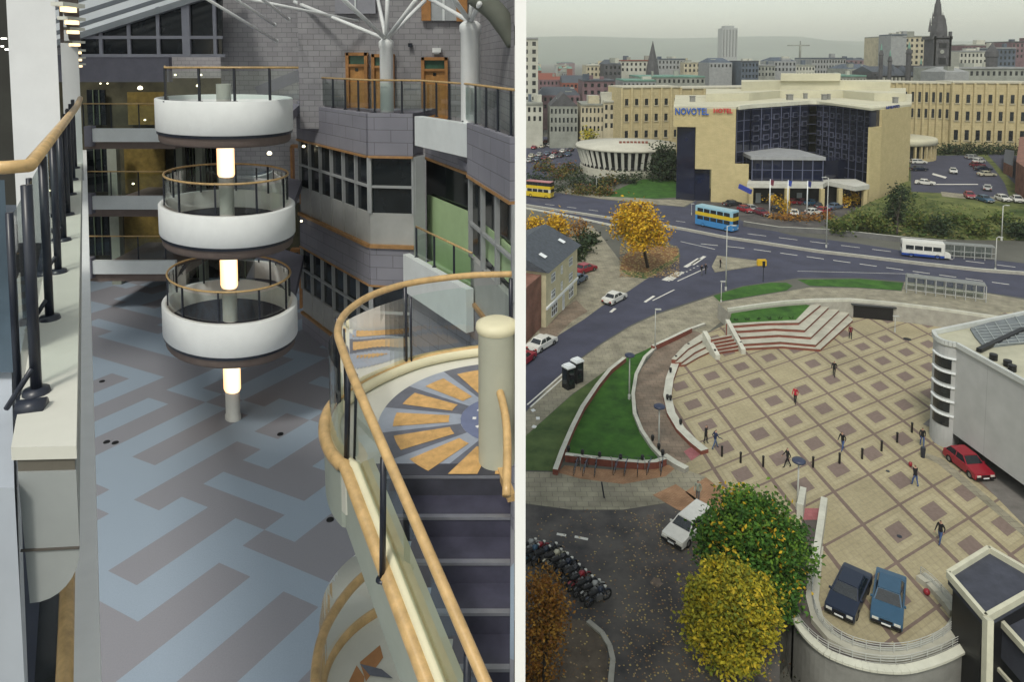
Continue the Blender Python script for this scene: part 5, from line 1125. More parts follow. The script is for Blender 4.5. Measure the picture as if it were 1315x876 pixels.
HS = [
 ('office_tower', 'pale slab tower with dark window bands on the skyline beside the white wall', 660, 691, 50, 300, 20, m_pale, m_greys, 'flat', 8, 3, None),
 ('town_house', 'grey gabled old building with round windows left of the long cream office', 706, 742, 136, 262, 16, m_mid, m_gst, 'gfront', 3, 7, 119),
 ('town_house', 'cream grey row building with a wide cornice beside the round hall', 746, 776, 135, 260, 16, m_sand, m_mid, 'flat', 3, 6, None),
 ('town_house', 'narrow cream end building touching the long cream office', 775, 789, 131, 258, 14, m_sand, m_pale, 'flat', 3, 2, None),
 ('town_house', 'pale building with flat roof at the far left below the slab tower', 662, 697, 134, 262, 18, m_pale, m_mid, 'flat', 2, 5, None),
 ('brick_house', 'purple brown brick block behind the grey gabled building', 690, 745, 122, 330, 20, m_pur, m_slate, 'hip', 2, 8, 112),
 ('brick_house', 'tall purple brick warehouse with two dark slots left of the cream office', 748, 790, 104, 330, 22, m_pur, m_slate, 'flat', 2, 5, None),
 ('brick_house', 'red brown terrace of pitched roofs under the hills at the left', 692, 722, 102, 400, 26, m_pur, m_red, 'gable', 2, 6, 94),
 ('brick_house', 'dull red terrace beside the purple warehouse in the left distance', 722, 752, 106, 380, 26, m_red, m_slate, 'gable', 2, 6, 97),
 ('stone_building', 'cream stone block with a pale roof above the purple warehouse', 753, 778, 84, 420, 25, m_sand, m_pale, 'flat', 3, 5, None),
 ('stone_building', 'dark sooty block with chimneys right of the cream stone block', 776, 798, 82, 400, 25, m_gst, m_slate, 'hip', 2, 4, 76),
 ('stone_building', 'pale cream hall with red dormers near the thin spire', 797, 842, 78, 430, 28, m_pale, m_red, 'flat', 2, 8, None),
 ('modern_building', 'grey block with green flat roof left above the cream office', 800, 842, 104, 340, 25, m_greys, m_grn, 'flat', 1, 8, None),
 ('modern_building', 'long low grey block with green copper edge above the hotel sign', 820, 905, 99, 360, 30, m_mid, m_grn, 'flat', 1, 14, None),
 ('modern_building', 'grey concrete block with dark top storey left of the skyline centre', 845, 882, 76, 480, 30, m_greys, m_blu, 'flat', 2, 8, None),
 ('modern_building', 'cream low block right of the grey concrete block with dark top', 878, 910, 80, 470, 26, m_sand, m_pale, 'flat', 2, 6, None),
 ('modern_building', 'grey block with dark pitched top storey left of the hotel roof', 911, 940, 80, 430, 26, m_greys, m_blu, 'hip', 1, 6, 74),
 ('modern_building', 'dark blue grey tower block rising behind the hotel roof', 952, 974, 79, 420, 24, m_blu, m_slate, 'flat', 3, 5, None),
 ('modern_building', 'mid grey block between the dark tower block and the pale centre block', 973, 995, 84, 430, 22, m_mid, m_greys, 'flat', 2, 5, None),
 ('modern_building', 'pale grey block with dark roof strip behind the hotel penthouse', 994, 1022, 78, 440, 26, m_greys, m_blu, 'hip', 2, 6, 73),
 ('modern_building', 'long grey office with dark blue flat top right of the hotel penthouse', 1042, 1086, 75, 460, 28, m_greys, m_blu, 'flat', 3, 12, None),
 ('modern_building', 'low pale block with stepped roof behind the long grey office', 1022, 1046, 84, 440, 24, m_pale, m_mid, 'flat', 2, 6, None),
 ('modern_building', 'low blue grey roofed block left of the sooty town hall', 1088, 1126, 88, 400, 26, m_mid, m_blu, 'hip', 2, 8, 82),
 ('modern_building', 'low block with green copper roof just right of the hotel penthouse', 1078, 1112, 98, 330, 22, m_mid, m_grn, 'flat', 1, 8, None),
 ('brick_house', 'dull red block on the horizon beyond the low blue grey roofs', 1084, 1120, 77, 620, 30, m_pur, m_slate, 'hip', 1, 6, 74),
 ('office_tower', 'cream office slab with many small windows behind the town hall', 1142, 1200, 47, 420, 30, m_sand, m_mid, 'flat', 6, 9, None),
 ('office_tower', 'grey stair tower at the left end of the cream office slab', 1144, 1164, 45, 415, 14, m_greys, m_blu, 'flat', 0, 0, None),
 ('modern_building', 'mauve grey flat block right of the clock tower', 1238, 1268, 58, 430, 26, m_pur, m_mid, 'flat', 2, 6, None),
 ('modern_building', 'pale banded block under the mauve grey block', 1232, 1272, 66, 380, 22, m_pale, m_greys, 'flat', 2, 8, None),
 ('modern_building', 'blue grey block with flat roof at the right skyline', 1272, 1304, 62, 400, 26, m_blu, m_greys, 'flat', 3, 6, None),
 ('modern_building', 'mauve block at the far right edge of the skyline', 1299, 1330, 54, 440, 26, m_pur, m_gst, 'flat', 3, 6, None),
 ('modern_building', 'long slate green roofed hall just above the right cream office', 1215, 1330, 88, 290, 24, m_mid, m_greys, 'flat', 1, 16, None),
 ('modern_building', 'pale green sloped roof block beside the clock tower foot', 1213, 1244, 92, 270, 16, m_greys, m_greys, 'hip', 0, 0, 86),
 ('stone_building', 'dark low stone range at the foot of the clock tower', 1120, 1215, 92, 330, 20, m_gst, m_slate, 'gable', 2, 14, 85),
]
for h in HS: house(*h)
# smaller roofs filling the distance, copied kinds with their own sizes
words = ['cream', 'grey', 'red brown', 'mauve', 'pale', 'sooty']; mats_ = [m_sand, m_greys, m_red, m_pur, m_pale, m_gst]; rfs = [m_slate, m_blu, m_mid, m_red, m_grn, m_slate]
cnt = {}
for k in range(110):
    x0 = 676 + (k * 37.7) % 640; w_ = R.uniform(8, 22); Y = R.uniform(480, 1700); yt = 75 + R.uniform(14, 24) * 480 / Y * 1.0; c = k % 6
    sec = int((x0 - 676) // 160); key = (c, sec); cnt[key] = cnt.get(key, 0) + 1
    where = ['above the round hall side', 'above the hotel sign', 'behind the hotel roof', 'behind the clock tower side'][min(sec, 3)]
    house('distant_building', '%s small %s distant roof %s, counting backwards' % (ORD[cnt[key] - 1], words[c], where), x0, x0 + w_, yt, Y, 25, mats_[c], rfs[(c + k) % 6], ['hip', 'flat', 'gable'][k % 3], 1 if Y < 700 else 0, 4, yt - 4 * 480 / Y, 'small distant town buildings')
# far tower, spire, crane, church
t = thing('tower_block', 'lone pale hazy tower block standing on the far skyline', 'tower', (*XY(930, 2300), 0))
b = MB(); p = XY(930, 2300); b.box(p[0], 2300, 0, 50, 50, zat(36, 2300), 0); b.box(p[0], 2300, zat(36, 2300), 32, 32, 8); b.build('wall', m_greys, t)
b = MB()
for k in range(-2, 3): b.box(p[0] + k * 10, 2274.6, 40, 3.2, .6, zat(38, 2300) - 40)
b.build('window', m_win, t)
p = D(838, 75, 430); b = MB(); b.lathe([(4, 0), (4, p.z - 8), (3.4, p.z - 4), (.1, zat(52, 430))], (p.x, 430, 0), 8); tag(b.build('church_spire', m_gst), 'thin dark church spire left of the skyline centre', 'spire')
p = D(1027, 82, 600); b = MB(); zt2 = zat(58, 600); b.beam((p.x, 600, 0), (p.x, 600, zt2), 1.4, 1.4); b.beam((p.x - 11, 600, zt2), (p.x + 8, 600, zt2), 1, 1); b.beam((p.x, 600, zt2), (p.x, 600, zt2 + 4), .8, .8)
tag(b.build('tower_crane', m_mid), 'thin tower crane faint above the hotel roof', 'crane')
ch_ = thing('clock_tower', 'tall sooty gothic town hall clock tower with crocketed spire', 'tower', (*XY(1212, 330), 0)); Yc = 330
def cbx(b, x0, x1, y0, y1, dep=None, m=0):
    p, q = XY(x0, Yc, 60)[0], XY(x1, Yc, 60)[0]; w_ = q - p; b.box((p + q) / 2, Yc + w_ / 2, zat(y1, Yc), w_, w_, zat(y0, Yc) - zat(y1, Yc), 0, m)
b = MB(); cbx(b, 1199.5, 1221.5, 48, 108); cbx(b, 1198, 1223, 46, 50); b.lathe([(10.2 * Yc / F, 0), (9.2 * Yc / F, (46 - 34) * Yc / F), (5.6 * Yc / F, (46 - 19) * Yc / F)], (XY(1210.5, Yc, 60)[0], Yc + 3.5, zat(46, Yc)), 8)
for x in (1200.5, 1220.5):
    cbx(b, x - 1.5, x + 1.5, 40, 108)
b.build('shaft', m_gst, ch_)
b = MB()
for (x, yb, yt, w_) in ((1210.5, 20, -14, 5.0), (1200.5, 40, 22, 1.9), (1220.5, 40, 22, 1.9), (1204, 30, 14, 1.5), (1217, 30, 14, 1.5), (1206.5, 20, 3, 1.3), (1214.5, 20, 3, 1.3)):
    p = D(x, yb, Yc); r = w_ * Yc / F; b.lathe([(r, 0), (r * .85, (zat(yt, Yc) - p.z) * .3), (.05, zat(yt, Yc) - p.z)], (p.x, Yc + 4, p.z), 8)
b.build('spire', m_gst, ch_)
p = D(1210.5, 66, Yc - .6); b = MB(); b.lathe([(.001, 0), (1.0, 0)], (0, 0, 0), 20); b.v = [Vector((q.x + p.x, Yc - .3, q.y + p.z)) for q in b.v]; b.build('clock_face', m_mid, ch_)
b = MB()
for y0, y1 in ((55, 61), (74, 82), (88, 100)): cbx(b, 1206, 1215, y0, y1)
for q in b.v: q.y = min(q.y, Yc + 1) - .25
b.build('window', m_black, ch_)
tr_ = thing('town_hall', 'dark stone town hall range with green capped turrets left of the clock tower', 'building', (*XY(1150, 320), 0))
b = MB(); facade(b, XY(1120, 325), XY(1180, 322), 0, zat(97, 322), 18); facade(b, XY(1176, 320), XY(1202, 322), 0, zat(84, 322), 18); facade(b, XY(1222, 322), XY(1240, 322), 0, zat(90, 322), 18); b.build('wall', m_gst, tr_)
for x, yt, w_ in ((1130.5, 60, 2.4), (1142, 68, 2.4), (1166, 58, 3.2), (1182, 78, 2.0)):
    p = D(x, 100, 318); r = w_ * 318 / F; b = MB(); zz = zat(yt, 318); b.lathe([(r, 0), (r, zz - 4), (r * 1.3, zz - 3.6), (r * .5, zz - 1), (.05, zz + 1.5)], (p.x, 318, 0), 8); b.build('turret', m_gst, tr_)
    b = MB(); b.lathe([(r * .62, zz - 1.4), (r * .4, zz), (.05, zz + 1.6)], (p.x, 318, .05), 8); b.build('turret_cap', m_grn, tr_)
for k in range(12):
    x = 1123 + k * 5; b = MB(); p, q = XY(x, 322), XY(x + 2, 322); facade(b, p, q, zat(104, 322), zat(99, 322), .2, 0, .8); b.build('window', m_pale, tr_)
for k in range(5):
    a, c = D(1146 + k * 12, 97, 322), D(1152 + k * 12, 88 - (k % 2) * 3, 330); b = MB(); b.face([(a.x - 3, 322, a.z), (a.x + 3, 322, a.z), (a.x, 330, a.z + 5)]); b.face([(a.x - 3, 322, a.z), (a.x, 330, a.z + 5), (a.x - 3, 334, a.z)]); b.face([(a.x + 3, 322, a.z), (a.x + 3, 334, a.z), (a.x, 330, a.z + 5)]); b.build('roof', m_slate, tr_)
p = D(1273, 84, 300); b = MB(); b.lathe([(2.2, 0), (2.2, zat(74, 300)), (2.6, zat(72, 300)), (2.4, zat(66, 300)), (1.2, zat(60, 300)), (.05, zat(54, 300))], (p.x, 300, 0), 10); tag(b.build('turret', m_gst), 'small domed dark turret right of the clock tower', 'tower')
# brick building end at right edge of car park
b = MB(); P = px([(1303, 246), (1330, 270), (1400, 250), (1400, 200), (1308, 205)], zc); b.prism(P, zc, zc + 7); tag(b.build('brick_house', m_brick), 'red brown brick building cut off by the right edge beside the car park', 'building')
b = MB(); P = px([(1288, 222), (1300, 228), (1302, 206), (1290, 204)], zc); b.prism(P, zc, zc + 3, 0, 1); tag(b.build('brick_shed', [m_brick, m_slate]), 'small brick shed with a dark roof above the access road', 'building')
# ================================================================== trees and shrubs
def leafmats(k, cols): return [mat('leaf %s %d' % (k, i), c, .7, .25, 1.5, spec=.25) for i, c in enumerate(cols)]
LF = {'green': leafmats('green', [(.03, .085, .012), (.05, .13, .016), (.10, .19, .02), (.48, .32, .02)]),
      'olive': leafmats('olive', [(.05, .08, .015), (.08, .11, .02), (.13, .13, .03), (.03, .055, .012)]),
      'lime': leafmats('lime', [(.22, .22, .02), (.36, .31, .02), (.48, .36, .025), (.13, .16, .02)]),
      'gold': leafmats('gold', [(.48, .28, .015), (.58, .36, .02), (.38, .19, .012), (.24, .2, .02)]),
      'rust': leafmats('rust', [(.20, .08, .015), (.28, .13, .02), (.36, .19, .03), (.10, .06, .02)]),
      'dark': leafmats('dark', [(.015, .03, .012), (.022, .042, .016), (.03, .05, .015), (.05, .06, .02)]),
      'mixed': leafmats('mixed', [(.04, .06, .015), (.12, .10, .02), (.20, .08, .02), (.03, .045, .015)])}
m_bark = mat('bark', (.035, .028, .022), .95, .3, 5, .4)
def tree(name, label, base, blobs, kind, nclump, per, size, trunk=.18, weights=(4, 4, 2, 1), cat='tree', group=None, spread=.5):
    t = thing(name, label, cat, base, group); b = MB(); vs, fs, ms = b.v, b.f, b.m
    rnd = random.Random(hash(label) % 1000 if False else sum(map(ord, label)))
    wl_ = sum(([i] * w for i, w in enumerate(weights)), [])
    tot = sum(q[3] * q[4] * q[5] for q in blobs); cl = []
    for (x, y, z, rx_, ry_, rz_) in blobs:
        for _ in range(max(3, int(nclump * rx_ * ry_ * rz_ / tot))):
            while 1:
                d = Vector((rnd.uniform(-1, 1), rnd.uniform(-1, 1), rnd.uniform(-1, 1)))
                if .02 < d.length <= 1: break
            r = rnd.uniform(.62, 1.0) if rnd.random() < .8 else rnd.uniform(.2, .7); d = d.normalized() * r * (1 + rnd.uniform(-.16, .26) * (1 if rnd.random() < .5 else .3))
            c = Vector((x + d.x * rx_, y + d.y * ry_, z + d.z * rz_)); cl.append(c); mm = rnd.choice(wl_)
            cs = size * rnd.uniform(1.4, 3.2) * spread * 2
            for _ in range(per):
                p = c + Vector((rnd.gauss(0, 1), rnd.gauss(0, 1), rnd.gauss(0, .8))) * cs * .5
                a = Vector((rnd.uniform(-1, 1), rnd.uniform(-1, 1), rnd.uniform(-.6, .6))).normalized(); u = a.cross(Vector((rnd.uniform(-1, 1), rnd.uniform(-1, 1), rnd.uniform(-1, 1)))).normalized(); s = size * rnd.uniform(.6, 1.25) * .5
                m_ = mm if rnd.random() < .75 else rnd.choice(wl_)
                i = len(vs); vs += [p - a * s, p + u * s * .55, p + a * s, p - u * s * .55]; fs.append([i, i + 1, i + 2, i + 3]); ms.append(m_)
    b.build('crown', LF[kind], t)
    b = MB(); base = Vector(base); top = Vector((sum(q[0] for q in blobs) / len(blobs), sum(q[1] for q in blobs) / len(blobs), sum(q[2] for q in blobs) / len(blobs)))
    b.tube([base, base.lerp(top, .5) + Vector((.05, 0, 0)), top], [trunk, trunk * .7, trunk * .35], 8)
    for k in range(min(9, len(cl))):
        c = cl[(k * 17) % len(cl)]; b.tube([base.lerp(top, .35 + .05 * k), base.lerp(c, .7) + Vector((0, 0, .3)), c], [trunk * .4, trunk * .2, trunk * .07], 5)
    b.build('trunk', m_bark, t); return t
def blob(x, y, Y, rpx, rz, ry=None):
    p = D(x, y, Y); k = Y / F; return (p.x, Y, p.z, rpx * k, (ry or rpx) * k, rz * k)
tree('broadleaf_tree', 'large green tree flecked with orange beside the ramp of the square', G(972, 770), [blob(965, 690, 41, 60, 52), blob(925, 705, 41, 35, 38), blob(1008, 710, 41, 34, 50), blob(985, 735, 40.5, 40, 45), blob(960, 662, 42, 38, 30), blob(1000, 765, 40, 25, 35)], 'green', 1050, 26, .30, .25, (5, 6, 3, 1), spread=.42)
tree('broadleaf_tree', 'yellow green autumn tree in front of the large green tree', (G(935, 876).x, 34.5, -.0), [blob(938, 765, 36.5, 44, 38), blob(914, 795, 36, 40, 38), blob(966, 788, 36, 36, 42), blob(930, 738, 37, 26, 16), blob(938, 828, 35.8, 44, 30), blob(900, 770, 36.3, 22, 20), blob(975, 755, 36.6, 18, 18)], 'lime', 900, 24, .25, .22, (4, 5, 2, 2), spread=.42)
tree('broadleaf_tree', 'rust orange thin tree in the bottom left corner of the car yard', (G(700, 876).x - .2, 34.5, 0), [blob(700, 760, 37, 26, 24), blob(697, 810, 36, 26, 36), blob(712, 790, 36.5, 18, 24), blob(692, 860, 35.5, 22, 28)], 'rust', 420, 12, .22, .12, (4, 4, 4, 2))
tree('golden_tree', 'bright golden tree standing on the leafy traffic island', G(832, 344), [blob(822, 290, 108, 30, 20), blob(800, 285, 109, 15, 16), blob(842, 300, 107, 17, 17), blob(820, 272, 110, 22, 12), blob(815, 312, 106, 18, 8)], 'gold', 420, 13, .55, .28, (5, 5, 2, 1))
tree('golden_tree', 'small golden tree at the left edge beyond the slate roof', G(690, 308), [blob(690, 288, 135, 10, 9), blob(683, 292, 135, 8, 8)], 'gold', 90, 10, .6, .15)
tree('golden_tree', 'small golden orange tree right of the slate roof by the kerb wall', G(716, 310), [blob(714, 287, 132, 12, 11), blob(720, 293, 131, 9, 10)], 'gold', 120, 10, .6, .15)
tree('rust_tree', 'small thin rusty tree between the golden trees', G(746, 312), [blob(744, 294, 130, 11, 13)], 'rust', 60, 9, .5, .12)
tree('dark_tree', 'very dark round tree right of the round hall', G(858, 228), [blob(855, 204, 192, 16, 18), blob(866, 212, 190, 14, 16), blob(847, 216, 190, 11, 10)], 'dark', 260, 12, .9, .3)
tree('dark_shrub', 'tall dark evergreen shrub on the green bank', G(1152, 300, .6), [blob(1152, 262, 139, 9, 27), blob(1148, 280, 138, 9, 16), blob(1158, 250, 141, 6, 12)], 'dark', 160, 12, .6, .2, cat='shrub')
tree('conifer', 'small yellow green conifer in front of the grey gabled building', G(757, 188), [blob(757, 174, 240, 8, 9)], 'lime', 50, 9, .9, .2)
SH = [(690, 232, 18, 12, 'dark', 'low dark shrub mass at the far left above the yellow bus'), (718, 224, 16, 10, 'mixed', 'rusty green shrub right of the left parking rows'), (742, 232, 14, 12, 'dark', 'dark shrub left of the round hall base'), (706, 241, 22, 8, 'dark', 'dark hedge lump just behind the yellow bus'), (732, 218, 12, 8, 'mixed', 'red and green shrub left of the round hall'), (748, 244, 16, 8, 'mixed', 'reddish shrub at the left tip of the lawn'), (766, 238, 14, 9, 'dark', 'dark shrub below the middle of the round hall'), (784, 232, 13, 9, 'mixed', 'orange tinted shrub below the round hall'), (806, 230, 14, 8, 'dark', 'dark shrub below the right part of the round hall'), (828, 224, 14, 8, 'dark', 'dark shrub between the round hall and the dark tree'), (876, 218, 10, 10, 'dark', 'dark shrub at the foot of the hotel side glass'), (775, 246, 12, 7, 'mixed', 'low mixed shrub at the lawn edge near the road'), (700, 214, 14, 9, 'mixed', 'autumn shrub beside the left parking rows'),
      (745, 318, 12, 10, 'dark', 'dark bush behind the red parked car'), (758, 308, 9, 8, 'dark', 'second dark bush towards the trunk road from the red car'), (735, 330, 8, 7, 'dark', 'dark bush touching the cream corner building'),
      (1080, 290, 14, 6, 'olive', 'low bush at the left tip of the green bank'), (1105, 284, 14, 9, 'olive', 'round bush on the lower left of the green bank'), (1128, 288, 13, 8, 'olive', 'bush left of the dark evergreen on the bank'), (1180, 284, 15, 9, 'olive', 'bush just right of the dark evergreen on the bank'), (1205, 290, 14, 9, 'dark', 'dark bush in the middle of the bank'), (1232, 284, 15, 8, 'olive', 'yellowish bush in the middle of the bank'), (1256, 292, 14, 8, 'olive', 'bush left of the bank lamp post'), (1285, 284, 15, 9, 'olive', 'bush right of the bank lamp post'), (1307, 294, 14, 9, 'dark', 'dark bush at the right edge of the bank')]
for (x, y, r, rz, kd, lb) in SH:
    g_ = G(x, y + rz * .6, 0 if x < 1060 else 1.2 if y > 282 else 2.0); tree('shrub', lb, g_, [(g_.x, g_.y, g_.z + rz * g_.y / F * .55, r * g_.y / F, r * g_.y / F * .8, rz * g_.y / F)], kd, 60, 11, .5 + g_.y * .0012, .06, cat='shrub')
for i in range(9):
    x = 1204 + i * 12; g_ = G(x, 198, zc); tree('shrub', ['first', 'second', 'third', 'fourth', 'fifth', 'sixth', 'seventh', 'eighth', 'ninth'][i] + ' dark shrub from the left in the hedge between car park and cream office', g_, [(g_.x, g_.y, g_.z + 1.3, 2.6, 1.8, 1.7)], 'dark', 30, 10, .8, .08, cat='shrub', group='hedge behind the car park')
# ground litter
b = MB()
for k in range(2600):
    x, y = R.uniform(690, 1000), R.uniform(655, 876)
    if R.random() < .55 and x < 800: continue
    p = G(x, y, .02); s = R.uniform(.03, .08); a = R.uniform(0, 6.28); c, d_ = math.cos(a) * s, math.sin(a) * s; b.face([p + Vector((c, d_, 0)), p + Vector((-d_, c, .015)), p + Vector((-c, -d_, 0)), p + Vector((d_, -c, .01))], R.randrange(3))
for k in range(1400):
    x, y = R.uniform(796, 872), R.uniform(316, 356); p = G(x, y, .05); s = .16; a = R.uniform(0, 6.28); c, d_ = math.cos(a) * s, math.sin(a) * s; b.face([p + Vector((c, d_, 0)), p + Vector((-d_, c, .04)), p + Vector((-c, -d_, 0)), p + Vector((d_, -c, .03))], R.randrange(3))
tag(b.build('fallen_leaves', [mat('dry leaf', (.34, .24, .13), .9, .2, 3), mat('yellow leaf', (.42, .32, .12), .9, .2, 3), mat('brown leaf', (.20, .11, .05), .9, .2, 3)]), 'scattered fallen autumn leaves on the asphalt yard and the traffic island', 'leaves', kind='stuff')
for k, (cx0, cy0, r) in enumerate(((843, 748, 9), (818, 686, 5), (836, 664, 7), (862, 700, 6), (802, 792, 4), (725, 760, 5))):
    p = G(cx0, cy0, .018); b = MB(); n_p = 14; b.face([p + Vector((math.cos(t * .4488) * r * .045 * R.uniform(.6, 1.2), math.sin(t * .4488) * r * .05 * R.uniform(.6, 1.2), 0)) for t in range(n_p)]); struct(b, 'patch', mat('worn patch', (.14, .11, .09), .9, .4, 2, .2, detail=10))
b = MB(); yk = [G(x, y, 0) for x, y in ((755, 800), (773, 815), (783, 832), (787, 850), (784, 880))]
for i in range(4): b.beam(v(yk[i], .07), v(yk[i + 1], .07), .3, .14)
tag(b.build('kerb', m_concrete), 'curved stone kerb in the bottom left of the car yard', 'kerb')
sheet('yard_island', [(690, 775), (735, 795), (762, 800), (779, 830), (782, 930), (640, 930), (640, 780)], mat('worn island ground', (.10, .08, .06), .9, .4, 1, .3, detail=10), 4)
# ================================================================== vehicles
m_tyre = mat('tyre', (.012, .012, .012), .85, .2, 8); m_rim = mat('rim', (.3, .3, .3), .35, .1, 8, metal=.7); m_lamp = mat('headlamp', (.6, .6, .55), .15, .05, 8); m_tail = mat('tail lamp', (.35, .02, .02), .25, .1, 8)
m_cw = mat('car window', (.015, .02, .025), .08, .2, 2, spec=.7)
def paint(name, col): return mat('paint ' + name, col, .3, .06, 3, spec=.55)
PT = {'white': paint('white', (.62, .62, .58)), 'red': paint('red', (.26, .012, .025)), 'navy': paint('navy', (.01, .018, .04)), 'blue': paint('blue', (.03, .085, .15)), 'silver': paint('silver', (.33, .34, .33)), 'dark': paint('dark', (.02, .022, .03)), 'maroon': paint('maroon', (.14, .015, .03)), 'cream': paint('cream', (.5, .48, .36)), 'green': paint('green', (.03, .09, .06)), 'steel': paint('steel', (.09, .13, .19))}
def wheel_parts(t, L, W, r=.31, xs=None, w=.2):
    for x in xs or (-L * .30, L * .31):
        for s in (-1, 1):
            b = MB(); P = [(r * .55, -w / 2), (r * .97, -w / 2), (r, -w * .35), (r, w * .35), (r * .97, w / 2), (r * .55, w / 2)]; b.lathe(P, (0, 0, 0), 16); b.v = [Vector((q.x + x, q.z + s * (W / 2 - w * .5), q.y + r)) for q in b.v]; o = b.build('wheel', m_tyre, t)
            b = MB(); b.lathe([(.001, 0), (r * .56, .0)], (0, 0, 0), 12); b.v = [Vector((q.x + x, s * (W / 2 - .02), q.y + r)) for q in b.v]; b.build('rim', m_rim, o)
def car_proto(name, cat, pn, kind='sedan', L=4.4, W=1.72, H=1.38):
    t = thing(name, '', cat); pm = PT[pn]; h = L / 2
    bw_ = .62 * H; tail = {'sedan': (-h, -h + .06, -h + .75), 'hatch': (-h, -h + .05, -h + .25), 'estate': (-h, -h + .05, -h + .22)}[kind]
    def arch(xc, r=.37, n=7): return [(xc + r * math.cos(math.pi * k / n), .28 + r * math.sin(math.pi * k / n) * .95) for k in range(n + 1)]
    prof = [(-h + .02, .28)] + arch(-L * .30)[::-1] + arch(L * .31)[::-1] + [(h - .02, .28), (h, .52), (h - .08, bw_ - .12), (h - .95, bw_ + .02), (h - 1.15, bw_ + .05), (-h + .55, bw_ + .07), (-h + .08, bw_ + .02), (-h, .5)]
    b = MB(); c2 = (sum(p[0] for p in prof) / len(prof), .55)
    lay = [(-W / 2, .97, .03), (-W / 2 + .07, 1, 0), (W / 2 - .07, 1, 0), (W / 2, .97, .03)]; N = len(prof)
    for (y, s, _) in lay: b.v += [Vector((p[0] * s, y, (p[1] - .55) * s + .55)) for p in prof]
    for j in range(3):
        for k in range(N): l = (k + 1) % N; b.f.append([j * N + k, j * N + l, (j + 1) * N + l, (j + 1) * N + k]); b.m.append(0)
    b.f.append([k for k in range(N)]); b.m.append(0); b.f.append([3 * N + k for k in reversed(range(N))]); b.m.append(0)
    b.build('body', pm, t)
    zb = bw_ + .03; x_f0, x_f1 = h - 1.15, h - 1.75; x_r0 = {'sedan': -h + .75, 'hatch': -h + .2, 'estate': -h + .12}[kind]; x_r1 = {'sedan': -h + 1.25, 'hatch': -h + .6, 'estate': -h + .35}[kind]
    wb, wt = W / 2 - .08, W / 2 - .24
    B = [Vector((x_f0, wb, zb)), Vector((x_r0, wb, zb)), Vector((x_r0, -wb, zb)), Vector((x_f0, -wb, zb))]; T = [Vector((x_f1, wt, H - .05)), Vector((x_r1, wt, H - .05)), Vector((x_r1, -wt, H - .05)), Vector((x_f1, -wt, H - .05))]
    def pane(nm, a, bb, c, d, i=.08):
        m_ = (a + bb + c + d) / 4; b = MB(); P = [p.lerp(m_, i) for p in (a, bb, c, d)]; nrm = (P[1] - P[0]).cross(P[2] - P[0]).normalized(); nrm = nrm if nrm.dot(m_ - Vector((0, 0, .8))) > 0 else -nrm
        b.face([p + nrm * .012 for p in P]); b.build(nm, m_cw, t)
    b = MB(); b.face(T)
    for k in range(4): b.face([B[k], B[(k + 1) % 4], T[(k + 1) % 4], T[k]])
    b.face([T[0] + Vector((.02, -.03, .05)), T[1] + Vector((.05, -.03, .05)), T[2] + Vector((.05, .03, .05)), T[3] + Vector((.02, .03, .05))])
    R4 = [T[0] + Vector((.02, -.03, .05)), T[1] + Vector((.05, -.03, .05)), T[2] + Vector((.05, .03, .05)), T[3] + Vector((.02, .03, .05))]
    for k in range(4): b.face([T[k], T[(k + 1) % 4], R4[(k + 1) % 4], R4[k]])
    b.build('roof', pm, t)
    pane('windscreen', B[3], B[0], T[0], T[3], .1); pane('rear_window', B[1], B[2], T[2], T[1], .12)
    for (a, c, d, e) in ((B[0], B[1], T[1], T[0]), (B[3], B[2], T[2], T[3])):
        ma, md = a.lerp(c, .5), e.lerp(d, .45); pane('side_window', a, ma, md, e, .1); pane('side_window', ma, c, d, md, .1)
    for s in (-1, 1):
        b = MB(); b.box(h - .02, s * (W / 2 - .28), .5, .06, .34, .13); b.build('headlight', m_lamp, t)
        b = MB(); b.box(-h + .015, s * (W / 2 - .25), .52, .06, .3, .14); b.build('tail_light', m_tail, t)
        b = MB(); b.box(h - 1.35, s * (W / 2 + .04), bw_ + .02, .12, .14, .1); b.build('mirror', pm, t)
    b = MB(); b.box(h, 0, .34, .12, W - .1, .14); b.box(-h, 0, .36, .12, W - .1, .14); b.box(h - .01, 0, .52, .04, .7, .12, 0, 0); b.build('bumper', m_black, t)
    b = MB(); b.box(h + .062, 0, .38, .012, .5, .1); b.box(-h - .062, 0, .42, .012, .5, .1); b.build('number_plate', m_white2, t)
    wheel_parts(t, L, W); return t
protos = {}
def car(kind, pn, x, y, head, label, z=0, to=None, group=None, cat='car', sc=None):
    """head: pixel the nose points to"""
    key = (kind, pn)
    a = G(x, y, z); q = G(*head, z); rz = math.atan2(q.y - a.y, q.x - a.x)
    if key not in protos: protos[key] = o = car_proto('parked_car', cat, pn, kind, {'sedan': 4.4, 'hatch': 3.8, 'estate': 4.6}[kind]); o.location = a; o.rotation_euler = (0, 0, rz); o['label'] = label; o['category'] = cat; kids_ = dup  # first of its kind
    else: o = dup(protos[key], a, rz, label)
    if group: o['group'] = group
    elif 'group' in o: del o['group']
    return o
def lift(o, z): o.location.z = z; return o
gp = 'cars near the square'
car('estate', 'white', 885, 684, (862, 704), 'white car with dark sunroof parked beside the large green tree', group=gp)
car('sedan', 'navy', 1090, 771, (1077, 799), 'very dark navy saloon, left one of the two parked inside the curved railing', group=gp)
car('sedan', 'blue', 1141, 779, (1138, 806), 'pale blue saloon, right one of the two parked inside the curved railing', group=gp)
car('sedan', 'white', 789, 387, (806, 378), 'white saloon parked half on the paving beside the side road', group=gp)
car('sedan', 'white', 696, 446, (716, 434), 'white saloon driving on the side road near the left edge', group=gp)
car('hatch', 'red', 1243, 603, (1262, 618), 'dark red car parked under the overhang of the grey building', group=gp)
car('sedan', 'red', 751, 349, (760, 346), 'red saloon parked on dark ground beside the cream corner building', group=gp)
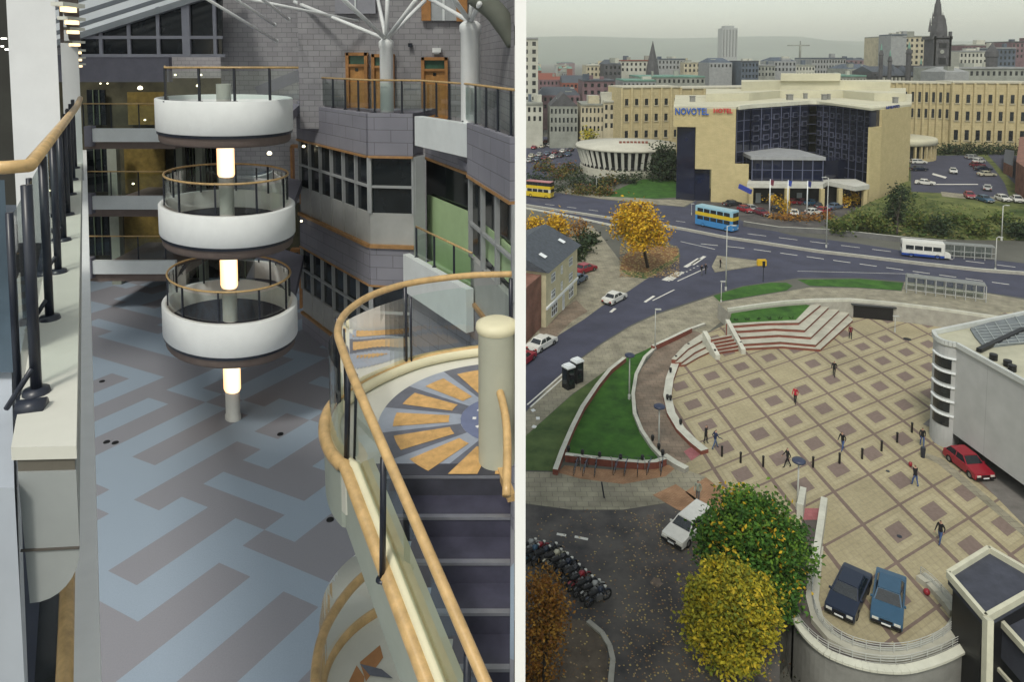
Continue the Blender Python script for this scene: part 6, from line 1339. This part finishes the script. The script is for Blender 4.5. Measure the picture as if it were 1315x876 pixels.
car('hatch', 'steel', 742, 362, (752, 356), 'blue grey hatchback parked behind the red saloon near the cream corner building', group=gp)
car('hatch', 'red', 671, 466, (676, 462), 'red hatchback just entering at the left edge behind the white saloon', group=gp)
# hotel forecourt
g2 = 'cars on the hotel forecourt'
for (x, y, hx_, hy_, k, c, l) in ((940, 264, 960, 262, 'sedan', 'dark', 'black saloon at the foot of the hotel left wall'), (957, 272, 970, 276, 'hatch', 'red', 'red hatchback nearest the blue and yellow bus'), (966, 271, 978, 276, 'hatch', 'silver', 'silver hatchback second from the blue and yellow bus'), (978, 276, 990, 280, 'hatch', 'maroon', 'maroon hatchback by the left flagpole'), (1018, 262, 1028, 261, 'hatch', 'red', 'red car under the middle of the hotel canopy'), (1031, 262, 1040, 261, 'hatch', 'maroon', 'dark red car right of the red one under the canopy'), (1043, 263, 1053, 262, 'sedan', 'blue', 'pale blue car at the right hotel canopy column'), (1054, 266, 1060, 264, 'hatch', 'dark', 'black hatchback at the right end of the canopy'),
    (1020, 276, 1020, 268, 'hatch', 'white', 'white hatchback seen from behind in the forecourt middle'), (1045, 275, 1055, 274, 'hatch', 'white', 'white hatchback right of the right flagpole'), (1057, 273, 1063, 271, 'hatch', 'red', 'red hatchback beside the white one right of the flagpoles'), (1072, 268, 1082, 266, 'sedan', 'steel', 'blue grey saloon at the right of the forecourt'), (1090, 265, 1096, 262, 'hatch', 'navy', 'navy hatchback near the right wing of the hotel'), (1001, 272, 1010, 274, 'hatch', 'dark', 'dark hatchback between the first two flagpoles')):
    car(k, c, x, y, (hx_, hy_), l, 0, group=g2)
# raised car park
g3_ = 'cars in the raised car park'
for (x, y, hx_, hy_, k, c, l) in ((1180, 203, 1192, 203, 'estate', 'silver', 'silver estate at the back left of the car park'), (1196, 201, 1203, 199, 'hatch', 'maroon', 'maroon hatchback at the back of the car park'), (1179, 210, 1190, 210, 'estate', 'white', 'white van like estate by the hotel wall'), (1180, 219, 1192, 219, 'sedan', 'navy', 'navy saloon by the hotel wall'), (1188, 237, 1200, 238, 'sedan', 'white', 'white saloon front left in the car park'), (1224, 222, 1228, 230, 'sedan', 'white', 'white car alone in the middle of the car park'),
    (1250, 204, 1262, 204, 'estate', 'silver', 'silver estate at the back right of the car park'), (1257, 209, 1267, 208, 'hatch', 'white', 'white hatchback in the right row behind a maroon one'), (1255, 214, 1265, 214, 'hatch', 'maroon', 'maroon hatchback in the right row'), (1262, 219, 1272, 219, 'sedan', 'navy', 'navy saloon in the right row'), (1267, 226, 1277, 226, 'sedan', 'cream', 'cream roofed saloon in the right row, nearest'), (1268, 244, 1268, 238, 'hatch', 'silver', 'silver hatchback facing away at the car park exit'), (1245, 254, 1250, 258, 'hatch', 'red', 'pinkish red hatchback on the top edge of the bank'), (1265, 259, 1275, 262, 'hatch', 'blue', 'pale blue hatchback on the top edge of the bank'), (1288, 258, 1297, 261, 'hatch', 'white', 'white hatchback on the bank edge, left one of two'), (1306, 259, 1312, 263, 'sedan', 'white', 'white saloon on the bank edge near the right border')):
    car(k, c, x, y, (hx_, hy_), l, zc + .02, group=g3_)
# left distant parking rows
g4 = 'cars in the left parking rows'; cols = ['silver', 'white', 'red', 'steel', 'dark', 'cream', 'maroon', 'blue']
sheet('car_park', [(640, 210), (690, 175), (760, 178), (745, 215), (700, 235), (640, 240)], m_asph, 3)
for r_, (x0, y0, n) in enumerate(((680, 208, 6), (682, 200, 6), (684, 191, 7), (688, 183, 6))):
    for k in range(n):
        x, y = x0 + k * 10 + r_, y0 - k * 1.6 + (2 if r_ % 2 else 0); c = cols[(k * 3 + r_ * 5) % 8]
        car('hatch', c, x, y, (x + 6, y - 3), '%s car, number %s from the left in the %s left parking row' % ({'steel': 'blue grey'}.get(c, c), ORD[k], ['nearest', 'second', 'third', 'farthest'][r_]), 0, group=g4)
# buses
def bus(name, label, x, y, head, L, W, H, base, stripes, cat, roofm, z=0, decks=1, nose=False):
    a = G(x, y, z); q = G(*head, z); rz = math.atan2(q.y - a.y, q.x - a.x); t = thing(name, label, cat); h = L / 2
    b = MB(); zl = .45; i = 0
    for (z0, z1, m_) in stripes: 
        b = MB(); P = [(h, -W / 2 + .15), (h, W / 2 - .15), (h - .15, W / 2), (-h + .1, W / 2), (-h, W / 2 - .1), (-h, -W / 2 + .1), (-h + .1, -W / 2), (h - .15, -W / 2)]; b.prism(P, z0, z1); b.build('body_panel', m_, t)
    b = MB(); b.prism([(h - .1, -W / 2 + .1), (h - .1, W / 2 - .1), (-h + .1, W / 2 - .1), (-h + .1, -W / 2 + .1)], H, H + .12); b.build('roof', roofm, t)
    for d in range(decks):
        zw = (1.5, 3.05)[d] if decks == 2 else H * .52; hw = .75 if decks == 2 else H * .27; n = int(L / 1.5)
        for s in (-1, 1):
            for k in range(n):
                x0 = -h + .5 + (L - 1.0) * (k + .06) / n; x1 = -h + .5 + (L - 1.0) * (k + .94) / n
                b = MB(); b.box((x0 + x1) / 2, s * (W / 2 + .004), zw, x1 - x0, .02, hw); b.build('side_window', m_cw, t)
        b = MB(); b.box(h + .004, 0, zw - .05, .03, W - .5, hw + .1); b.build('windscreen', m_cw, t)
        b = MB(); b.box(-h - .004, 0, zw, .03, W - .7, hw); b.build('rear_window', m_cw, t)
    for s in (-1, 1):
        b = MB(); b.box(h + .01, s * (W / 2 - .35), .6, .05, .3, .2); b.build('headlight', m_lamp, t)
    if nose:
        b = MB(); b.prism([(h - .1, -W / 2 + .1), (h + .9, -W / 2 + .3), (h + .9, W / 2 - .3), (h - .1, W / 2 - .1)], .4, [1.25, 1.0, 1.0, 1.25]); b.build('bonnet', PT['white'], t)
    wheel_parts(t, L, W, .45, (-L * .28, L * .33), .25); t.location = a; t.rotation_euler = (0, 0, rz); return t
yl = paint('bus yellow', (.58, .42, .02)); bl = paint('bus blue', (.05, .22, .48)); lb_ = paint('bus light blue', (.28, .48, .58)); cm = paint('bus cream', (.55, .53, .42)); pk = paint('bus faded red', (.42, .14, .14))
bus('double_decker_bus', 'blue and yellow double decker bus with light blue roof on the trunk road', 920, 293, (948, 299), 8.6, 2.4, 4.1, 0, ((.35, 1.5, bl), (1.5, 2.3, bl), (2.3, 3.05, yl), (3.05, 3.9, lb_), (3.9, 4.1, lb_)), 'bus', lb_, decks=2)
bus('double_decker_bus', 'yellow double decker bus with faded red roof at the left on the trunk road', 693, 253, (713, 255), 6.8, 2.4, 3.9, 0, ((.35, 1.5, yl), (1.5, 2.3, cm), (2.3, 3.05, yl), (3.05, 3.9, m_black)), 'bus', pk, decks=2)
nv = paint('deep blue', (.02, .06, .28))
bus('minibus', 'white minibus with a dark blue skirt driving right on the trunk road', 1184, 330, (1216, 333), 6.4, 2.1, 2.7, 0, ((.35, .75, nv), (.75, 2.7, PT['white'])), 'minibus', PT['white'], nose=True)
# motorcycles row in the yard and bicycles in the bay
def cycle(name, cat, label, motor, fm):
    t = thing(name, label, cat); r = .33; d = .66
    for x in (-d, d):
        b = MB(); b.tube([(x + r * math.cos(a), 0, r + r * math.sin(a)) for a in [2 * math.pi * k / 18 for k in range(18)]], .06 if motor else .022, 6, closed=True)
        o = b.build('wheel', m_tyre, t); b = MB()
        for k in range(6): b.beam((x, 0, r), (x + (r - .02) * math.cos(k * 1.047), 0, r + (r - .02) * math.sin(k * 1.047)), .012, .012)
        b.build('spokes', m_rim, o)
    b = MB()
    rr = .035 if motor else .02
    b.tube([(-d, 0, r), (-.1, 0, .42), (.35, 0, .8), (-.2, 0, .78), (-d, 0, r)], rr, 6); b.tube([(-.1, 0, .42), (-.2, 0, .82)], rr, 6); b.tube([(d, 0, r), (.42, 0, .95)], rr, 6); b.build('frame', fm, t)
    b = MB(); b.tube([(.35, -.33, 1.0), (.42, 0, .96), (.35, .33, 1.0)], .02, 6); b.build('handlebar', m_dark, t)
    b = MB()
    if motor:
        b.tube([(-.75, 0, .82), (-.3, 0, .80), (.0, 0, .80)], [.10, .15, .12], 8); b.build('seat', m_black, t)
        b = MB(); b.tube([(-.02, 0, .78), (.15, 0, .86), (.36, 0, .84)], [.12, .19, .12], 10); b.build('fuel_tank', fm, t, True)
        b = MB(); b.box(.03, 0, .25, .45, .3, .32); b.tube([(.1, .2, .3), (-.7, .22, .34)], .05, 6); b.build('engine', m_rim, t)
        b = MB(); b.lathe([(.001, .1), (.1, .06), (.11, 0), (.06, -.08)], (.52, 0, .9), 10); b.build('headlight', m_lamp, t)
        b = MB(); b.tube([(d - .3, 0, .55), (d, 0, .72), (d + .25, 0, .6)], .05, 5); b.build('mudguard', fm, t); b = MB(); b.tube([(-d - .28, 0, .6), (-d, 0, .72), (-d + .3, 0, .62)], .06, 5); b.build('mudguard', fm, t)
    else: b.tube([(-.3, 0, .86), (-.12, 0, .87)], [.06, .03], 6); b.build('saddle', m_black, t)
    return t
mp = {}
for k, (x, y, c, l) in enumerate(((679, 712, 'silver', 'silver motorcycle at the far left end of the row'), (684, 720, 'blue', 'blue motorcycle second in the row'), (691, 716, 'red', 'red motorcycle third in the row'), (698, 722, 'navy', 'navy motorcycle fourth in the row'), (706, 718, 'dark', 'dark motorcycle fifth in the row'), (712, 726, 'cream', 'cream motorcycle sixth in the row'), (720, 731, 'dark', 'dark motorcycle seventh in the row'), (727, 738, 'navy', 'navy motorcycle eighth in the row beside a red one'), (736, 747, 'dark', 'dark motorcycle left of the bright red one'), (744, 754, 'red', 'bright red motorcycle in the middle of the row'), (752, 762, 'dark', 'dark motorcycle right of the bright red one'), (761, 767, 'silver', 'silver motorcycle near the right end of the row'), (768, 775, 'navy', 'large dark blue motorcycle at the right end of the row'))):
    a = G(x, y); rz = rad(32 + (k * 37 % 13) - 6)
    if c not in mp: o = cycle('motorcycle', 'motorcycle', l, True, PT[c]); mp[c] = o; o.location = a; o.rotation_euler = (0, 0, rz)
    else: o = dup(mp[c], a, rz, l)
    o['group'] = 'motorcycles parked in a row in the yard'
first = None
for k, x in enumerate((740, 752, 765, 792, 804, 819, 834, 850)):
    a = G(x, 604 + (k % 3)); l = ['first bicycle from the left in front of the brick wall', 'second bicycle from the left in front of the brick wall', 'third bicycle from the left, beside the pavement post', 'fourth bicycle, just right of the gap in the row', 'fifth bicycle in front of the brick wall', 'sixth bicycle in front of the brick wall', 'second bicycle from the right end of the brick wall', 'last bicycle at the right end of the brick wall'][k]
    if first is None: first = cycle('bicycle', 'bicycle', l, False, PT['steel']); o = first; o.location = a; o.rotation_euler = (0, 0, rad(70))
    else: o = dup(first, a, rad(62 + k * 7 % 20), l)
    o['group'] = 'bicycles in front of the brick wall'
rk = None
for k, x in enumerate((745, 785, 827, 846)):
    a = G(x, 601)
    if rk is None: b = MB(); b.tube([(0, -.4, 0), (0, -.4, .7), (0, -.25, .82), (0, .25, .82), (0, .4, .7), (0, .4, 0)], .03, 6); rk = tag(b.build('cycle_stand', m_greys, None, True, (0, 0, 0)), None, 'stand'); o = rk
    else: o = rk.copy(); COL.objects.link(o)
    o.location = a; o['label'] = ORD[k] + ' hoop cycle stand from the left along the brick wall'; o['group'] = 'hoop cycle stands'
# ================================================================== lamp posts, bollards, kiosks, flags
m_pole = mat('pale lamp pole', (.42, .43, .40), .5, .1, 2)
def lamp(name, label, xb, yb, ytop, disc=True, r=.07, arm=0, z=0):
    p = G(xb, yb, z); zt = HZ(ytop, p.y); zt = max(zt, z + 2); t = thing(name, label, 'lamp post', p)
    b = MB(); b.tube([p, Vector((p.x, p.y, (p.z + zt) / 2)), Vector((p.x, p.y, zt))], [r * 1.4, r, r * .8], 8); b.lathe([(r * 2, 0), (r * 2, .5), (r, .6)], p, 8); b.build('pole', m_pole, t, True)
    b = MB()
    if disc: b.lathe([(.001, .22), (.35, .2), (.5, .1), (.5, .0), (.3, -.12), (.001, -.12)], (p.x, p.y, zt), 18); b.build('lamp_head', mat('blue black lamp disc', (.04, .05, .09), .4, .1, 3), t, True)
    else:
        b.tube([(p.x, p.y, zt - .1), (p.x + arm * .6, p.y, zt + .15), (p.x + arm, p.y, zt + .1)], .05, 6); b.box(p.x + arm, p.y, zt, .7, .25, .12); b.build('lamp_head', m_pole, t)
    return t
lamp('street_lamp', 'disc headed lamp post by the top corner of the dark lawn', 808, 513, 457)
lamp('street_lamp', 'disc headed lamp post rising from the ring path', 846, 577, 523)
lamp('street_lamp', 'disc headed lamp post in front of the large green tree', 1024, 655, 593)
lamp('street_lamp', 'thin lamp post on the pavement edge above the dark lawn', 841, 450, 398, False, .06, .3)
lamp('street_lamp', 'tall lamp post on the verge in front of the blue and yellow bus', 932, 373, 290, False, .08, 1.0)
lamp('street_lamp', 'shorter lamp post on the pavement left of the verge', 926, 390, 362, False, .06, .2)
lamp('street_lamp', 'tall lamp post behind the road wall by the green bank tip', 1061, 318, 228, False, .08, -.8)
lamp('street_lamp', 'tall lamp post on the right part of the green bank', 1286, 309, 264, False, .09, .8)
lamp('street_lamp', 'lamp post on the median at the right', 1278, 348, 305, False, .07, .6)
lamp('street_lamp', 'short pale post by the underpass mouth', 1149, 427, 412, False, .05, .1)
lamp('street_lamp', 'lamp post at the lawn by the round hall', 766, 246, 228, False, .07, .3)
lamp('street_lamp', 'slim post on the left kerb of the trunk road', 888, 276, 262, False, .05, .2)
for k, x in enumerate((988, 1011, 1036)):
    p = G(x, 277); zt = HZ(230 + k, p.y); t = thing('flagpole', ['left', 'middle', 'right'][k] + ' white flagpole on the hotel forecourt', 'flagpole', p)
    b = MB(); b.tube([p, Vector((p.x, p.y, zt))], [.16, .09], 8); b.build('pole', m_white2, t, True)
    b = MB(); b.face([(p.x, p.y, zt), (p.x + .9, p.y + .1, zt - .3), (p.x + .7, p.y, zt - 1.5), (p.x + .05, p.y, zt - 1.2)]); b.build('flag', mat(['dark red flag', 'blue flag', 'navy flag'][k], [(.15, .03, .05), (.03, .06, .3), (.02, .03, .15)][k], .8, .1, 3), t)
tl = thing('traffic_signal', 'traffic signal on the tip of the triangular island', 'traffic light', G(980, 362)); b = MB(); p = G(980, 362); b.tube([p, p + Vector((0, 0, 3))], .06, 6); b.build('pole', m_dark, tl); b = MB(); b.box(p.x, p.y - .1, 2.3, .35, .25, .9); b.build('signal_head', m_black, tl)
p = G(978, 341); b = MB(); b.box(p.x, p.y, .02, 1.5, .5, .9); b.box(p.x, p.y, .92, 1.3, .4, .12); tag(b.build('keep_left_bollard', mat('traffic yellow', (.62, .40, .02), .5, .1, 2)), 'yellow traffic bollard box at the tip of the triangular island', 'bollard')
b = MB(); b.prism(px([(921, 328), (975, 335), (972, 341), (918, 349), (914, 342)], .12), 0, .12); struct(b, 'traffic_island', m_pave)
bo = None
BL = [(927, 587), (951, 595), (980, 600), (1044, 601), (1078, 596), (1107, 590), (1132, 580), (1152, 569), (1171, 556)]
for k, (x, y) in enumerate(BL):
    p = G(x, y)
    if bo is None: b = MB(); b.lathe([(.001, .98), (.08, .97), (.11, .92), (.11, .86), (.09, .84), (.09, 0)], (0, 0, 0), 12); bo = tag(b.build('bollard', m_black, None, True, (0, 0, 0)), None, 'bollard'); o = bo
    else: o = bo.copy(); COL.objects.link(o)
    o.location = p; o['label'] = ORD[k] + ' black bollard from the left in the line across the square'; o['group'] = 'black bollards across the square'
for k, (x, y, l) in enumerate(((776, 640, 'leaning dark post on the pavement below the bicycles'),)):
    p = G(x, y); b = MB(); b.tube([p, p + Vector((-.22, 0, 1.3))], .06, 8); tag(b.build('sign_post', m_dark), l, 'post')
lp = None
for k, (x, y) in enumerate(((730, 580), (748, 585), (770, 588), (797, 591), (825, 592), (851, 585), (838, 566), (846, 577), (884, 446), (868, 462), (861, 478), (857, 513), (861, 514), (874, 545), (951, 444), (918, 454))):
    p = G(x, y, .5)
    if lp is None: b = MB(); b.lathe([(.001, .5), (.13, .48), (.16, .3), (.1, 0)], (0, 0, 0), 10); lp = tag(b.build('wall_light', m_black, None, True, (0, 0, 0)), None, 'light'); o = lp
    else: o = lp.copy(); COL.objects.link(o)
    o.location = p; o['label'] = ORD[k] + ' small black wall top light, counting anticlockwise from the bicycle wall'; o['group'] = 'black wall top lights'
for k, (x, y) in enumerate(((730, 498), (741, 490))):
    p = G(x, y); t = thing('telephone_kiosk', ['nearer', 'farther'][k] + ' black telephone kiosk with pale domed roof beside the side road', 'kiosk', p); a_ = rad(35)
    b = MB(); b.box(p.x, p.y, 0, .95, .95, 2.2, a_); b.build('frame', m_black, t)
    b = MB(); b.box(p.x, p.y, 2.2, 1.05, 1.05, .15, a_); b.box(p.x, p.y, 2.35, .85, .85, .12, a_); b.build('roof', m_white2, t)
    b = MB(); b.box(p.x, p.y, .5, 1.0, .6, 1.5, a_); b.box(p.x, p.y, .5, .6, 1.0, 1.5, a_); b.build('window', m_cw, t)
for (x, y, l, m_, r) in ((1190, 765, 'small round red buoy like ball on the terrace paving', PT['red'], .2), (1165, 436, 'black flower like drain cover at the top of the square', m_black, .45), (1185, 588, 'dark round litter bin near the grey building', m_dark, .2), (1140, 606, 'small drain cover left of the red bag walker', m_dark, .15), (1155, 690, 'small dark drain cover beside a mauve square', m_dark, .17), (1212, 571, 'black bin cluster at the foot of the grey building corner', m_black, .45), (1250, 800, 'dark shrub tub beside the corner building', m_black, .6)):
    p = G(x, y); b = MB()
    if 'cover' in l: b.lathe([(.001, .03), (r, .025), (r, 0)], v(p, .036), 14)
    elif 'ball' in l: b.lathe([(r * math.sin(a), r - r * math.cos(a)) for a in [math.pi * k / 8 for k in range(9)]], v(p, .04), 14)
    else: b.lathe([(.001, .9), (r * .9, .9), (r, .8), (r * .8, 0)], p, 14)
    tag(b.build({'c': 'drain_cover', 'b': 'ball'}.get('c' if 'cover' in l else 'b' if 'ball' in l else '', 'bin'), m_), l, 'cover' if 'cover' in l else 'ball' if 'ball' in l else 'bin')
# orange bushes/planters by the forecourt
PLN = [(994, 267, 'gold', 'yellow potted tree left on the forecourt'), (1008, 276, 'gold', 'yellow potted tree by the middle flagpole'), (1085, 266, 'gold', 'small yellow tree near the right wing'), (1097, 265, 'gold', 'larger yellow tree at the foot of the right wing'), (997, 281, 'rust', 'orange hedge lump left on the forecourt edge'), (1010, 283, 'rust', 'orange hedge lump left of the middle'), (1026, 283, 'rust', 'orange hedge lump in the middle'), (1042, 283, 'rust', 'orange hedge lump at the right'), (1062, 281, 'rust', 'red orange hedge lump by the bank tip')]
for (x, y, kd, l) in PLN:
    g_ = G(x, y); tall = kd == 'gold'; tree('ornamental_tree' if tall else 'hedge_shrub', l + ' of the hotel', g_, [(g_.x, g_.y, 1.9 if tall else .5, .9 if tall else 1.6, .8, 1.2 if tall else .5)], kd, 26, 9, .5, .06, cat='tree' if tall else 'shrub')
# ================================================================== people
SK = mat('skin', (.42, .25, .18), .6, .05, 5)
def person(x, y, face, jacket, trousers, hair, label, stride=.25, lean=0.0, h=1.75, bag=None, arms=.12):
    k = h / 1.75; V = []; E_ = []; Rd = []
    def a(p, r, par=None): V.append(Vector(p) * k); Rd.append(r * k); (E_.append((par, len(V) - 1)) if par is not None else None); return len(V) - 1
    pel = a((0, 0, .95), .135); w1 = a((.01 + lean * .3, 0, 1.12), .125, pel); ch = a((.0 + lean * .8, 0, 1.33), .15, w1); sh = a((lean, 0, 1.45), .10, ch); nk = a((lean * 1.1, 0, 1.53), .055, sh); hd = a((lean * 1.2 + .01, 0, 1.63), .092, nk); a((lean * 1.25 + .015, 0, 1.70), .08, hd)
    ns = hd; a((lean * 1.2 + .105, 0, 1.625), .018, hd)
    for s in (-1, 1):
        f = s * stride
        hp = a((0, s * .09, .90), .095, pel); kn = a((f * .55 + .03, s * .10, .50), .062, hp); an = a((f * 1.1 - .02, s * .10, .10), .042, kn); a((f * 1.1 + .13, s * .11, .04), .038, an)
        so = a((lean, s * .18, 1.42), .07, sh); el = a((lean * .7 - f * .5 - .02, s * .235, 1.15), .048, so); wr = a((lean * .5 - f * .8 + arms, s * .22, .93), .032, el); pa = a((lean * .5 - f * .85 + arms + .03, s * .215, .86), .034, wr)
        for j in range(4): a((lean * .5 - f * .85 + arms + .015 + j * .014, s * .212, .78 + .006 * abs(j - 1)), .009, pa)
        a((lean * .5 - f * .85 + arms + .08, s * .205, .83), .01, pa)
    me = bpy.data.meshes.new('person'); me.from_pydata(V, E_, []); o = bpy.data.objects.new('person', me); COL.objects.link(o)
    sk = o.modifiers.new('s', 'SKIN'); sk.use_smooth_shade = True; ss = o.modifiers.new('u', 'SUBSURF'); ss.levels = 1; ss.render_levels = 1
    for i, q in enumerate(me.skin_vertices[0].data): q.radius = (Rd[i], Rd[i]); q.use_root = (i == 0)
    bpy.context.view_layer.update(); dg = bpy.context.evaluated_depsgraph_get(); m2 = bpy.data.meshes.new_from_object(o.evaluated_get(dg)); o.modifiers.clear(); o.data = m2; m2.name = 'person'
    mats = [SK, mat('cloth ' + jacket[0], jacket[1], .9, .15, 12), mat('cloth ' + trousers[0], trousers[1], .9, .15, 12), mat('hair ' + hair[0], hair[1], .7, .2, 20), m_black]
    m2.materials.clear()
    for m_ in mats: m2.materials.append(m_)
    for p in m2.polygons:
        c = p.center / k; z = c.z; i = 1
        if z > 1.50: i = 3 if (z > 1.66 or c.x < lean * 1.2 - .02) and z > 1.55 else 0
        elif abs(c.y) > .17 and z < .92: i = 0
        elif z < .09: i = 4
        elif z < .92: i = 2
        p.material_index = i; p.use_smooth = True
    g_ = G(x, y); q = G(*face); o.location = (g_.x, g_.y, .035); o.rotation_euler = (0, 0, math.atan2(q.y - g_.y, q.x - g_.x)); tag(o, label, 'person', 'people crossing the square')
    OFF[o.name] = Vector((0, 0, 0)); return o
BK = ('black', (.012, .012, .015)); NV = ('navy', (.02, .03, .08)); JN = ('jeans blue', (.05, .09, .22)); RD = ('red', (.40, .02, .04)); GY = ('grey', (.12, .12, .13)); BH = ('dark', (.02, .014, .01)); BR = ('brown', (.08, .045, .02)); SB = ('slate blue', (.08, .12, .22))
person(1071, 484, (1060, 500), BK, BK, BH, 'person in black walking alone in the upper middle of the square', .2)
person(1021, 519, (1010, 530), RD, BK, ('grey', (.2, .18, .16)), 'person in a red top and black trousers near the centre of the square', .15)
person(1011, 601, (990, 600), BK, BK, BH, 'person in long black coat between two bollards below the centre', .28)
person(1082, 579, (1060, 590), BK, JN, BR, 'person in dark jacket and blue jeans leaning forward above the bollard line', .25, .12)
person(1184, 574, (1190, 590), BK, JN, BH, 'person in dark jacket and jeans beside the grey building corner', .2)
person(1175, 625, (1165, 618), BK, JN, BR, 'person in dark jacket standing by a red bag right of the bollards', .18, .03)
person(1207, 699, (1195, 705), BK, JN, BH, 'person in black jacket and bright blue jeans low on the right of the square', .2)
person(1092, 436, (1085, 425), ('dark red', (.14, .02, .03)), BK, BH, 'person in dark red top at the foot of the curved steps', .12)
person(918, 577, (930, 575), NV, SB, BR, 'person in navy at the lower end of the ring path holding out an arm', .3, .06, arms=.3)
person(906, 570, (920, 575), BK, BK, BH, 'person in black close behind the one in navy at the ring path end', .1, .05)
person(896, 645, (890, 655), ('pale green', (.30, .34, .28)), GY, BH, 'person in pale top standing behind the white car by the green tree', .1)
person(906, 352, (912, 350), BK, BK, BH, 'person in black crossing the side road, right one of two', .2)
person(901, 354, (908, 352), BK, GY, BH, 'person in black crossing the side road, left one of two', .2)
person(925, 345, (935, 345), BK, BK, BH, 'person standing on the triangular traffic island', .1)
person(1097, 397, (1092, 405), ('pale yellow', (.55, .5, .2)), BK, BH, 'person in pale yellow jacket at the left of the underpass mouth', .15)
person(1144, 409, (1140, 415), ('off white', (.55, .55, .5)), BK, BH, 'person in white top at the right of the underpass mouth', .15)
p = G(1169, 600, 0); b = MB(); b.lathe([(.001, .4), (.1, .38), (.15, .25), (.12, .05), (.001, 0)], v(p, .04), 12); tag(b.build('red_bag', PT['red'], None, True), 'small red bag or bundle left of the standing person', 'bag')
# ================================================================== haze
hm = bpy.data.materials.new('haze'); hm.use_nodes = True; nn_ = hm.node_tree; nn_.nodes.clear(); oo = nn_.nodes.new('ShaderNodeOutputMaterial'); vv = nn_.nodes.new('ShaderNodeVolumePrincipled')
vv.inputs['Color'].default_value = (.97, .985, .93, 1); vv.inputs['Density'].default_value = .00019; vv.inputs['Anisotropy'].default_value = .2; nn_.links.new(vv.outputs[0], oo.inputs['Volume'])
b = MB(); b.prism([(-9100, -450), (9100, -450), (9100, 8600), (-9100, 8600)], -5.3, 260); hz = b.build('haze', hm, None, False, (0, 0, -5.3)); tag(hz, 'thin pale grey haze filling the air over the town', 'haze', kind='stuff')
